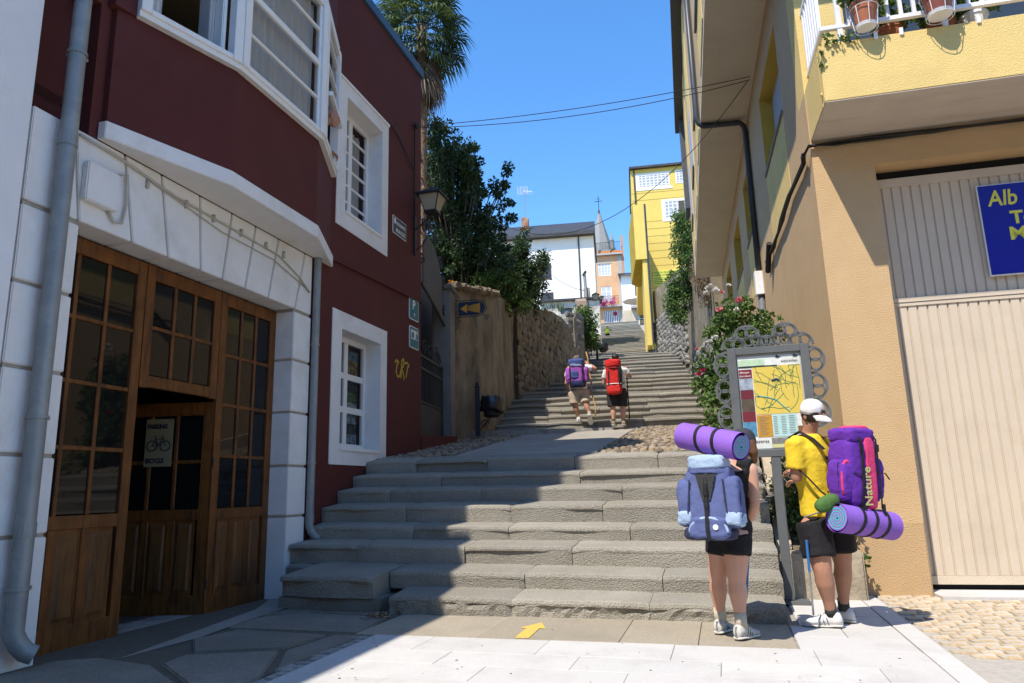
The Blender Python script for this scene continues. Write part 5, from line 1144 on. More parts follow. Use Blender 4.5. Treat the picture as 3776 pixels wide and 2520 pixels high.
# laurel behind the garden wall, crown outline followed by clumps
r_ = random.Random(77); cl = []
b0 = (-1.387,18.600,6.048)
outl = [(985, 262, 1030, 300), (978, 300, 1080, 345), (978, 345, 1100, 390), (975, 390, 1105, 440), (975, 440, 1120, 500), (975, 500, 1130, 560), (980, 560, 1150, 610), (985, 610, 1180, 650)]
K = 18.6 / 1650.0
def pxl(x, y, dy=0.0): return Vector(((x - 1055) * K * 1.0, dy, (700 - y) * K * 1.045))
for x0, y0, x1, y1 in outl:
    for _ in range(int((x1 - x0) / 3.2)):
        cl.append((pxl(r_.uniform(x0, x1), r_.uniform(y0, y1), r_.uniform(-0.9, 0.9)), r_.uniform(0.12, 0.30)))
for x, y in ((1088, 300), (1100, 312), (1095, 340), (1107, 360), (1098, 395), (1110, 420), (1125, 480), (1140, 500), (1150, 520), (1128, 530), (1118, 505), (1160, 470), (1172, 445), (1135, 545), (1155, 590), (1170, 570), (1118, 440), (1130, 455), (1150, 440), (1160, 420), (1168, 400), (1175, 380), (1180, 368), (1172, 410), (1185, 465), (1180, 490), (1165, 510), (1150, 480), (1140, 420), (1143, 405), (1008, 255), (1020, 262), (1160, 540), (1145, 560), (1190, 480)):
    cl.append((pxl(x, y, r_.uniform(-.4, .4)), r_.uniform(0.08, 0.17)))
tree('dense dark green laurel tree rising behind the garden wall', (b0[0], b0[1], 3.5), [(0, 0, 0), (0.05, 0, 1.6), (-0.1, 0, 3.0), (-0.15, 0, 4.6), (-0.3, 0, 6.2)], [((c[0], c[1], c[2] + b0[2] - 3.5), q) for c, q in cl], 75, 0.10, 0.034, LEAF_D, 1, 'laurel_tree')
# dark shrub beyond it
b1 = (0.233,21.500,6.763); K2 = 21.5 / 1650.0; cl = []
for x0, y0, x1, y1, n in ((1130, 555, 1215, 600, 14), (1110, 600, 1240, 640, 24), (1105, 640, 1255, 680, 26), (1130, 680, 1235, 735, 18), (1195, 520, 1215, 560, 4), (1235, 585, 1262, 605, 4)):
    for _ in range(n * 3): cl.append((((r_.uniform(x0, x1) - 1190) * K2, r_.uniform(-.6, .6), (700 - r_.uniform(y0, y1)) * K2), r_.uniform(.12, .30)))
tree('dark feathery shrub in front of the white house behind the wall', (b1[0], b1[1], 5.0), [(0, 0, 0), (0, 0, 1.0), (0.1, 0, 2.0), (0.1, 0, 3.2)], [((c[0], c[1], c[2] + b1[2] - 5.0), q) for c, q in cl], 70, 0.10, 0.024, LEAF_D, 2, 'garden_shrub', cat='shrub')
# bright shrub spilling over the wall
b2 = (-0.261,18.200,6.033); K3 = 18.2 / 1650.0; cl = []
for x0, y0, x1, y1, n in ((1085, 640, 1130, 690, 16), (1110, 632, 1195, 690, 46), (1150, 660, 1218, 722, 34), (1095, 620, 1110, 650, 6)):
    for _ in range(n): cl.append((((r_.uniform(x0, x1) - 1150) * K3, r_.uniform(-.5, .35), (690 - r_.uniform(y0, y1)) * K3), r_.uniform(.08, .2)))
tree('bright yellow-green shrub spilling over the top of the plaster wall', (b2[0], b2[1], 5.2), [(0, 0, 0), (0, 0, .5), (0.05, 0, 1.0)], [((c[0], c[1], c[2] + b2[2] - 5.2), q) for c, q in cl], 60, 0.075, 0.026, LEAF_L, 3, 'garden_shrub', cat='shrub')
# spiky clump on the rubble wall
sp = thing('iris_clump', 'clump of pale spiky iris leaves on top of the rubble wall', 'plant', (1.301,23.200,6.998), 0); f = MB()
for k in range(60):
    x = r_.uniform(-.45, .45); d = Vector((r_.uniform(-.5, .5), r_.uniform(-.4, .4), 1)); f.cur = r_.randrange(3); one_leaf(f, Vector((x, r_.uniform(-.2, .2), -0.1)), d, Vector((1, 0.3, 0)), r_.uniform(.25, .5), 0.02)
f.build('leaves', LEAF_L + [], sp)
mg = thing('marigolds', 'orange blossoms on the coping of the plaster wall beside the gate', 'flowers', (-1.178,14.500,5.399), 0); f = MB()
for k in range(7):
    c = Vector((r_.uniform(-.09, .09), r_.uniform(-.08, .08), r_.uniform(.0, .08)))
    for q in range(12): d = rand_dir(r_); one_leaf(f, c, d, rand_dir(r_), 0.06, 0.025)
f.build('petals', mat('marigold_petals', (0.65, 0.28, 0.01), (0.55, 0.2, 0.01), scale=9), mg); f = MB(); leaves(f, r_, [(Vector((0, 0, -.03)), .1)], 25, .06, .02, .1); f.build('leaves', LEAF_M, mg)
# ivy
def ivy(label, d, boxes, mats, seed, per=40, ln=0.11, wd=0.05, depth=0.35, name='ivy', rad=(.12, .28)):
    r_ = random.Random(seed); x0 = sum(b[0] + b[2] for b in boxes) / (2 * len(boxes)); o = thing(name, label, 'climber', PT(x0, max(b[3] for b in boxes), d), 0); bz = o.location.copy(); f = MB(); cl = []; st = MB()
    for a, b, c, e, n in boxes:
        for _ in range(int(n * 2.2)):
            p = Vector(PT(r_.uniform(a, c), r_.uniform(b, e), d + r_.uniform(-depth, depth))) - bz; cl.append((p, r_.uniform(*rad)))
    leaves(f, r_, cl, per, ln, wd, .2, droop=-.5); f.build('leaves', mats, o)
    for c, _ in cl[::4]: st.tube([c + Vector((0.05, 0.2, -0.5)), c + Vector((0, .1, -.2)), c], [.02, .015, .008], 5)
    tag(st.build('stems', BARK, o), kind='stuff'); return o
# plan positions of plants given by bearing and height seen from the street: the same ray rule for all of them
_c, _s, _cp, _sp = math.cos(R(1.45)), math.sin(R(1.45)), math.cos(R(11.7)), math.sin(R(11.7))
def PT(u, v, d):
    a, b = (u - 1175) / 1632, (784 - v) / 1632; rx, ry = a * _c + b * _s, -a * _s + b * _c
    y, z = _cp - ry * _sp, _sp + ry * _cp; k = d / y; return (rx * k, d, 1.15 + z * k)
ivy('green ivy hanging over the weathered wall at the left of the far steps', 31, [(1325, 708, 1352, 735, 12), (1335, 725, 1366, 790, 16), (1348, 760, 1368, 795, 6)], [LEAF_M[0], LEAF_M[1], LEAF_L[1]], 41)
ivy('tall mass of ivy on the right wall below the yellow house', 33.5, [(1548, 485, 1598, 540, 22), (1545, 530, 1600, 590, 26), (1560, 590, 1600, 640, 14)], [LEAF_M[0], LEAF_M[1], LEAF_L[1]], 42)
ivy('lower mass of ivy hanging beside the steps on the right wall', 34, [(1535, 628, 1590, 680, 22), (1528, 660, 1585, 715, 24), (1545, 700, 1572, 740, 10)], [LEAF_M[0], LEAF_M[1], LEAF_L[1]], 43)
DRY = [leaf_mat('dry_vine_a', (0.26, 0.17, 0.09), (0.2, 0.13, 0.07), .15), leaf_mat('dry_vine_b', (0.18, 0.115, 0.06), (0.14, 0.09, 0.05), .15), leaf_mat('dry_vine_c', (0.30, 0.22, 0.14), (0.24, 0.17, 0.1), .15)]
ivy('tangle of dry brown vines on the wall under the overhanging floors', 27.5, [(1592, 585, 1625, 650, 18), (1600, 640, 1650, 700, 20), (1620, 620, 1660, 690, 14)], DRY, 44, 46, 0.13, 0.012)

# ---------------------------------------------------------------- planter with hedge and roses between the steps and the orange house
pr = thing('planter', 'low rough stone planter beside the lower steps, under the hedge', 'planter', (0.9, 8.2, 0), STREET); PBX = (0.9, 8.2, 0)
PLT = worn('planter_render', (0.42, 0.345, 0.25), (0.34, 0.28, 0.2), (0.24, 0.2, 0.14), scale=4, stain_scale=2, bump=0.6, bscale=30)
MB().box((0.47, 7.95, -0.1), (1.262, 8.1, 0.46)).build('front_wall', PLT, pr, PBX, bevel=0.02, rough=0.008)
MB().prism([(8.1, -0.1), (15.3, -0.1), (15.3, 2.75), (13.6, 2.35), (9.6, 1.75), (8.1, 0.5)], 0.47, 0.62, 'yz').build('side_wall', PLT, pr, PBX)
MB().prism([(8.101, -0.1), (15.3, -0.1), (15.3, 2.6), (13.6, 2.2), (9.6, 1.6), (8.101, 0.42)], 0.621, 1.25, 'yz').build('soil', EARTH, pr, PBX)
for k in range(26):
    f_ = k / 25; s_ = 8.6 + 6.8 * f_; z = 0.9 + 0.25 * (s_ - 8.6) if s_ < 12.5 else 1.85 + 0.13 * (s_ - 12.5)
    o = bpy.data.objects.new('stone', rocks_g[k % 6]); COL.objects.link(o); o.parent = pr; o.location = (0.5 - PBX[0], s_ - PBX[1], z); o.scale = (.26, .34 + .1 * (k % 3), .24); o.rotation_euler = (.2, .1 * k, .3 * k)
r_ = random.Random(51)
hd_ = thing('hedge', 'dark green clipped shrub behind the map stand', 'shrub', (0.95, 8.5, 0.4), STREET); f = MB(); cl = []
for _ in range(120): cl.append((Vector((r_.uniform(-.38, .30), r_.uniform(-.42, .4), r_.uniform(-0.12, .95))), r_.uniform(.09, .17)))
leaves(f, r_, cl, 60, .05, .02, .1); f.build('leaves', [LEAF_M[2], LEAF_M[0], LEAF_D[1]], hd_)
st = MB()
for c, _ in cl[::6]: st.tube([(0, 0, 0), tuple(Vector(c) * .6), tuple(c)], [.015, .01, .005], 5)
tag(st.build('stems', BARK, hd_), kind='stuff')
# rose bush
rb = thing('rose_bush', 'tall rose bush with pink and white blooms beside the steps', 'rose bush', (3.057,9.800,2.024), 0); bz = rb.location.copy(); f = MB(); cl = []
for a, b, c, e, n, d in ((1640, 715, 1760, 770, 34, 9.9), (1622, 760, 1745, 830, 44, 9.8), (1605, 825, 1690, 890, 30, 9.7), (1598, 880, 1665, 925, 16, 9.6), (1660, 690, 1720, 730, 10, 10), (1720, 740, 1790, 800, 12, 10.2), (1628, 935, 1690, 1010, 16, 9.3), (1685, 830, 1760, 1000, 26, 9.9)):
    for _ in range(n): cl.append((Vector(PT(r_.uniform(a, c), r_.uniform(b, e), d + r_.uniform(-.35, .35))) - bz, r_.uniform(.05, .13)))
leaves(f, r_, cl, 30, .068, .03, .1); f.build('leaves', [LEAF_M[1], LEAF_M[0], LEAF_L[1]], rb)
st = MB()
for c, _ in cl[::4]: st.tube([(0.05 * c.x, 0, -0.5), tuple(c * .5 + Vector((0, 0, -.05))), tuple(c)], [.014, .009, .004], 5)
for u, v in ((1635, 665), (1697, 690), (1655, 712), (1745, 720), (1608, 855)):
    c = Vector(PT(u, v, 9.7)) - bz; st.tube([tuple(c + Vector((.03, .1, -.6))), tuple(c + Vector((.02, .05, -.3))), tuple(c)], .006, 5)
tag(st.build('stems', LEAF_M[2], rb), kind='stuff')
PINK = mat('pink_petals', (0.72, 0.28, 0.30), (0.66, 0.2, 0.24), scale=14); WPET = mat('white_petals', (0.78, 0.76, 0.72), (0.72, 0.70, 0.66), scale=14); MAG = mat('magenta_petals', (0.62, 0.05, 0.16), (0.5, 0.03, 0.12), scale=14)
def rose(u, v, d, r0, m):
    c = Vector(PT(u, v, d)) - bz; p = MB()
    for k in range(26):
        dr = rand_dir(r_); dr.z = abs(dr.z) * .8 - .1; one_leaf(p, c + dr * r0 * .25, dr, rand_dir(r_), r0, r0 * .5)
    p.build('rose', m, rb)
for u, v, r0, m in ((1697, 692, .062, PINK), (1652, 714, .055, PINK), (1640, 668, .06, WPET), (1628, 660, .055, WPET), (1622, 675, .05, WPET), (1658, 672, .03, PINK), (1612, 852, .042, MAG), (1602, 860, .04, MAG), (1640, 775, .045, WPET), (1628, 785, .04, WPET), (1690, 712, .04, WPET), (1672, 655, .03, WPET), (1655, 925, .04, WPET), (1648, 935, .035, WPET), (1600, 802, .03, PINK), (1665, 1012, .03, WPET)): rose(u, v, 9.55, r0, m)
yu = thing('yucca', 'spiky dark yucca leaves leaning over the steps below the roses', 'plant', (2.712,9.700,2.683), 0); f = MB()
for k in range(34):
    a = r_.uniform(0, 2 * math.pi); d = Vector((math.cos(a) - .35, math.sin(a) * .7, r_.uniform(-.35, .75))); f.cur = r_.randrange(2); one_leaf(f, Vector((0, 0, 0)), d, Vector((0, 0, 1)), r_.uniform(.25, .46), .013)
f.build('leaves', [LEAF_D[0], LEAF_M[2]], yu)

# ---------------------------------------------------------------- fan palm behind the maroon house
pc = (-2.081,16.000,12.739); pz = 2.6
pm = thing('palm_tree', 'tall fan palm with a skirt of dead fronds behind the maroon house', 'tree', (pc[0], pc[1], pz), 0); H = pc[2] - pz
FIBRE = worn('palm_fibre', (0.24, 0.16, 0.09), (0.13, 0.085, 0.05), (0.36, 0.28, 0.19), scale=9, stain_scale=5, bump=1.0, bscale=25, stretch=(3, 3, 1))
tk = MB(); tk.tube([(0, 0, H * k / 8) for k in range(9)], [.13, .125, .12, .12, .12, .13, .14, .16, .14], 10); tk.build('trunk', FIBRE, pm, smooth=True)
f = MB(); r_ = random.Random(61)
for k in range(260):
    z = r_.uniform(0.8, H - .4); a = r_.uniform(0, 6.28); d = Vector((math.cos(a), math.sin(a), -.9 if r_.random() < .5 else .6)); one_leaf(f, Vector((math.cos(a) * .11, math.sin(a) * .11, z)), d, Vector((0, 0, 1)), r_.uniform(.08, .2), .025)
tag(f.build('leaf_bases', FIBRE, pm), kind='stuff')
PALM_G = [leaf_mat('palm_green_a', (0.075, 0.115, 0.032), (0.05, 0.08, 0.024)), leaf_mat('palm_green_b', (0.11, 0.15, 0.05), (0.08, 0.115, 0.035)), leaf_mat('palm_green_c', (0.04, 0.068, 0.022), (0.03, 0.05, 0.018))]
PALM_DEAD = [leaf_mat('palm_dead_a', (0.24, 0.165, 0.09), (0.17, 0.115, 0.06), .15), leaf_mat('palm_dead_b', (0.15, 0.10, 0.06), (0.11, 0.075, 0.045), .15), leaf_mat('palm_dead_c', (0.33, 0.26, 0.17), (0.27, 0.2, 0.12), .15)]
def frond(mb, c, d, size, droop, nm=3):
    d = d.normalized(); sd = d.cross(Vector((0, 0, 1))); sd = sd.normalized() if sd.length > .05 else Vector((1, 0, 0)); nn = sd.cross(d); tip = c + d * size * .75
    mb.cur = 2; mb.tube([tuple(c), tuple(tip)], [.016, .008], 4); shade = r_.randrange(nm)
    for k in range(24):
        a = R(-115 + 230 * k / 23 + r_.uniform(-3, 3)); q = d * math.cos(a) + sd * math.sin(a); L_ = size * (.62 + .2 * math.cos(a)) * r_.uniform(.85, 1.05)
        p1 = tip + q * L_ * .55 + nn * .02; p2 = tip + q * L_ * .85 + Vector((0, 0, -droop * L_ * .30)); w = nn.cross(q).normalized() * .027 * size
        mb.cur = shade if r_.random() < .7 else r_.randrange(nm)
        mb.add([tip, p1 + w, p1 - w, p2 + Vector((0, 0, -droop * L_ * .1))], [(0, 1, 2), (1, 3, 2)])
f = MB(); dead = MB(); c0 = Vector((0, 0, H))
for k in range(54):
    a = k * 2.4; el = 1.1 - 1.95 * (k / 53); d = Vector((math.cos(a) * math.cos(el), math.sin(a) * math.cos(el), math.sin(el))); frond(f, c0 + Vector((0, 0, -0.45 * k / 53)), d, r_.uniform(.85, 1.12), .8)
for k in range(40):
    a = k * 2.4 + 1; el = -1.0 - .45 * r_.random(); d = Vector((math.cos(a) * math.cos(el), math.sin(a) * math.cos(el), math.sin(el))); frond(dead, c0 + Vector((0, 0, -.45 - .6 * k / 40)), d, r_.uniform(.75, 1.05), 1.0)
f.build('crown', PALM_G, pm); dead.build('dead_fronds', PALM_DEAD, pm)

# ---------------------------------------------------------------- houses up the hill
SLATE = worn('slate_roof', (0.035, 0.035, 0.038), (0.055, 0.055, 0.058), (0.08, 0.077, 0.073), scale=8, stain_scale=3, rough=0.55, bump=0.5, bscale=30)
WHITEW = worn('limewash', (0.82, 0.81, 0.79), (0.78, 0.77, 0.75), (0.66, 0.64, 0.6), scale=1.5, stain_scale=.6, stain_pos=(.6, .9), bump=.15)
BROWNF = mat('brown_window_wood', (0.10, 0.055, 0.035), (0.08, 0.045, 0.03), scale=5)
def facade(o, w, h, ops, m, th=.35, name='wall', z0=0.0, x0=0.0):
    xs_ = sorted({x0, x0 + w, *[v for p in ops for v in p[:2]]}); zs_ = sorted({z0, z0 + h, *[v for p in ops for v in p[2:4]]}); mb = MB()
    for a, b in zip(xs_, xs_[1:]):
        for c, d in zip(zs_, zs_[1:]):
            mx_, mz_ = (a + b) / 2, (c + d) / 2
            if not any(p[0] < mx_ < p[1] and p[2] < mz_ < p[3] for p in ops): mb.box((a, 0, c), (b, th, d))
    return mb.build(name, m, o)
def win(o, x0, x1, z0, z1, m, cols=2, rows=3, fw=.07, depth=.12, glass=GLASS2, open_=None, name='window'):
    f = MB(); f.box((x0, depth, z0), (x0 + fw, depth + .06, z1)).box((x1 - fw, depth, z0), (x1, depth + .06, z1)).box((x0 + fw, depth, z0), (x1 - fw, depth + .06, z0 + fw)).box((x0 + fw, depth, z1 - fw), (x1 - fw, depth + .06, z1))
    for k in range(1, cols): x = x0 + (x1 - x0) * k / cols; f.box((x - fw * .35, depth + .005, z0 + fw), (x + fw * .35, depth + .05, z1 - fw))
    for k in range(1, rows): z = z0 + (z1 - z0) * k / rows; f.box((x0 + fw, depth + .01, z - fw * .28), (x1 - fw, depth + .045, z + fw * .28))
    w = f.build(name, m, o); MB().box((x0 + fw * .5, depth + .02, z0 + fw * .5), (x1 - fw * .5, depth + .03, z1 - fw * .5)).build('pane', glass, w); return w
def house(label, cat, base, az, name='house'): o = thing(name, label, cat, (0, 0, 0), az); o.location = base; return o
# white house with slate roof
bb = (-2.493,58.000,16.185); k_ = 58 / 1632
o = house('white house with slate roof and brown window frames beyond the trees', 'house', (bb[0], bb[1], bb[2] - 3.0), 8.0, 'slate_roofed_house')
Hh = (7.137,56.700,21.789)[2] - bb[2] + 3.0; z1_ = (3.342,57.000,19.635)[2] - bb[2] + 3; z0_ = (3.291,57.000,18.197)[2] - bb[2] + 3; zz1 = (3.287,57.000,17.083)[2] - bb[2] + 3
xa, xb = 4.95, 6.0; Wd = 9.62
facade(o, Wd, Hh, [(xa, xb, z0_, z1_), (xa + .1, xb + .1, zz1 - 1.4, zz1), (1.4, 2.4, z0_, z1_)], WHITEW)
MB().box((0, .351, 0), (Wd, 7, Hh)).build('body', WHITEW, o)
for a, b, c, d in ((xa, xb, z0_, z1_), (xa + .1, xb + .1, zz1 - 1.4, zz1), (1.4, 2.4, z0_, z1_)):
    win(o, a, b, c, d, BROWNF, 2, 3, .11, -0.02); 
MB().prism([(-.6, Hh), (7.6, Hh), (7.6, Hh + .2), (3.5, Hh + 2.6), (-.6, Hh + .28)], -.3, Wd + .12, 'yz').build('roof', SLATE, o)
MB().tube([(Wd - 1.25, -.06, Hh), (Wd - 1.25, -.06, .5)], .06, 8).build('rain_pipe', DARK_PIPE, o)
MB().box((3.4, 1.6, Hh + .8), (4.0, 2.2, Hh + 2.7)).build('chimney', worn('brick_chimney', (.32, .14, .08), (.26, .11, .07), (.4, .3, .22), scale=4), o)
MB().tube([(3.7, 1.9, Hh + 2.6), (3.7, 1.9, Hh + 5.5)], .03, 6).build('aerial_mast', ZINC, o)
ae = MB()
for k in range(9): ae.tube([(3.1, 1.87, Hh + 5.0 + k * .09), (4.0, 1.87, Hh + 5.0 + k * .09)], .014, 4)
for k in range(4): ae.tube([(3.1 + k * .3, 1.87, Hh + 5.0), (3.1 + k * .3, 1.87, Hh + 5.72)], .018, 4)
ae.tube([(3.6, 1.9, Hh + 5.3), (4.5, 1.2, Hh + 4.9)], .03, 6)
for k in range(7): ae.tube([(3.7 + k * .13, 1.82 - k * .1, Hh + 5.35 - k * .065), (3.7 + k * .13, 1.82 - k * .1, Hh + 5.05 - k * .065)], .014, 4)
ae.build('aerial', mat('aerial_mesh', (.6, .63, .68), (.55, .57, .6)), o)
# low shed in front of it with chimney
bb = (2.017,45.000,11.835)
o = house('low whitewashed shed with slate coping and a flue above the garden wall', 'shed', (bb[0], bb[1], bb[2] - 1.2), 8, 'garden_shed')
Hs = (5.787,44.500,13.008)[2] - bb[2] + 1.2
facade(o, 3.72, Hs, [(1.2, 1.95, Hs - .85, Hs - .45)], worn('peeling_limewash', (.66, .62, .55), (.5, .46, .4), (.3, .26, .2), scale=3, stain_scale=2, stain_pos=(.45, .6))); win(o, 1.2, 1.95, Hs - .85, Hs - .45, BROWNF, 2, 1, .05)
MB().box((0, .351, 0), (3.72, 3, Hs)).build('body', WHITEW, o); MB().prism([(-.25, Hs), (3.2, Hs + .5), (3.2, Hs + .6), (-.25, Hs + .12)], -.2, 3.9, 'yz').build('roof', SLATE, o)
MB().box((2.72, .5, Hs + .1), (3.15, 1.0, Hs + .95)).build('chimney', worn('grey_chimney', (.36, .33, .29), (.3, .27, .24), (.2, .18, .15)), o)
MB().tube([(2.86, .7, Hs + .95), (2.83, .7, Hs + 1.9)], .1, 10).build('flue', ZINC, o); MB().obox((2.83, .7, Hs + 2.0), (.34, .3, .12), Matrix.Rotation(R(-55), 3, 'Y')).build('cowl', BLACK_METAL, o)
# lamps on a pole by the far steps
lpb = (4.503,40.000,10.966)
o = thing('street_lamp', 'twin lantern street lamp on a thin pole beside the far steps', 'street lamp', lpb, 0); zt_ = (4.972,40.000,11.788)[2] - lpb[2]
MB().tube([(0, 0, -.8), (-.05, 0, zt_ + .75)], .035, 6).tube([(0, 0, zt_ + .1), (.25, 0, zt_ - .03), (.42, 0, zt_ - .02)], .018, 5).tube([(0, 0, zt_ + .15), (.55, .3, zt_ + .1), (.8, .5, zt_ + .08)], .015, 5).build('pole', BLACK_METAL, o); lantern(o, (.42, 0, zt_), .95); lantern(o, (.85, .5, zt_ + .13), .55)
# orange terrace house at the top
bb = (11.232,95.000,23.157); ZB = bb[2] - 2.0
def zz(y, x=1400): return PT(x, y, 95)[2] - ZB
X = lambda x, y=650: PT(x, y, 95)[0] - PT(1362, 741, 95)[0]
o = house('orange terrace house with pink flower balcony and striped gate at the top', 'house', (bb[0], bb[1], ZB), 9, 'terrace_house')
PEACH = worn('peach_render', (.62, .375, .21), (.58, .345, .19), (.5, .3, .17), scale=1.5, bump=.1)
facade(o, 4.3, zz(589), [(1.0, 2.75, zz(634), zz(607)), (1.25, 2.7, zz(694), zz(659)), (1.45, 3.95, 1.0, zz(714))], PEACH)
MB().box((0, .351, 0), (4.3, 8, zz(589))).build('body', PEACH, o)
GS_ = mat('grey_stone_trim', (.42, .39, .36), (.37, .34, .31), scale=4)
MB().box((3.72, -.03, 0), (4.3, 0, zz(589))).box((.9, -.03, zz(607)), (2.85, 0, zz(603))).build('trim', GS_, o); MB().box((-.2, -.5, zz(589)), (4.4, .4, zz(585))).build('cornice', GS_, o)
PALE_P = mat('pale_curtained_pane', (.50, .53, .56), (.40, .43, .46), rough=.15, scale=3); win(o, 1.0, 2.75, zz(634), zz(607), WHITEW, 4, 4, .1, .05, PALE_P); win(o, 1.25, 2.7, zz(694), zz(659), WHITEW, 2, 3, .12, .05, PALE_P)
MB().box((0, -.9, zz(709)), (4.0, 0, zz(705))).build('balcony_slab', GS_, o)
bl_ = MB()
for k in range(18): bl_.tube([(.5 + k * .18, -.85, zz(706)), (.5 + k * .18, -.85, zz(685))], .02, 4)
bl_.tube([(.5, -.85, zz(685)), (3.6, -.85, zz(685))], .03, 4); bl_.build('balcony_rail', BLACK_METAL, o)
f = MB(); r_ = random.Random(71); leaves(f, r_, [(Vector((r_.uniform(1.0, 3.2), -1.0, zz(699) + r_.uniform(-.4, .4))), .22) for _ in range(22)], 30, .14, .07, .2, 1); f.build('balcony_flowers', mat('petunia', (.55, .04, .26), (.45, .03, .2), scale=6), o)
MB().box((1.45, .1, .6), (3.95, .15, zz(714))).build('striped_gate', striped('gate_stripes', (.75, .75, .75), (.08, .10, .14), 4.2, 'X', width=.5), o)
MB().lathe([(.0, -.01), (.3, -.01), (.3, .01), (.0, .01)], (3.0, .08, zz(722)), 14, Matrix.Rotation(R(90), 3, 'X')).build('no_parking_disc', mat('disc_red', (.35, .03, .04), (.25, .03, .08)), o)
tr_ = MB()
for k in range(20): tr_.tube([(.1 + k * .21, -.4, zz(585)), (.1 + k * .21, -.4, zz(561))], .02, 4)
tr_.tube([(0, -.4, zz(561)), (4.3, -.4, zz(560))], .03, 4); tr_.build('terrace_rail', BLACK_METAL, o)
MB().box((0, 2.5, zz(589)), (4.3, 3, zz(565))).build('terrace_wall', mat('orange_wall', (.65, .25, .06), (.6, .22, .05)), o)
for x in (1.3, 2.9): MB().lathe([(.12, 0), (.18, .35), (.2, .35)], (x, 0, zz(584)), 10).build('terrace_pot', TERRA, o)
MB().prism([(0, 0), (8, 0), (8, zz(556)), (3, zz(548)), (1.2, zz(566)), (0, zz(545))], 4.301, 4.65, 'yz').build('party_wall', worn('party_render', (.50, .27, .17), (.45, .24, .15), (.4, .22, .14)), o)
# white stone house beside it
bb = (14.868,92.000,22.418); ZB = bb[2] - 2.0
def zz(y, x=1460): return PT(x, y, 92)[2] - ZB
o = house('whitewashed stone house with slate eaves and small balcony at the top', 'house', (bb[0], bb[1], ZB), 9, 'stone_house')
facade(o, 5.0, zz(630), [(1.75, 2.9, zz(682), zz(658)), (2.0, 3.4, 1.3, zz(716))], WHITEW); MB().box((0, .351, 0), (5, 8, zz(630))).build('body', WHITEW, o)
MB().box((-.1, -.03, 0), (5, -.001, zz(712))).build('stone_base', worn('sandstone', (.58, .50, .38), (.5, .43, .32), (.4, .33, .25)), o)
win(o, 1.75, 2.9, zz(682), zz(658), BROWNF, 2, 3, .08, .1); win(o, 2.0, 3.4, 1.3, zz(716), WHITEW, 2, 2, .1, -.05)
MB().prism([(-.7, zz(633)), (6, zz(600)), (6, zz(598)), (-.7, zz(630))], -.4, 5.2, 'yz').build('roof', SLATE, o)
MB().box((1.1, -.9, zz(711)), (3.6, 0, zz(706))).build('balcony_slab', GS_, o)
b2_ = MB()
for k in range(12): b2_.tube([(1.15 + k * .22, -.85, zz(706)), (1.15 + k * .22, -.85, zz(693))], .03, 4)
b2_.tube([(1.1, -.85, zz(693)), (3.6, -.85, zz(692))], .04, 4); b2_.build('balcony_rail', BROWNF, o)
pz_ = thing('parasol', 'white open parasol in front of the stone house at the top', 'parasol', (16.093,88.000,21.331), 0); h_ = PT(1465, 690, 88)[2] - pz_.location.z
MB().tube([(0, 0, -.5), (0, 0, h_ + .6)], .04, 6).build('pole', ZINC, pz_); MB().lathe([(1.9, h_ - .1), (1.0, h_ + .3), (0.02, h_ + .6), (.01, h_ + .58), (1.0, h_ + .26)], (0, 0, 0), 8).build('canopy', WHITEW, pz_)
# church spire
sc = (17.216,128.000,45.026); o = house('grey stone church spire with iron cross above the roofs', 'church', (sc[0], sc[1], sc[2]), 12, 'church_spire'); hs = PT(1376, 487, 128)[2] - sc[2]
MB().lathe([(2.35, -1), (2.2, 0), (.12, hs)], seg=8).build('spire', worn('spire_stone', (.27, .27, .26), (.20, .20, .19), (.33, .33, .315), scale=3, stain_scale=3, bump=.6, bscale=8), o)
MB().box((-2.2, -2.2, -12), (2.2, 2.2, -1)).build('tower', worn('tower_stone', (.36, .34, .3), (.3, .28, .25), (.25, .23, .2)), o)
hc = PT(1375, 450, 128)[2] - sc[2]
MB().tube([(0, 0, hs), (0, 0, hc)], .06, 5).tube([(-.75, 0, hc - 1.1), (.75, 0, hc - 1.1)], .06, 5).tube([(-.4, 0, hc - .6), (.4, 0, hc - .6)], .04, 5).build('cross', BLACK_METAL, o); MB().lathe([(.3, hs - .9), (.2, hs - .2), (.14, hs + .4)], seg=8).build('finial', BROWNF, o)
for dx in (-2.3, 2.3):
    for dy in (-2.3, 2.3): MB().lathe([(.32, -1), (.32, .6), (.42, .7), (.3, .8), (.03, 2.2)], (dx, dy, 0), 8).build('pinnacle', MATS['spire_stone'], o)
# yellow house
YH = worn('yellow_siding', (.70, .52, .13), (.66, .485, .12), (.58, .42, .1), scale=1.2, stain_scale=.5, stain_pos=(.55, .9), bump=.08)
YH_SHADE = worn('shaded_yellow_siding', (.44, .30, .022), (.40, .27, .02), (.34, .23, .018), scale=1.2)  # yellow siding with the shade of the wing's side put into the colour
bb = (9.997,50.000,10.736); ZB = bb[2] - 1.0; xl = (9.737,50.000,23.438)[0]
def zz(y, x=1530): return PT(x, y, 49.6)[2] - ZB
o = house('tall yellow pension house with white framed windows and ivy, right of the far steps', 'house', (bb[0] - .75, bb[1], ZB), 9.5, 'yellow_house')
PALE_PANE = mat('curtained_pane', (.42, .44, .46), (.30, .32, .35), rough=.15, scale=3, spec=.5)
Ht = zz(384)
def XX(x, y): return (PT(x, y, 49.6)[0] - bb[0] + .75) / math.cos(R(9.5))
top = (XX(1466, 410), XX(1536, 410), zz(428), zz(397)); top2 = (XX(1549, 405), XX(1590, 405), zz(424), zz(393)); mid = (XX(1525, 482), XX(1592, 482), zz(503), zz(461))
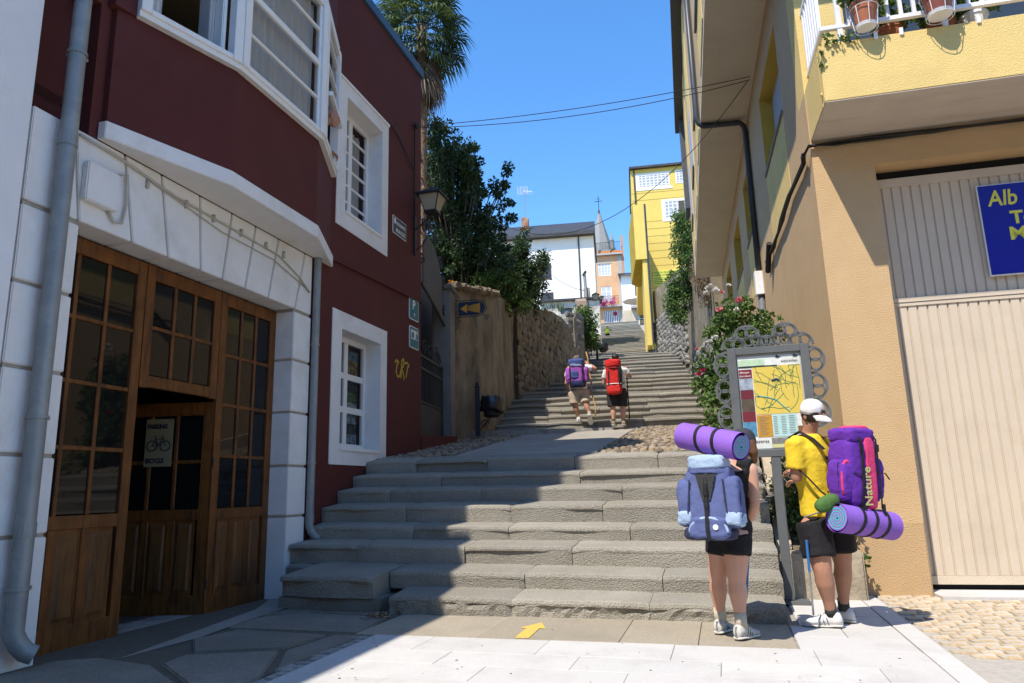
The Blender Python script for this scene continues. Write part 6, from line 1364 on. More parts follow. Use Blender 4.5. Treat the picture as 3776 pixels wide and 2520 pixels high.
zl = zz(655, 1480); facade(o, 7, Ht - zl, [top, top2, mid], YH, z0=zl); MB().box((0, .351, zl), (7, 9, Ht)).build('body', YH, o); MB().box((.85, 0, 0), (7, 9, zl - .001)).build('lower_storey', YH, o)
for p in (top, top2, mid): win(o, *p, WHITEW, 8 if p is top else (5 if p is top2 else 7), 5, .09, -.02, PALE_PANE)
MB().box((mid[0] + 1.05, -.04, mid[2] + .1), (mid[0] + 1.45, -.03, mid[3] - .1)).build('dark_opening_sheet', DARK_ROOM, o)  # flat dark sheet painted as the unlit room behind an open casement
g_ = MB()
for k in range(24):
    z = .8 + k * (Ht - 1) / 24
    for a, b in ((0, 7),):
        if not any(p[2] - .05 < z < p[3] + .05 for p in (top, top2, mid)): g_.box((a if z > zl else .85, -.012, z), (b, -.001, z + .025))
g_.build('siding_joint', mat('siding_joint', (.42, .30, .09), (.36, .26, .08)), o)
for p in (mid, top):
    e = .18; f = MB(); f.box((p[0] - e, -.03, p[2] - e), (p[1] + e, 0, p[2])).box((p[0] - e, -.03, p[3]), (p[1] + e, 0, p[3] + .1)).box((p[0] - e, -.03, p[2]), (p[0], 0, p[3])); f.build('window_surround', WHITEW, o)
MB().box((-.1, -.3, Ht), (7.3, 9, Ht + .16)).build('roof', SLATE, o); MB().tube([(.25, -.08, Ht), (.25, -.08, zl)], .05, 6).build('rain_pipe', DARK_PIPE, o)
zw0, zw1 = zz(655, 1480), zz(543, 1480)
MB().prism([(-.12, -6.5), (.62, -6.5), (.62, -.002), (-.02, -.002), (-.42, -.8)], zw0, zw1).build('wing', YH_SHADE, o); MB().box((-.1, -6.53, zw0), (.62, -6.502, zw1)).build('wing_front', YH, o)
MB().box((.30, -6.4, 0), (.62, -.002, zw0 - .001)).build('wing_wall', YH, o)
MB().tube([(.66, -6.5, zw1), (.66, -6.5, 0)], .07, 8).build('rain_pipe', DARK_PIPE, o)
sgx0, sgx1 = XX(1500, 640), XX(1560, 640)
bd = MB().box((sgx0, -.05, zz(656)), (sgx1, -.02, zz(620))).build('pension_board', mat('yellow_green_board', (.70, .66, .12), (.66, .62, .11), scale=2), o)
GRN = mat('board_green', (.10, .22, .05), (.09, .19, .05))
text_mesh('lettering', 'PENSI\u00d3N ESCALINATA', .18, GRN, o, (sgx0 + .06, -.052, zz(626.5)), FACE_S, .002, sx=.92, bold=.004); text_mesh('lettering', 'HABITACIONES', .18, GRN, o, (sgx0 + .06, -.052, zz(632.5)), FACE_S, .002, sx=.92, bold=.004)
l_ = MB()
for k, y in enumerate((638, 642, 646, 650)): l_.box((sgx0 + .06, -.053, zz(y)), (sgx0 + .9 + .25 * (k % 2), -.051, zz(y) + .05))
tag(l_.build('print_lines', GRN, o), kind='stuff')
# rubble retaining wall right of the steps
rw = thing('retaining_wall', 'grey rubble retaining wall right of the steps below the ivy', 'wall', (9.197,40.000,8.483), 0); RB = tuple(rw.location)
pA, pB, pC = (9.171,44.500,9.618), (9.479,37.500,7.932), (7.810,26.500,4.832)
zA, zB_, zC = (9.479,44.500,14.288)[2], (9.855,37.500,12.921)[2], (8.213,26.500,9.612)[2]
wall_strip([pC[:2], pB[:2], pA[:2]], [pC[2] - 1.6, pB[2] - 1, pA[2] - 1], [zC, zB_, zA - .9], -.6, 'rubble_core', WALL_MORTAR, rw, RB, 8)
stone_skin(rw, pA[:2], pB[:2], lambda f: pA[2] + (pB[2] - pA[2]) * f - .5, lambda f: zA - .9 + (zB_ - zA + .9) * f, .42, 170, .22, rocks_g, off=RB)
stone_skin(rw, pB[:2], pC[:2], lambda f: pB[2] + (pC[2] - pB[2]) * f - 1, lambda f: zB_ + (zC - zB_) * f, .46, 120, .22, rocks_g, off=RB)

# ---------------------------------------------------------------- overhead cables
def cable(label, a, b, sag, r_=.007, n=24):
    a, b = Vector(a), Vector(b); o = thing('overhead_cable', label, 'cable', tuple(a), 0)
    MB().tube([tuple((b - a) * (k / n) + Vector((0, 0, -4 * sag * (k / n) * (1 - k / n)))) for k in range(n + 1)], r_, 5).build('strand', CABLE, o)
    return o
e1 = (4.343,11.415,8.200); e2 = (-1.762,12.300,7.881)
cable('upper of the two cables spanning from the maroon corner to the orange house', e2, e1, .12)
cable('lower of the two cables spanning from the maroon corner to the orange house', (e2[0], e2[1], e2[2] - .02), (e1[0], e1[1], e1[2] - .06), .22)
cable('long sagging cable from the overhang down across to the laurel tree', (4.310,11.471,8.150), (-1.487,18.000,9.183), 2.05)
cable('thin cable running from the white house to the shed chimney', (3.458,56.000,18.204), (5.135,46.000,14.003), .25, .02)
cl_ = thing('wall_cable', 'dark cable clipped down the maroon corner from an insulator', 'cable', (TF, 10.9, 7.63), STREET)
MB().tube([(.03, 0, 0), (.03, .0, -.6), (.025, 0, -1.3), (.02, .05, -2.2)], .012, 5).tube([(.03, 0, -.9), (.02, -.6, -.55), (.02, -1.0, -.45)], .01, 5).build('strand', CABLE, cl_); MB().lathe([(.03, -.05), (.045, 0), (.03, .05)], (.06, 0, 0), 8).tube([(0, 0, 0), (.12, 0, 0)], .012, 5).build('insulator', BLACK_METAL, cl_)

# ---------------------------------------------------------------- unseen row of houses added behind the viewer to hold back blue sky light
CREAMH = worn('cream_terrace_render', (.60, .52, .41), (.55, .475, .375), (.45, .38, .3), scale=1.2, stain_scale=.5)
for k, (t0, t1, h) in enumerate(((-34, -22, 9.5), (-22, -11, 11), (-11, -1, 10), (-1, 9, 11.5), (9, 21, 10), (21, 34, 9))):
    o = thing('terrace_house', ('cream', 'tall cream', 'plain', 'narrow', 'wide', 'low')[k] + ' rendered house added out of view to block sky light', 'house', (t0, -9, 0), STREET + 180, 'unseen houses added to block sky')
    o.matrix_world = Matrix.Rotation(R(-STREET), 4, 'Z') @ Matrix.Translation((t1, -9, 0)) @ Matrix.Rotation(math.pi, 4, 'Z'); w = t1 - t0
    ops = [(1.2 + q * 2.6, 2.3 + q * 2.6, z, z + 1.6) for q in range(int((w - 1.5) / 2.6)) for z in ((1.0, 4.2, 7.2) if h > 9.2 else (1.0, 4.2))]
    facade(o, w, h, ops, CREAMH)
    MB().box((0, .36, 0), (w, 8, h)).build('body', CREAMH, o); MB().box((-.1, -.4, h), (w + .1, 8, h + .25)).build('roof', SLATE, o)
    for p in ops: win(o, *p, WHITEW, 2, 2, .08)

# ---------------------------------------------------------------- people
SKIN = mat('fair_skin', (0.55, 0.31, 0.22), (0.50, 0.27, 0.185), rough=0.55, scale=6)  # even fair skin tone, slightly mottled
SKIN2 = mat('tanned_skin', (0.42, 0.215, 0.14), (0.38, 0.19, 0.12), rough=0.55, scale=6)
for m_ in (SKIN, SKIN2):
    p_ = m_.node_tree.nodes['Principled BSDF']; p_.inputs['Subsurface Weight'].default_value = 0.12; p_.inputs['Subsurface Radius'].default_value = (0.02, 0.008, 0.005)
def cloth(name, c, c2=None, rough=0.85): return mat(name, c, c2 or [q * .72 for q in c], rough=rough, scale=9, bump=0.55, bscale=17, detail=6)
BLACK_C = cloth('black_jersey', (0.012, 0.012, 0.014)); YELLOW_C = cloth('yellow_tshirt', (0.74, 0.52, 0.03), (0.68, 0.46, 0.025)); DARK_SHORT = cloth('black_sport_shorts', (0.014, 0.013, 0.016)); WHITE_C = cloth('white_cotton', (0.74, 0.74, 0.73), (0.66, 0.66, 0.66)); KHAKI = cloth('khaki_cotton', (0.46, 0.37, 0.27), (0.4, 0.32, 0.23))
CREAM_SOCK = cloth('cream_sock', (0.55, 0.48, 0.38)); DARK_SOCK = cloth('dark_sock', (0.04, 0.045, 0.04)); SHOE_G = cloth('pale_running_shoe', (0.52, 0.50, 0.45), (0.42, 0.40, 0.36)); SHOE_W = cloth('white_running_shoe', (0.68, 0.66, 0.64), (0.55, 0.53, 0.52)); SOLE = mat('pale_sole', (0.62, 0.60, 0.55), (0.5, 0.48, 0.44), rough=0.7); BOOT = cloth('tan_boot', (0.42, 0.33, 0.22))
HAIR = mat('brown_hair', (0.16, 0.075, 0.03), (0.09, 0.04, 0.017), scale=25, rough=0.5, stretch=(8, 8, .5)); HAIR_D = mat('dark_hair', (0.02, 0.015, 0.012), (0.03, 0.022, 0.017), scale=25, rough=0.5); HAIR_G = mat('greying_hair', (0.16, 0.13, 0.11), (0.1, 0.08, 0.07), scale=25)
STRAP = cloth('black_webbing', (0.014, 0.014, 0.016), rough=0.7)
def vdir(az): return Vector((math.sin(R(az)), math.cos(R(az)), 0))
def sect(c, rt, fw, rx, ry, n=16): return [tuple(Vector(c) + rt * (rx * math.cos(2 * math.pi * k / n)) + fw * (ry * math.sin(2 * math.pi * k / n))) for k in range(n)]
def torso(mb, secs, az):
    rt, fw = vdir(az + 90), vdir(az); mb.ring([sect(c, rt, fw, rx, ry) for c, rx, ry in secs])
def chain(mb, pts, rs, seg=10):
    """tapered limb through joints, rounded at both ends"""
    pts = [Vector(p) for p in pts]; P, Q = [], []
    for i in range(len(pts) - 1):
        for k in range(4): f_ = k / 4; P.append(pts[i].lerp(pts[i + 1], f_)); Q.append(rs[i] + (rs[i + 1] - rs[i]) * f_)
    P.append(pts[-1]); Q.append(rs[-1]); mb.tube(P, Q, seg)
    for p, r_ in ((pts[0], rs[0]), (pts[-1], rs[-1])): mb.ell(p, (r_, r_, r_), None, 8, 6)
def leg(mb, hip, kn, an, k=1.0):
    hip, kn, an = Vector(hip), Vector(kn), Vector(an); d = (an - kn).normalized()
    calf = kn.lerp(an, 0.32) - Vector((0, 0, 0)); chain(mb, [hip, hip.lerp(kn, .5), kn], [.092 * k, .076 * k, .057 * k]); chain(mb, [kn, calf, kn.lerp(an, .75), an], [.055 * k, .058 * k, .038 * k, .034 * k])
def arm(mb, sh, el, ha, k=1.0): chain(mb, [sh, el], [.052 * k, .038 * k]); chain(mb, [el, Vector(el).lerp(Vector(ha), .35), ha], [.038 * k, .039 * k, .026 * k])
def hand(mb, wrist, d, up, k=1.0, side=1):
    """palm, four unequal bent fingers, thumb leaving the side of the palm"""
    w, d, up = Vector(wrist), Vector(d).normalized(), Vector(up).normalized(); sd = d.cross(up).normalized() * side; up = sd.cross(d) * side
    m = Matrix((sd, d, up)).transposed(); mb.ell(w + d * .045 * k, (.040 * k, .052 * k, .016 * k), m, 10, 7)
    for i, (o, ln) in enumerate(((-.028, .062), (-.009, .072), (.010, .068), (.028, .054))):
        a = w + d * .085 * k + sd * o * k; b = a + (d * .8 - up * .45).normalized() * ln * .5 * k; c = b + (d * .25 - up).normalized() * ln * .5 * k
        mb.tube([a - d * .02 * k, a, b, c], [.0095 * k, .0095 * k, .0088 * k, .0075 * k], 7); mb.ell(c, (.0075 * k,) * 3, None, 6, 5)
    t0 = w + d * .03 * k - sd * .036 * k; t1 = t0 + (d * .6 - sd * .7 - up * .3).normalized() * .035 * k; t2 = t1 + (d - up * .5).normalized() * .03 * k; mb.tube([t0, t1, t2], [.013 * k, .0105 * k, .009 * k], 7); mb.ell(t2, (.009 * k,) * 3, None, 6, 5)
def head(mb, c, az, k=1.0, pitch=0):
    """skull, jaw, nose, brow, lips, ears"""
    c = Vector(c); m = Matrix.Rotation(R(-az), 3, 'Z') @ Matrix.Rotation(R(pitch), 3, 'X')
    def E(p, r_): mb.ell(c + m @ (Vector(p) * k), [q * k for q in r_], m, 12, 9)
    E((0, -.012, .03), (.074, .094, .085)); E((0, .03, -.035), (.058, .060, .070)); E((0, .045, -.085), (.032, .032, .026)); E((0, .092, -.012), (.012, .02, .024)); E((0, .082, .022), (.05, .014, .010)); E((0, .084, -.055), (.024, .012, .009))
    for s_ in (-1, 1): E((s_ * .076, -.012, -.005), (.010, .022, .032)); E((s_ * .032, .078, .004), (.014, .01, .009))
def shoe(name, parent, off, heel, toe, m, k=1.0, hgt=.10, zs=0.0):
    heel, toe = Vector(heel), Vector(toe); L = (toe - heel).length; u = (toe - heel) / L; sd = u.cross(Vector((0, 0, 1))).normalized(); upv = sd.cross(u)
    up_, so = [], []
    for f_, w, h0, h1 in ((-.06, .020, .02, hgt * .60), (0, .034, .012, hgt * .95), (.15, .038, .012, hgt * 1.02), (.32, .037, .012, hgt * .95), (.48, .040, .012, hgt * .74), (.68, .047, .012, hgt * .56), (.86, .044, .012, hgt * .46), (.97, .030, .014, hgt * .36), (1.02, .012, .02, hgt * .26)):
        c = heel + u * (L * f_); w *= k; up_.append([tuple(c + sd * (w * math.copysign(abs(math.cos(a)) ** .8, math.cos(a))) + upv * (h0 + (h1 - h0) * (.5 + .5 * math.sin(a)))) for a in [2 * math.pi * q / 14 for q in range(14)]])
        so.append([tuple(c + sd * (w * 1.10 * math.cos(a)) + upv * (.012 + .012 * math.sin(a) + (.006 if f_ < .3 else 0))) for a in [2 * math.pi * q / 14 for q in range(14)]])
    s_ = MB().ring(up_).build(name, m, parent, off, smooth=True); MB().ring(so).build('sole', SOLE, s_, off, smooth=True)
    lc_ = MB()
    for q in range(4): c = heel + u * (L * (.42 + .08 * q)) + upv * (hgt * (.84 - .09 * q)); lc_.tube([c - sd * .026, c + upv * .006, c + sd * .026], .0035, 5)
    lc_.build('laces', SOLE, s_, off)
    st_ = MB()
    for q in range(3):
        for g_ in (-1, 1): c = heel + u * (L * (.34 + .10 * q)) + sd * (g_ * .041 * k); st_.tube([c + upv * (hgt * .25) - u * .012, c + upv * (hgt * (.66 - .06 * q)) - sd * (g_ * .010)], [(.004, .008)] * 2, 5)
    c = heel + u * (L * -.05); st_.tube([c + upv * (hgt * .35), c + upv * (hgt * .85) + u * .012], [(.014, .008)] * 2, 6)
    st_.build('side_stripes', mat('shoe_grey_trim', (.16, .19, .20), (.12, .14, .15)), s_, off); return s_
def garment(mb, name, m, o, off, voxel=.014, sm=5, folds=.004):
    g = mb.build(name, m, o, off); organic(g, voxel, sm)
    if folds:
        t = bpy.data.textures.get('cloth_folds') or bpy.data.textures.new('cloth_folds', 'CLOUDS'); t.noise_scale = .11; t.noise_depth = 1
        d = g.modifiers.new('folds', 'DISPLACE'); d.texture = t; d.strength = folds * 3.0; d.mid_level = .5; d.texture_coords = 'LOCAL'
    return g
def band(pts, w, t, name, m, o, off, nrm=None):
    """flat webbing strap through points"""
    return MB().tube(pts, [(w / 2, t / 2)] * len(pts), 8).build(name, m, o, off)
MAT_V = mat('purple_foam', (0.25, 0.115, 0.52), (0.22, 0.10, 0.47), rough=0.7, scale=40, bump=0.25, bscale=160); MAT_IN = mat('teal_foam', (0.05, 0.42, 0.33), (0.04, 0.36, 0.28), rough=0.7, scale=30)
MAT_B = mat('pale_blue_foam', (0.22, 0.42, 0.62), (0.2, 0.38, 0.56), rough=0.7)
def foam_mat(label, a, b, r_, straps, endfirst):
    """rolled camping mat: spiral of two-coloured foam, straps round it; a and b are the end centres"""
    a, b = Vector(a), Vector(b); u = (b - a).normalized(); L = (b - a).length; sd = u.cross(Vector((0, 0, 1))).normalized(); up = sd.cross(u); o = thing('rolled_mat', label, 'camping mat', tuple(a), 0)
    def P(t, rr, an): return tuple(u * t + sd * (rr * math.cos(an)) + up * (rr * math.sin(an)))
    turns = 4.2; N = int(turns * 26); th = (r_ - .016) / turns
    for nm, m, r0, r1 in (('foam_outer', MAT_V, 0.0, .5), ('foam_inner', MAT_IN, .5, .93)):
        vs, fs = [], []
        for k in range(N + 1):
            an = 2 * math.pi * turns * k / N; rr = .016 + th * an / (2 * math.pi); ro, ri = rr - th * r0, rr - th * r1
            dp = .006 * math.sin(an * .5 + 1) if False else 0
            vs += [P(0 + dp, ro, an), P(L, ro, an), P(L, ri, an), P(0 + dp, ri, an)]
        for k in range(N):
            q = 4 * k
            for i in range(4): fs.append((q + i, q + (i + 1) % 4, q + 4 + (i + 1) % 4, q + 4 + i))
        MB().add(vs, fs).build(nm, m, o)
    MB().add([P(L * q / 14, r_ + .0035, an) for q in range(15) for an in [2 * math.pi * k / 40 for k in range(40)]], [(q * 40 + k, q * 40 + (k + 1) % 40, (q + 1) * 40 + (k + 1) % 40, (q + 1) * 40 + k) for q in range(14) for k in range(40)]).build('cover_layer', MAT_V, o, smooth=True)
    for f_ in straps:
        ring_ = []
        for t_, rr in ((f_ * L - .014, r_ + .004), (f_ * L - .014, r_ + .009), (f_ * L + .014, r_ + .009), (f_ * L + .014, r_ + .004)): ring_.append([P(t_ + .02 * math.sin(an), rr, an) for an in [2 * math.pi * k / 40 for k in range(40)]])
        MB().add([p for s_ in ring_ for p in s_], [(i * 40 + k, i * 40 + (k + 1) % 40, (i + 1) * 40 + (k + 1) % 40, (i + 1) * 40 + k) for i in range(3) for k in range(40)]).build('strap', STRAP, o)
    return o
class Pack:
    """rucksack frame: c centre of the pack, az the wearer's heading; x right, y away from the back, z up"""
    def __init__(s, label, c, az, lean=0): s.o = thing('backpack', label, 'backpack', (0, 0, 0), 0); s.o.matrix_world = Matrix.Translation(c) @ Matrix.Rotation(R(-(az + 180)), 4, 'Z') @ Matrix.Rotation(R(lean), 4, 'X')
    def blob(s, name, c, r_, m, p=.6, parent=None, rot=None):
        mb = MB().ell(c, r_, rot, 44, 30, p * .8); sd = Vector((random.random() * 40, random.random() * 40, 0)); cv = Vector(c); nv = []
        for v in mb.v:
            v = Vector(v); n = (v - cv).normalized(); q = Vector((v.x * 9, v.y * 9, v.z * 15)) + sd
            cr = 1 - abs(noise.noise(q)) * 2.2; cr2 = 1 - abs(noise.noise(q * 2.1 + Vector((7, 3, 1)))) * 2.4      # sharp folds where the noise crosses zero
            nv.append(tuple(v + n * (noise.noise(q * .45) * .016 - max(0, cr) ** 3 * .011 - max(0, cr2) ** 3 * .006)))
        mb.v = nv
        o = mb.build(name, m, parent or s.o, smooth=True)
        if min(r_) > .05:                                                                                              # seam piping round the widest line
            k = MB(); rr_ = [r_[0] * 1.004, r_[2] * 1.004]; sg = lambda a: math.copysign(abs(a) ** (p * .8), a)
            k.tube([(c[0] + rr_[0] * .9 * sg(math.cos(a)), c[1] + r_[1] * .45, c[2] + rr_[1] * .9 * sg(math.sin(a))) for a in [2 * math.pi * q / 40 for q in range(41)]], .0045, 5, cap=False); k.build('seam', STRAP, o)
        return o
    def strap(s, pts, w=.026, name='strap', m=None): return MB().tube(pts, [(w / 2, .003)] * len(pts), 6).build(name, m or STRAP, s.o)
    def buckle(s, c): return MB().box((c[0] - .017, c[1] - .008, c[2] - .03), (c[0] + .017, c[1] + .006, c[2] + .03)).build('buckle', STRAP, s.o, bevel=.004)

# ---- woman in front of the map, from the back
wb = (1.664,5.901,0.000)
wo = thing('person', 'person in black top and shorts with a blue pack, seen from behind at the map', 'person', wb, 0); wa = 30
hL, hR = (1.628,5.880,0.725), (1.708,5.740,0.732); kL, kR = (1.581,5.900,0.424), (1.674,5.710,0.419); aL, aR = (1.582,5.930,0.135), (1.672,5.690,0.132)
sR, eR, haR = (1.836,5.630,1.250), (1.837,5.620,0.979), (1.823,5.720,0.871); hc = (1.840,5.760,1.446); pel = (1.679,5.810,0.794)
b = MB(); leg(b, hL, kL, aL, 1.22); leg(b, hR, kR, aR, 1.25)
rt, fw = vdir(wa + 90), vdir(wa); pc_ = Vector(pel); ch = Vector(sR) - rt * .165; ch.z -= .03
secs = [(pc_ + Vector((0, 0, -.10)), .12, .10), (pc_, .165, .125), (pc_.lerp(ch, .4), .135, .105), (pc_.lerp(ch, .75), .155, .115), (ch + Vector((0, 0, .02)), .165, .105), (ch + Vector((0, 0, .075)), .10, .07), (ch + Vector((0, 0, .12)), .05, .05)]
torso(b, secs, wa); chain(b, [ch + Vector((0, 0, .10)), Vector(hc) + Vector((0, 0, -.06))], [.05, .045]); head(b, hc, 12, .92)
arm(b, sR, eR, haR, 1.0); hand(b, haR, Vector((-.4, .5, -.35)), Vector((.6, .3, .4)), .9, 1)
sL = ch - rt * .165 + Vector((0, 0, .03)); eL = sL + Vector((-.02, .05, -.26)); hLh = Vector(haR) - rt * .14 + fw * .05; arm(b, sL, eL, hLh); hand(b, hLh, rt + Vector((0, 0, -.3)), fw, .9, 1)
for a_, t_ in ((aL, (1.728,6.235,0.000)), (aR, (1.816,5.865,0.000))): chain(b, [a_, Vector(a_) + Vector((0, 0, -.04))], [.034, .036])
organic(b.build('body', SKIN, wo, wb), .010, 5)
g = MB(); torso(g, [(c, rx + .016, ry + .016) for c, rx, ry in [(secs[0][0] + Vector((0, 0, .03)), .15, .12)] + secs[1:5]], wa); g.tube([Vector(sR) + Vector((0, 0, .02)), Vector(sR) - rt * .1 + Vector((0, 0, .05))], [.064, .07], 10); garment(g, 'tank_top', BLACK_C, wo, wb, .013, 4, .003)
g = MB(); torso(g, [(c, rx + .018, ry + .018) for c, rx, ry in secs[:3]], wa)
for h_, k_ in ((hL, kL), (hR, kR)): h_, k_ = Vector(h_), Vector(k_); g.tube([h_ + Vector((0, 0, .03)), h_, h_.lerp(k_, .42)], [.118, .12, .114], 14)
garment(g, 'shorts', BLACK_C, wo, wb, .012, 4, .003)
for a_, (hx, tx) in ((aL, ((1.582,6.033,0.000), (1.753,6.270,0.000))), (aR, ((1.660,5.720,0.000), (1.862,5.893,0.000)))):
    MB().tube([Vector(a_) + Vector((0, 0, .06)), Vector(a_), Vector(a_) + Vector((.005, .005, -.05))], [.046, .045, .048], 14).build('sock', CREAM_SOCK, wo, wb, smooth=True); v = (Vector(tx) - Vector(hx)); v.z = 0; v = v.normalized() * .255; shoe('shoe', wo, wb, Vector(a_) * 0 + Vector((a_[0], a_[1], 0)) - v * .22, Vector((a_[0], a_[1], 0)) + v * .80, SHOE_G, 1.12, .115)
hd = MB(); hcv = Vector(hc); hd.ell(hcv + Vector((0, -.018, .0)), (.074, .088, .075), Matrix.Rotation(R(-12), 3, 'Z')); hd.tube([hcv + Vector((.02, -.07, .03)), hcv + Vector((.035, -.085, -.06)), hcv + Vector((.05, -.07, -.15))], [.046, .042, .018], 8); hd.tube([hcv + Vector((.055, -.02, 0)), hcv + Vector((.07, -.03, -.08)), hcv + Vector((.065, -.03, -.15))], [.03, .026, .01], 8)
garment(hd, 'hair', HAIR, wo, wb, .010, 3, .004)
cp = MB(); cp.lathe([(.092, -.03), (.095, .0), (.092, .035), (.082, .07), (.058, .10), (.02, .118), (.0, .12)], hcv + Vector((-.002, -.008, .02)), 20); cp.build('cap', cloth('charcoal_cap', (.045, .045, .055)), wo, wb, smooth=True)
MB().prism([(.07 * math.cos(R(a)), .07 * math.sin(R(a)) * 1.0 + .065) for a in range(0, 181, 15)], .0, .008).build('cap_brim', MATS['charcoal_cap'], wo).location = hcv - Vector(wb) + Vector((.0, .02, .02))
# her pack
bp = Pack('large blue and light blue backpack worn by the woman at the map', (1.454,5.440,1.024), wa + 2, 4); BL = cloth('slate_blue_nylon', (.095, .12, .27), (.08, .10, .23)); LB_ = cloth('pale_blue_nylon', (.34, .44, .60), (.29, .385, .54)); NAV = cloth('navy_nylon', (.03, .035, .075))
bp.blob('main_body', (0, -.02, .015), (.185, .125, .265), BL, .55); bp.blob('side_pocket', (-.165, .01, -.01), (.075, .095, .185), BL, .6); bp.blob('side_pocket', (.165, .01, -.01), (.075, .095, .185), BL, .6)
bp.blob('side_patch', (-.178, .02, -.125), (.064, .092, .058), LB_, .6); bp.blob('side_patch', (.178, .02, -.125), (.064, .092, .058), LB_, .6)
bp.blob('lid', (0, -.005, .275), (.15, .125, .06), LB_, .6); bp.blob('lid_gusset', (0, -.01, .225), (.155, .125, .045), BL, .6)
bp.blob('bottom_pocket', (0, .035, -.195), (.155, .09, .085), BL, .55); bp.blob('base', (.02, -.02, -.235), (.185, .12, .05), NAV, .6)
MB().prism([(-.075, .19), (.075, .19), (.03, .0), (-.03, .0)][::-1], .108, .116, 'xz').build('mesh_panel', mat('black_mesh', (.015, .015, .016), (.05, .05, .052), scale=60, rough=.5), bp.o)
bp.strap([(0, .105, .2), (0, .125, .12), (0, .128, .0), (0, .130, -.15), (0, .13, -.20), (-.005, .12, -.28)], .028); bp.buckle((0, .130, -.03)); bp.buckle((0, .13, .06))
for sx in (-1, 1):
    bp.strap([(sx * .125, .105, .15), (sx * .135, .113, .0), (sx * .145, .11, -.09)], .012, 'zip', NAV); bp.strap([(sx * .10, -.14, .24), (sx * .12, -.24, .22), (sx * .13, -.30, .10), (sx * .15, -.24, -.10), (sx * .15, -.13, -.15)], .05, 'shoulder_strap')
MB().tube([(.14 * math.cos(R(a)), .122 - .02 * abs(math.cos(R(a))), -.23 + .105 * math.sin(R(a))) for a in range(0, 181, 12)], [(.011, .008)] * 16, 6).build('piping', LB_, bp.o, smooth=True)
MB().lathe([(.014, 0), (.020, 0), (.020, .003), (.014, .003)], (-.06, .124, -.19), 16, Matrix.Rotation(R(-90), 3, 'X')).build('badge', WHITE_C, bp.o)
foam_mat('rolled purple foam mat strapped on top of the blue backpack', (1.657,5.260,1.411), (1.348,5.720,1.532), .100, (.33, .62), True)

# ---- man in yellow T-shirt
mb_ = (2.524,6.054,0.000)
mo = thing('person', 'person in yellow T-shirt and white cap reading the map, seen from behind', 'person', mb_, 0); ma = -35
hL, hR = (2.438,6.040,0.763), (2.683,6.160,0.751); kL, kR = (2.448,5.980,0.444), (2.695,6.160,0.478); aL, aR = (2.506,6.050,0.133), (2.698,6.240,0.140)
hc = (2.511,6.020,1.689); shc = (2.491,6.080,1.485); pel = (2.561,6.100,0.862)
b = MB(); leg(b, hL, kL, aL, 1.30); leg(b, hR, kR, aR, 1.26); rt, fw = vdir(ma + 90), vdir(ma); pc_ = Vector(pel); ch = Vector(shc); ch.z -= .06
secs = [(pc_ + Vector((0, 0, -.12)), .15, .115), (pc_, .185, .14), (pc_.lerp(ch, .35), .165, .125), (pc_.lerp(ch, .72), .185, .135), (ch + Vector((0, 0, -.01)), .215, .125), (ch + Vector((0, 0, .065)), .15, .09), (ch + Vector((0, 0, .115)), .065, .065)]
torso(b, secs, ma); chain(b, [ch + Vector((0, 0, .10)), Vector(hc) + Vector((0, 0, -.05))], [.06, .058]); head(b, hc, -20, 1.02, 6)
sL = ch - rt * .205 + Vector((0, 0, .02)); eL = Vector((2.317,5.980,1.184)); hl = eL + Vector((.10, .22, .06)); arm(b, sL, eL, hl, 1.2); hand(b, hl, fw, Vector((0, 0, 1)), 1.05, 1)
sR = ch + rt * .205 + Vector((0, 0, .02)); eR = sR + Vector((.04, .06, -.29)); hr = eR + fw * .2 - rt * .12; arm(b, sR, eR, hr, 1.2); hand(b, hr, fw, Vector((0, 0, 1)), 1.05, -1)
for a_ in (aL, aR): chain(b, [a_, Vector(a_) + Vector((0, 0, -.05))], [.04, .042])
organic(b.build('body', SKIN2, mo, mb_), .010, 5)
g = MB(); torso(g, [(c, rx + .030, ry + .030) for c, rx, ry in secs[1:]], ma)
for s_, e_ in ((sL, eL), (sR, eR)): g.tube([Vector(s_).lerp(ch, .25) + Vector((0, 0, .02)), Vector(s_) + Vector((0, 0, .005)), Vector(s_).lerp(e_, .35), Vector(s_).lerp(e_, .74)], [.078, .080, .080, .086], 14)
garment(g, 't_shirt', YELLOW_C, mo, mb_, .012, 7, .0045)
g = MB(); torso(g, [(c, rx + .028, ry + .028) for c, rx, ry in secs[:2]], ma)
for h_, k_ in ((hL, kL), (hR, kR)): h_, k_ = Vector(h_), Vector(k_); g.tube([h_ + Vector((0, 0, .06)), h_.lerp(k_, .3), h_.lerp(k_, .68)], [.138, .132, .13], 14)
garment(g, 'shorts', DARK_SHORT, mo, mb_, .013, 4, .005)
MB().tube([Vector(hL) - rt * .118 + Vector((0, 0, .10)), Vector(hL) - rt * .10 - fw * .085 + Vector((0, 0, .13)), Vector(hL) - fw * .13 + Vector((0, 0, .15))], [(.012, .006)] * 3, 6).build('shorts_trim', cloth('grey_trim', (.22, .22, .24)), mo, mb_)
for a_, d_ in ((aL, vdir(-62)), (aR, vdir(-50))):
    g0 = Vector((a_[0], a_[1], 0)); MB().tube([Vector(a_) + Vector((0, 0, .05)), Vector(a_), Vector(a_) + Vector((0, 0, -.05))], [.046, .045, .048], 14).build('sock', DARK_SOCK, mo, mb_, smooth=True); shoe('shoe', mo, mb_, g0 - d_ * .065, g0 + d_ * .225, SHOE_W, 1.2, .12)
hcv = Vector(hc); mrot = Matrix.Rotation(R(20), 3, 'Z') @ Matrix.Rotation(R(14), 3, 'X')
hr_ = MB().ell(hcv + Vector((.0, -.015, .015)), (.079, .094, .085)); garment(hr_, 'hair', HAIR_D, mo, mb_, .012, 2, .002)
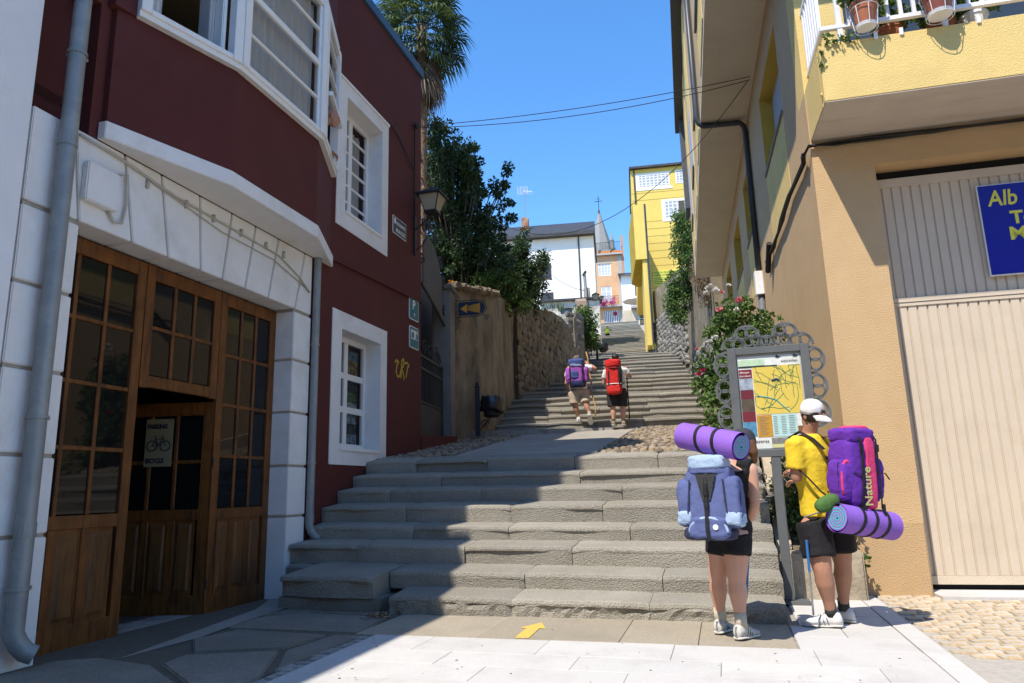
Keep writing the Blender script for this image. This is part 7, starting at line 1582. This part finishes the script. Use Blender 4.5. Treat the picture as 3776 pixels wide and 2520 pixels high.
cp = MB().lathe([(.090, -.012), (.094, .02), (.091, .055), (.075, .09), (.04, .112), (.0, .118)], (0, 0, 0), 24); c_ = cp.build('cap', cloth('white_cap', (.74, .72, .69), (.68, .66, .63)), mo, smooth=True); c_.matrix_local = Matrix.Translation(hcv - Vector(mb_) + Vector((.0, -.012, .028))) @ mrot.to_4x4()
brim = MB(); secs_ = []
for k in range(9):
    a = R(-160 + 140 * k / 8); secs_.append([(math.cos(a) * .088, math.sin(a) * .088, -.006), (math.cos(a) * .09 * 1.0, math.sin(a) * .125 - .02, -.028), (math.cos(a) * .082, math.sin(a) * .165 - .012, -.052), (math.cos(a) * .082, math.sin(a) * .163 - .012, -.058), (math.cos(a) * .088, math.sin(a) * .086, -.012)])
brim.ring(secs_); br_ = brim.build('cap_brim', MATS['white_cap'], c_, smooth=True); br_.rotation_euler = (0, 0, R(28))
tx_m = Matrix.Rotation(R(28), 3, 'Z') @ basis((1, 0, 0), (0, .25, 1))
text_mesh('lettering', 'Jeep', .042, INK, c_, Matrix.Rotation(R(28), 3, 'Z') @ Vector((-.042, -.0985, .012)), tx_m, .0015, bold=.0015)
tr0 = Matrix.Rotation(R(-ma), 3, 'Z') @ basis((1, 0, 0), (0, .02, 1))
for body, dx, dz in (('corre l', -.055, .0), ('com', .01, -.042)):
    p = ch - fw * .172 + rt * dx + Vector((0, 0, -.10 + dz)); text_mesh('shirt_print', body, .046, INK, mo, p - Vector(mb_), tr0, .002, bold=.0015)
# his pack
bp = Pack('purple and pink backpack worn by the man in yellow', (2.755,5.860,1.233), -20, -3); PU = cloth('purple_nylon', (.12, .028, .33), (.10, .022, .28)); PK = cloth('hot_pink_nylon', (.62, .05, .16), (.55, .04, .14))
bp.blob('main_body', (0, -.02, 0), (.165, .13, .29), PU, .5); bp.blob('side_pocket', (.165, .0, -.075), (.07, .10, .165), PU, .6); bp.blob('side_pocket', (-.155, .0, -.075), (.06, .10, .165), PU, .6)
bp.blob('lid', (0, -.02, .275), (.155, .13, .065), PU, .55); bp.blob('lid_top', (-.03, -.02, .305), (.09, .10, .05), PK, .6)
bp.blob('front_panel', (-.045, .075, -.03), (.052, .048, .285), PK, .5)
MB().tube([(.165 + .055 * math.cos(R(a)), .075, -.10 + .17 * math.sin(R(a))) for a in range(-30, 200, 15)], [(.016, .012)] * 16, 6).build('piping', PK, bp.o, smooth=True)
for x in (.045, -.115): bp.strap([(x * .9, .07, .31), (x, .112, .24), (x, .122, .05), (x * 1.1, .118, -.15), (x * 1.2, .10, -.30), (x * 1.2, .13, -.36)], .026); bp.buckle((x, .122, .17)); bp.buckle((x * 1.2, .118, -.30))
bp.strap([(.16, .09, -.02), (.06, .118, -.03)], .012); bp.strap([(-.10, .12, -.02), (-.20, .1, -.03), (-.24, .1, -.08)], .014)
for sx in (-1, 1): bp.strap([(sx * .10, -.13, .27), (sx * .12, -.25, .26), (sx * .14, -.36, .16), (sx * .17, -.28, -.05), (sx * .16, -.13, -.18)], .055, 'shoulder_strap')
bp.strap([(.16, -.12, -.24), (.19, -.25, -.25), (.15, -.38, -.26)], .06, 'hip_belt')
text_mesh('lettering', 'Nature', .105, mat('lime_print', (.48, .5, .2), (.44, .46, .18)), bp.o, (-.022, .1245, -.28), basis((0, 0, 1), (1, 0, 0)), .0015, bold=.0015)
foam_mat('rolled purple foam mat hanging below the purple and pink backpack', (2.495,5.720,0.868), (3.030,5.950,0.778), .108, (.3, .52, .74), True)
band([ch - rt * .12 + fw * .10 + Vector((0, 0, .09)), ch - rt * .12 + Vector((0, 0, .135)), ch - rt * .115 - fw * .11 + Vector((0, 0, .07)), ch - rt * .10 - fw * .19 + Vector((0, 0, -.02))], .055, .014, 'shoulder_strap', STRAP, mo, mb_)
band([ch - rt * .22 + Vector((0, 0, -.16)), ch - rt * .215 - fw * .09 + Vector((0, 0, -.24)), ch - rt * .16 - fw * .165 + Vector((0, 0, -.36)), ch - rt * .08 - fw * .20 + Vector((0, 0, -.42))], .028, .008, 'waist_strap', STRAP, mo, mb_)
wbt = thing('sleeping_bag', 'green stuff sack tied beside the mat on the purple pack', 'bag', (2.467,5.800,0.977), 0); MB().ell((0, 0, 0), (.105, .055, .06), Matrix.Rotation(R(-24), 3, 'Y'), 18, 12, .8).build('sack', cloth('green_nylon', (.07, .15, .035), (.055, .12, .03)), wbt, smooth=True, rough=.006, rscale=14); MB().lathe([(.028, 0), (.03, .03), (.02, .035)], (.095, -.01, .035), 12, Matrix.Rotation(R(70), 3, 'Y')).build('neck', MATS['green_nylon'], wbt)
# walking poles of the two readers
def pole(label, a, b, r_=.009, m=None, grip=None, name='walking_pole', wob=0):
    a, b = Vector(a), Vector(b); o = thing(name, label, 'walking stick', tuple(b), 0); n = 8
    MB().tube([a - b + (b - a) * (k / n) + Vector((wob * math.sin(k * 2.1), 0, 0)) for k in range(n + 1)], [r_] * (n + 1), 8).build('shaft', m or ZINC, o, smooth=True)
    if grip: g0, g1, gm, gr = grip; MB().tube([(a - b) * (1 - g0), (a - b) * (1 - g1)], gr, 8).build('grip', gm, o)
    return o
BLU = mat('blue_grip', (.03, .16, .45), (.025, .13, .38), rough=.5)
pole('blue and grey walking pole held by the man in yellow', (2.321,5.920,0.688), (2.338,5.980,0.109), .008, None, (0, .42, BLU, .011))
pole('blue walking pole behind the woman beside her right leg', (1.857,5.830,0.856), (1.794,5.900,0.265), .009, BLU)

# ---- two pilgrims starting up the steps
def walker(label, F, az, sk, shirt, short_m, hair, boots, k=1.0, long_=.62):
    o = thing('person', label, 'person', F['base'], 0); off = F['base']; rt, fw = vdir(az + 90), vdir(az); V = {q: Vector(v) for q, v in F.items() if q != 'heel'}
    b = MB(); leg(b, V['hL'], V['kL'], V['aL'], 1.05 * k); leg(b, V['hR'], V['kR'], V['aR'], 1.05 * k); pc_ = V['pel']; ch = V['ch']
    secs = [(pc_ + Vector((0, 0, -.1)), .14, .11), (pc_, .17, .13), (pc_.lerp(ch, .5), .165, .12), (ch, .20, .12), (ch + Vector((0, 0, .08)), .13, .085), (ch + Vector((0, 0, .13)), .055, .055)]
    torso(b, secs, az); chain(b, [ch + Vector((0, 0, .1)), V['head'] + Vector((0, 0, -.05))], [.055, .05]); head(b, V['head'], az, 1.0, -8)
    for s_, e_, h_, sd in (('sL', 'eL', 'haL', 1), ('sR', 'eR', 'haR', -1)): arm(b, V[s_], V[e_], V[h_], 1.1); hand(b, V[h_], (V[h_] - V[e_]), fw, 1.0, sd)
    for a_ in ('aL', 'aR'): chain(b, [V[a_], V[a_] + Vector((0, 0, -.04))], [.038, .04])
    organic(b.build('body', sk, o, off), .013, 4)
    g = MB(); torso(g, [(c, rx + .022, ry + .02) for c, rx, ry in secs[1:]], az)
    for s_, e_ in (('sL', 'eL'), ('sR', 'eR')): g.tube([V[s_], V[s_].lerp(V[e_], .62)], [.075, .075], 10)
    garment(g, 'shirt', shirt, o, off, .016, 3, .006)
    g = MB(); torso(g, [(c, rx + .024, ry + .024) for c, rx, ry in secs[:2]], az)
    for h_, k_ in (('hL', 'kL'), ('hR', 'kR')): g.tube([V[h_] + Vector((0, 0, .05)), V[h_].lerp(V[k_], .4), V[h_].lerp(V[k_], long_ + .2)], [.118, .112, .112], 12)
    garment(g, 'shorts', short_m, o, off, .016, 3, .006)
    for a_ in ('aL', 'aR'):
        MB().tube([V[a_] + Vector((0, 0, .05)), V[a_], V[a_] + Vector((0, 0, -.05))], [.043, .043, .046], 10).build('sock', DARK_SOCK if boots is BOOT else CREAM_SOCK, o, off); g0 = V[a_] + Vector((0, 0, -.085)); d_ = fw + (Vector((0, 0, -.75)) if F.get('heel') == a_ else Vector((0, 0, 0))); d_.normalize(); shoe('shoe', o, off, g0 - d_ * .06, g0 + d_ * .22, boots, 1.1, .105)
    MB().ell(V['head'] + Vector((0, -.012, .03)) - fw * .006, (.080, .096, .086), Matrix.Rotation(R(-az), 3, 'Z')).build('hair', hair, o, off, smooth=True)
    return o
D = 15.0
F = dict(base=(1.486,15.000,2.449), hL=(1.274,15.000,3.081), hR=(1.497,15.000,3.094), kL=(1.300,15.000,2.830), kR=(1.521,14.900,2.832), aL=(1.367,15.050,2.576), aR=(1.580,14.850,2.642), pel=(1.389,15.000,3.171), ch=(1.382,15.120,3.632), head=(1.393,15.250,3.846),
         sL=(1.213,15.100,3.652), eL=(1.140,15.050,3.325), haL=(1.209,15.200,3.156), sR=(1.556,15.150,3.671), eR=(1.786,15.200,3.654), haR=(1.665,15.350,3.779), heel='aR')
walker('person in white shirt and khaki shorts with a purple pack climbing the steps', F, 12, SKIN2, WHITE_C, KHAKI, HAIR_G, SHOE_W)
bp = Pack('violet and navy backpack on the walker in khaki shorts', (1.352,14.830,3.492), 12, -6); VI = cloth('violet_nylon', (.36, .09, .42), (.3, .075, .36)); NV = cloth('dark_indigo_nylon', (.03, .03, .10))
bp.blob('main_body', (0, 0, -.02), (.16, .13, .25), VI, .55); bp.blob('base', (0, 0, -.21), (.175, .14, .08), NV, .6); bp.blob('side_pocket', (-.18, 0, -.02), (.06, .1, .17), VI, .6); bp.blob('side_pocket', (.18, 0, -.02), (.06, .1, .17), VI, .6); bp.blob('lid', (0, 0, .24), (.17, .14, .075), cloth('blue_lid', (.06, .09, .26)), .55); bp.blob('lid_band', (0, .01, .175), (.15, .135, .04), cloth('grey_violet', (.24, .25, .42)), .6); bp.blob('pocket', (.03, .10, -.02), (.09, .05, .085), cloth('blue_lid', (.06, .09, .26)), .6)
for x in (-.13, .13): bp.strap([(x, .09, .25), (x, .125, .1), (x, .13, -.15), (x, .12, -.3)], .03)
for sx in (-1, 1): bp.strap([(sx * .1, -.14, .2), (sx * .12, -.28, .18), (sx * .15, -.34, .05), (sx * .17, -.14, -.15)], .06, 'shoulder_strap')
pole('crooked wooden staff held high by the walker in khaki shorts', (1.621,15.350,4.052), (1.703,14.750,2.583), .014, mat('peeled_stick', (.42, .24, .08), (.32, .17, .06), scale=12), None, 'walking_staff', .02)
F = dict(base=(2.165,14.800,2.315), hL=(2.066,14.850,3.041), hR=(2.285,14.850,3.036), kL=(2.077,14.850,2.739), kR=(2.277,14.850,2.734), aL=(2.071,14.850,2.466), aR=(2.280,14.850,2.461), pel=(2.195,14.880,3.153), ch=(2.181,14.950,3.565), head=(2.209,15.050,3.827),
         sL=(1.996,14.950,3.569), eL=(1.939,15.050,3.305), haL=(2.036,15.250,3.256), sR=(2.358,14.950,3.579), eR=(2.496,15.000,3.433), haR=(2.471,15.200,3.589))
walker('person in white shirt and dark shorts with a red pack at the first upper step', F, 14, SKIN, WHITE_C, cloth('charcoal_shorts', (.03, .03, .033)), HAIR_D, BOOT, .95, .66)
bp = Pack('tall red backpack on the walker in dark shorts', (2.104,14.660,3.381), 14, -4); RD = cloth('red_nylon', (.58, .025, .02), (.5, .02, .018))
bp.blob('main_body', (.02, 0, 0), (.145, .13, .28), RD, .55); bp.blob('bottom', (0, .02, -.26), (.155, .13, .11), RD, .6); bp.blob('lid', (.01, 0, .27), (.17, .14, .09), RD, .55); bp.blob('side_band', (-.14, .01, .03), (.03, .1, .22), cloth('charcoal_nylon', (.03, .03, .03)), .6)
MB().tube([(-.15, .10, -.155), (0, .135, -.15), (.15, .10, -.155)], [(.018, .01)] * 3, 6).build('band', WHITE_C, bp.o); MB().tube([(-.14, .10, .17), (0, .135, .175), (.15, .10, .18)], [(.016, .01)] * 3, 6).build('band', STRAP, bp.o)
for x in (-.12, .10): bp.strap([(x, .09, .27), (x, .128, .1), (x, .13, -.2), (x, .12, -.36)], .028)
for sx in (-1, 1): bp.strap([(sx * .1, -.14, .24), (sx * .12, -.28, .22), (sx * .15, -.34, .08), (sx * .17, -.14, -.15)], .06, 'shoulder_strap')
pole('dark straight staff held by the walker with the red pack', (2.449,15.150,3.667), (2.410,14.850,2.512), .013, mat('dark_stick', (.05, .02, .02), (.035, .015, .015)), None, 'walking_staff')
# far walker with lime pack, poles in both hands
F = dict(base=(9.677,70.000,15.530), hL=(9.511,70.000,16.117), hR=(9.730,70.000,16.112), kL=(9.475,70.000,15.849), kR=(9.737,70.000,15.842), aL=(9.418,70.000,15.604), aR=(9.768,70.000,15.595), pel=(9.625,70.000,16.204), ch=(9.676,70.200,16.698), head=(9.728,70.500,16.968), sL=(9.456,70.200,16.703), eL=(9.242,70.300,16.596), haL=(9.116,70.400,16.486), sR=(9.896,70.200,16.692), eR=(10.121,70.300,16.528), haR=(10.255,70.400,16.321))
walker('distant person with a lime pack and poles high on the steps', F, 8, SKIN2, cloth('grey_shirt', (.1, .1, .1)), BLACK_C, HAIR_D, BOOT, 1.0, .5)
bp = Pack('lime green backpack on the distant walker', (9.611,69.800,16.430), 8, -8); bp.blob('main_body', (0, 0, 0), (.19, .13, .26), cloth('lime_nylon', (.28, .42, .03)), .6); bp.blob('lid', (0, 0, .25), (.17, .12, .08), cloth('green_lid', (.06, .14, .03)), .6)
for l_, a, b in (('left walking pole of the distant climber', (9.116,70.400,16.486), (9.135,70.200,15.586)), ('right walking pole of the distant climber', (10.255,70.400,16.321), (10.141,70.200,15.515))): pole(l_, a, b, .02)
# ---- man leaning out of the bay window
q0 = (-4.66, 7.45, 5.0)
RS3 = Matrix.Rotation(R(-STREET), 3, 'Z'); wp = RS3 @ Vector(q0)
vo = thing('person', 'bald person leaning out of the bay window, hand on the sill', 'person', tuple(wp), 0)
hw = RS3 @ Vector((-4.45, 7.40, 5.86)); hs_ = RS3 @ Vector((-4.585, 7.64, 5.535)); chv = RS3 @ Vector((-4.86, 7.22, 5.66)); shv = RS3 @ Vector((-4.80, 7.40, 5.70)); elv = RS3 @ Vector((-4.74, 7.52, 5.60))
b = MB(); head(b, hw, 70, 1.05, -10); chain(b, [hw + Vector((-.05, -.02, -.05)), chv + Vector((0, 0, .05))], [.055, .07]); torso(b, [(chv + Vector((0, 0, -.6)), .17, .12), (chv + Vector((0, 0, -.2)), .18, .12), (chv, .17, .11)], 80); arm(b, shv, elv, hs_, 1.0); hand(b, hs_, RS3 @ Vector((.5, .5, -.5)), Vector((0, 0, 1)), 1.0, 1)
organic(b.build('body', SKIN2, vo, tuple(wp)), .010, 4)
g = MB(); torso(g, [(chv + Vector((0, 0, -.6)), .19, .14), (chv + Vector((0, 0, -.2)), .20, .14), (chv + Vector((0, 0, .02)), .18, .12)], 80); g.tube([shv, shv.lerp(elv, .7)], .07, 10); garment(g, 'shirt', WHITE_C, vo, tuple(wp), .016, 3)
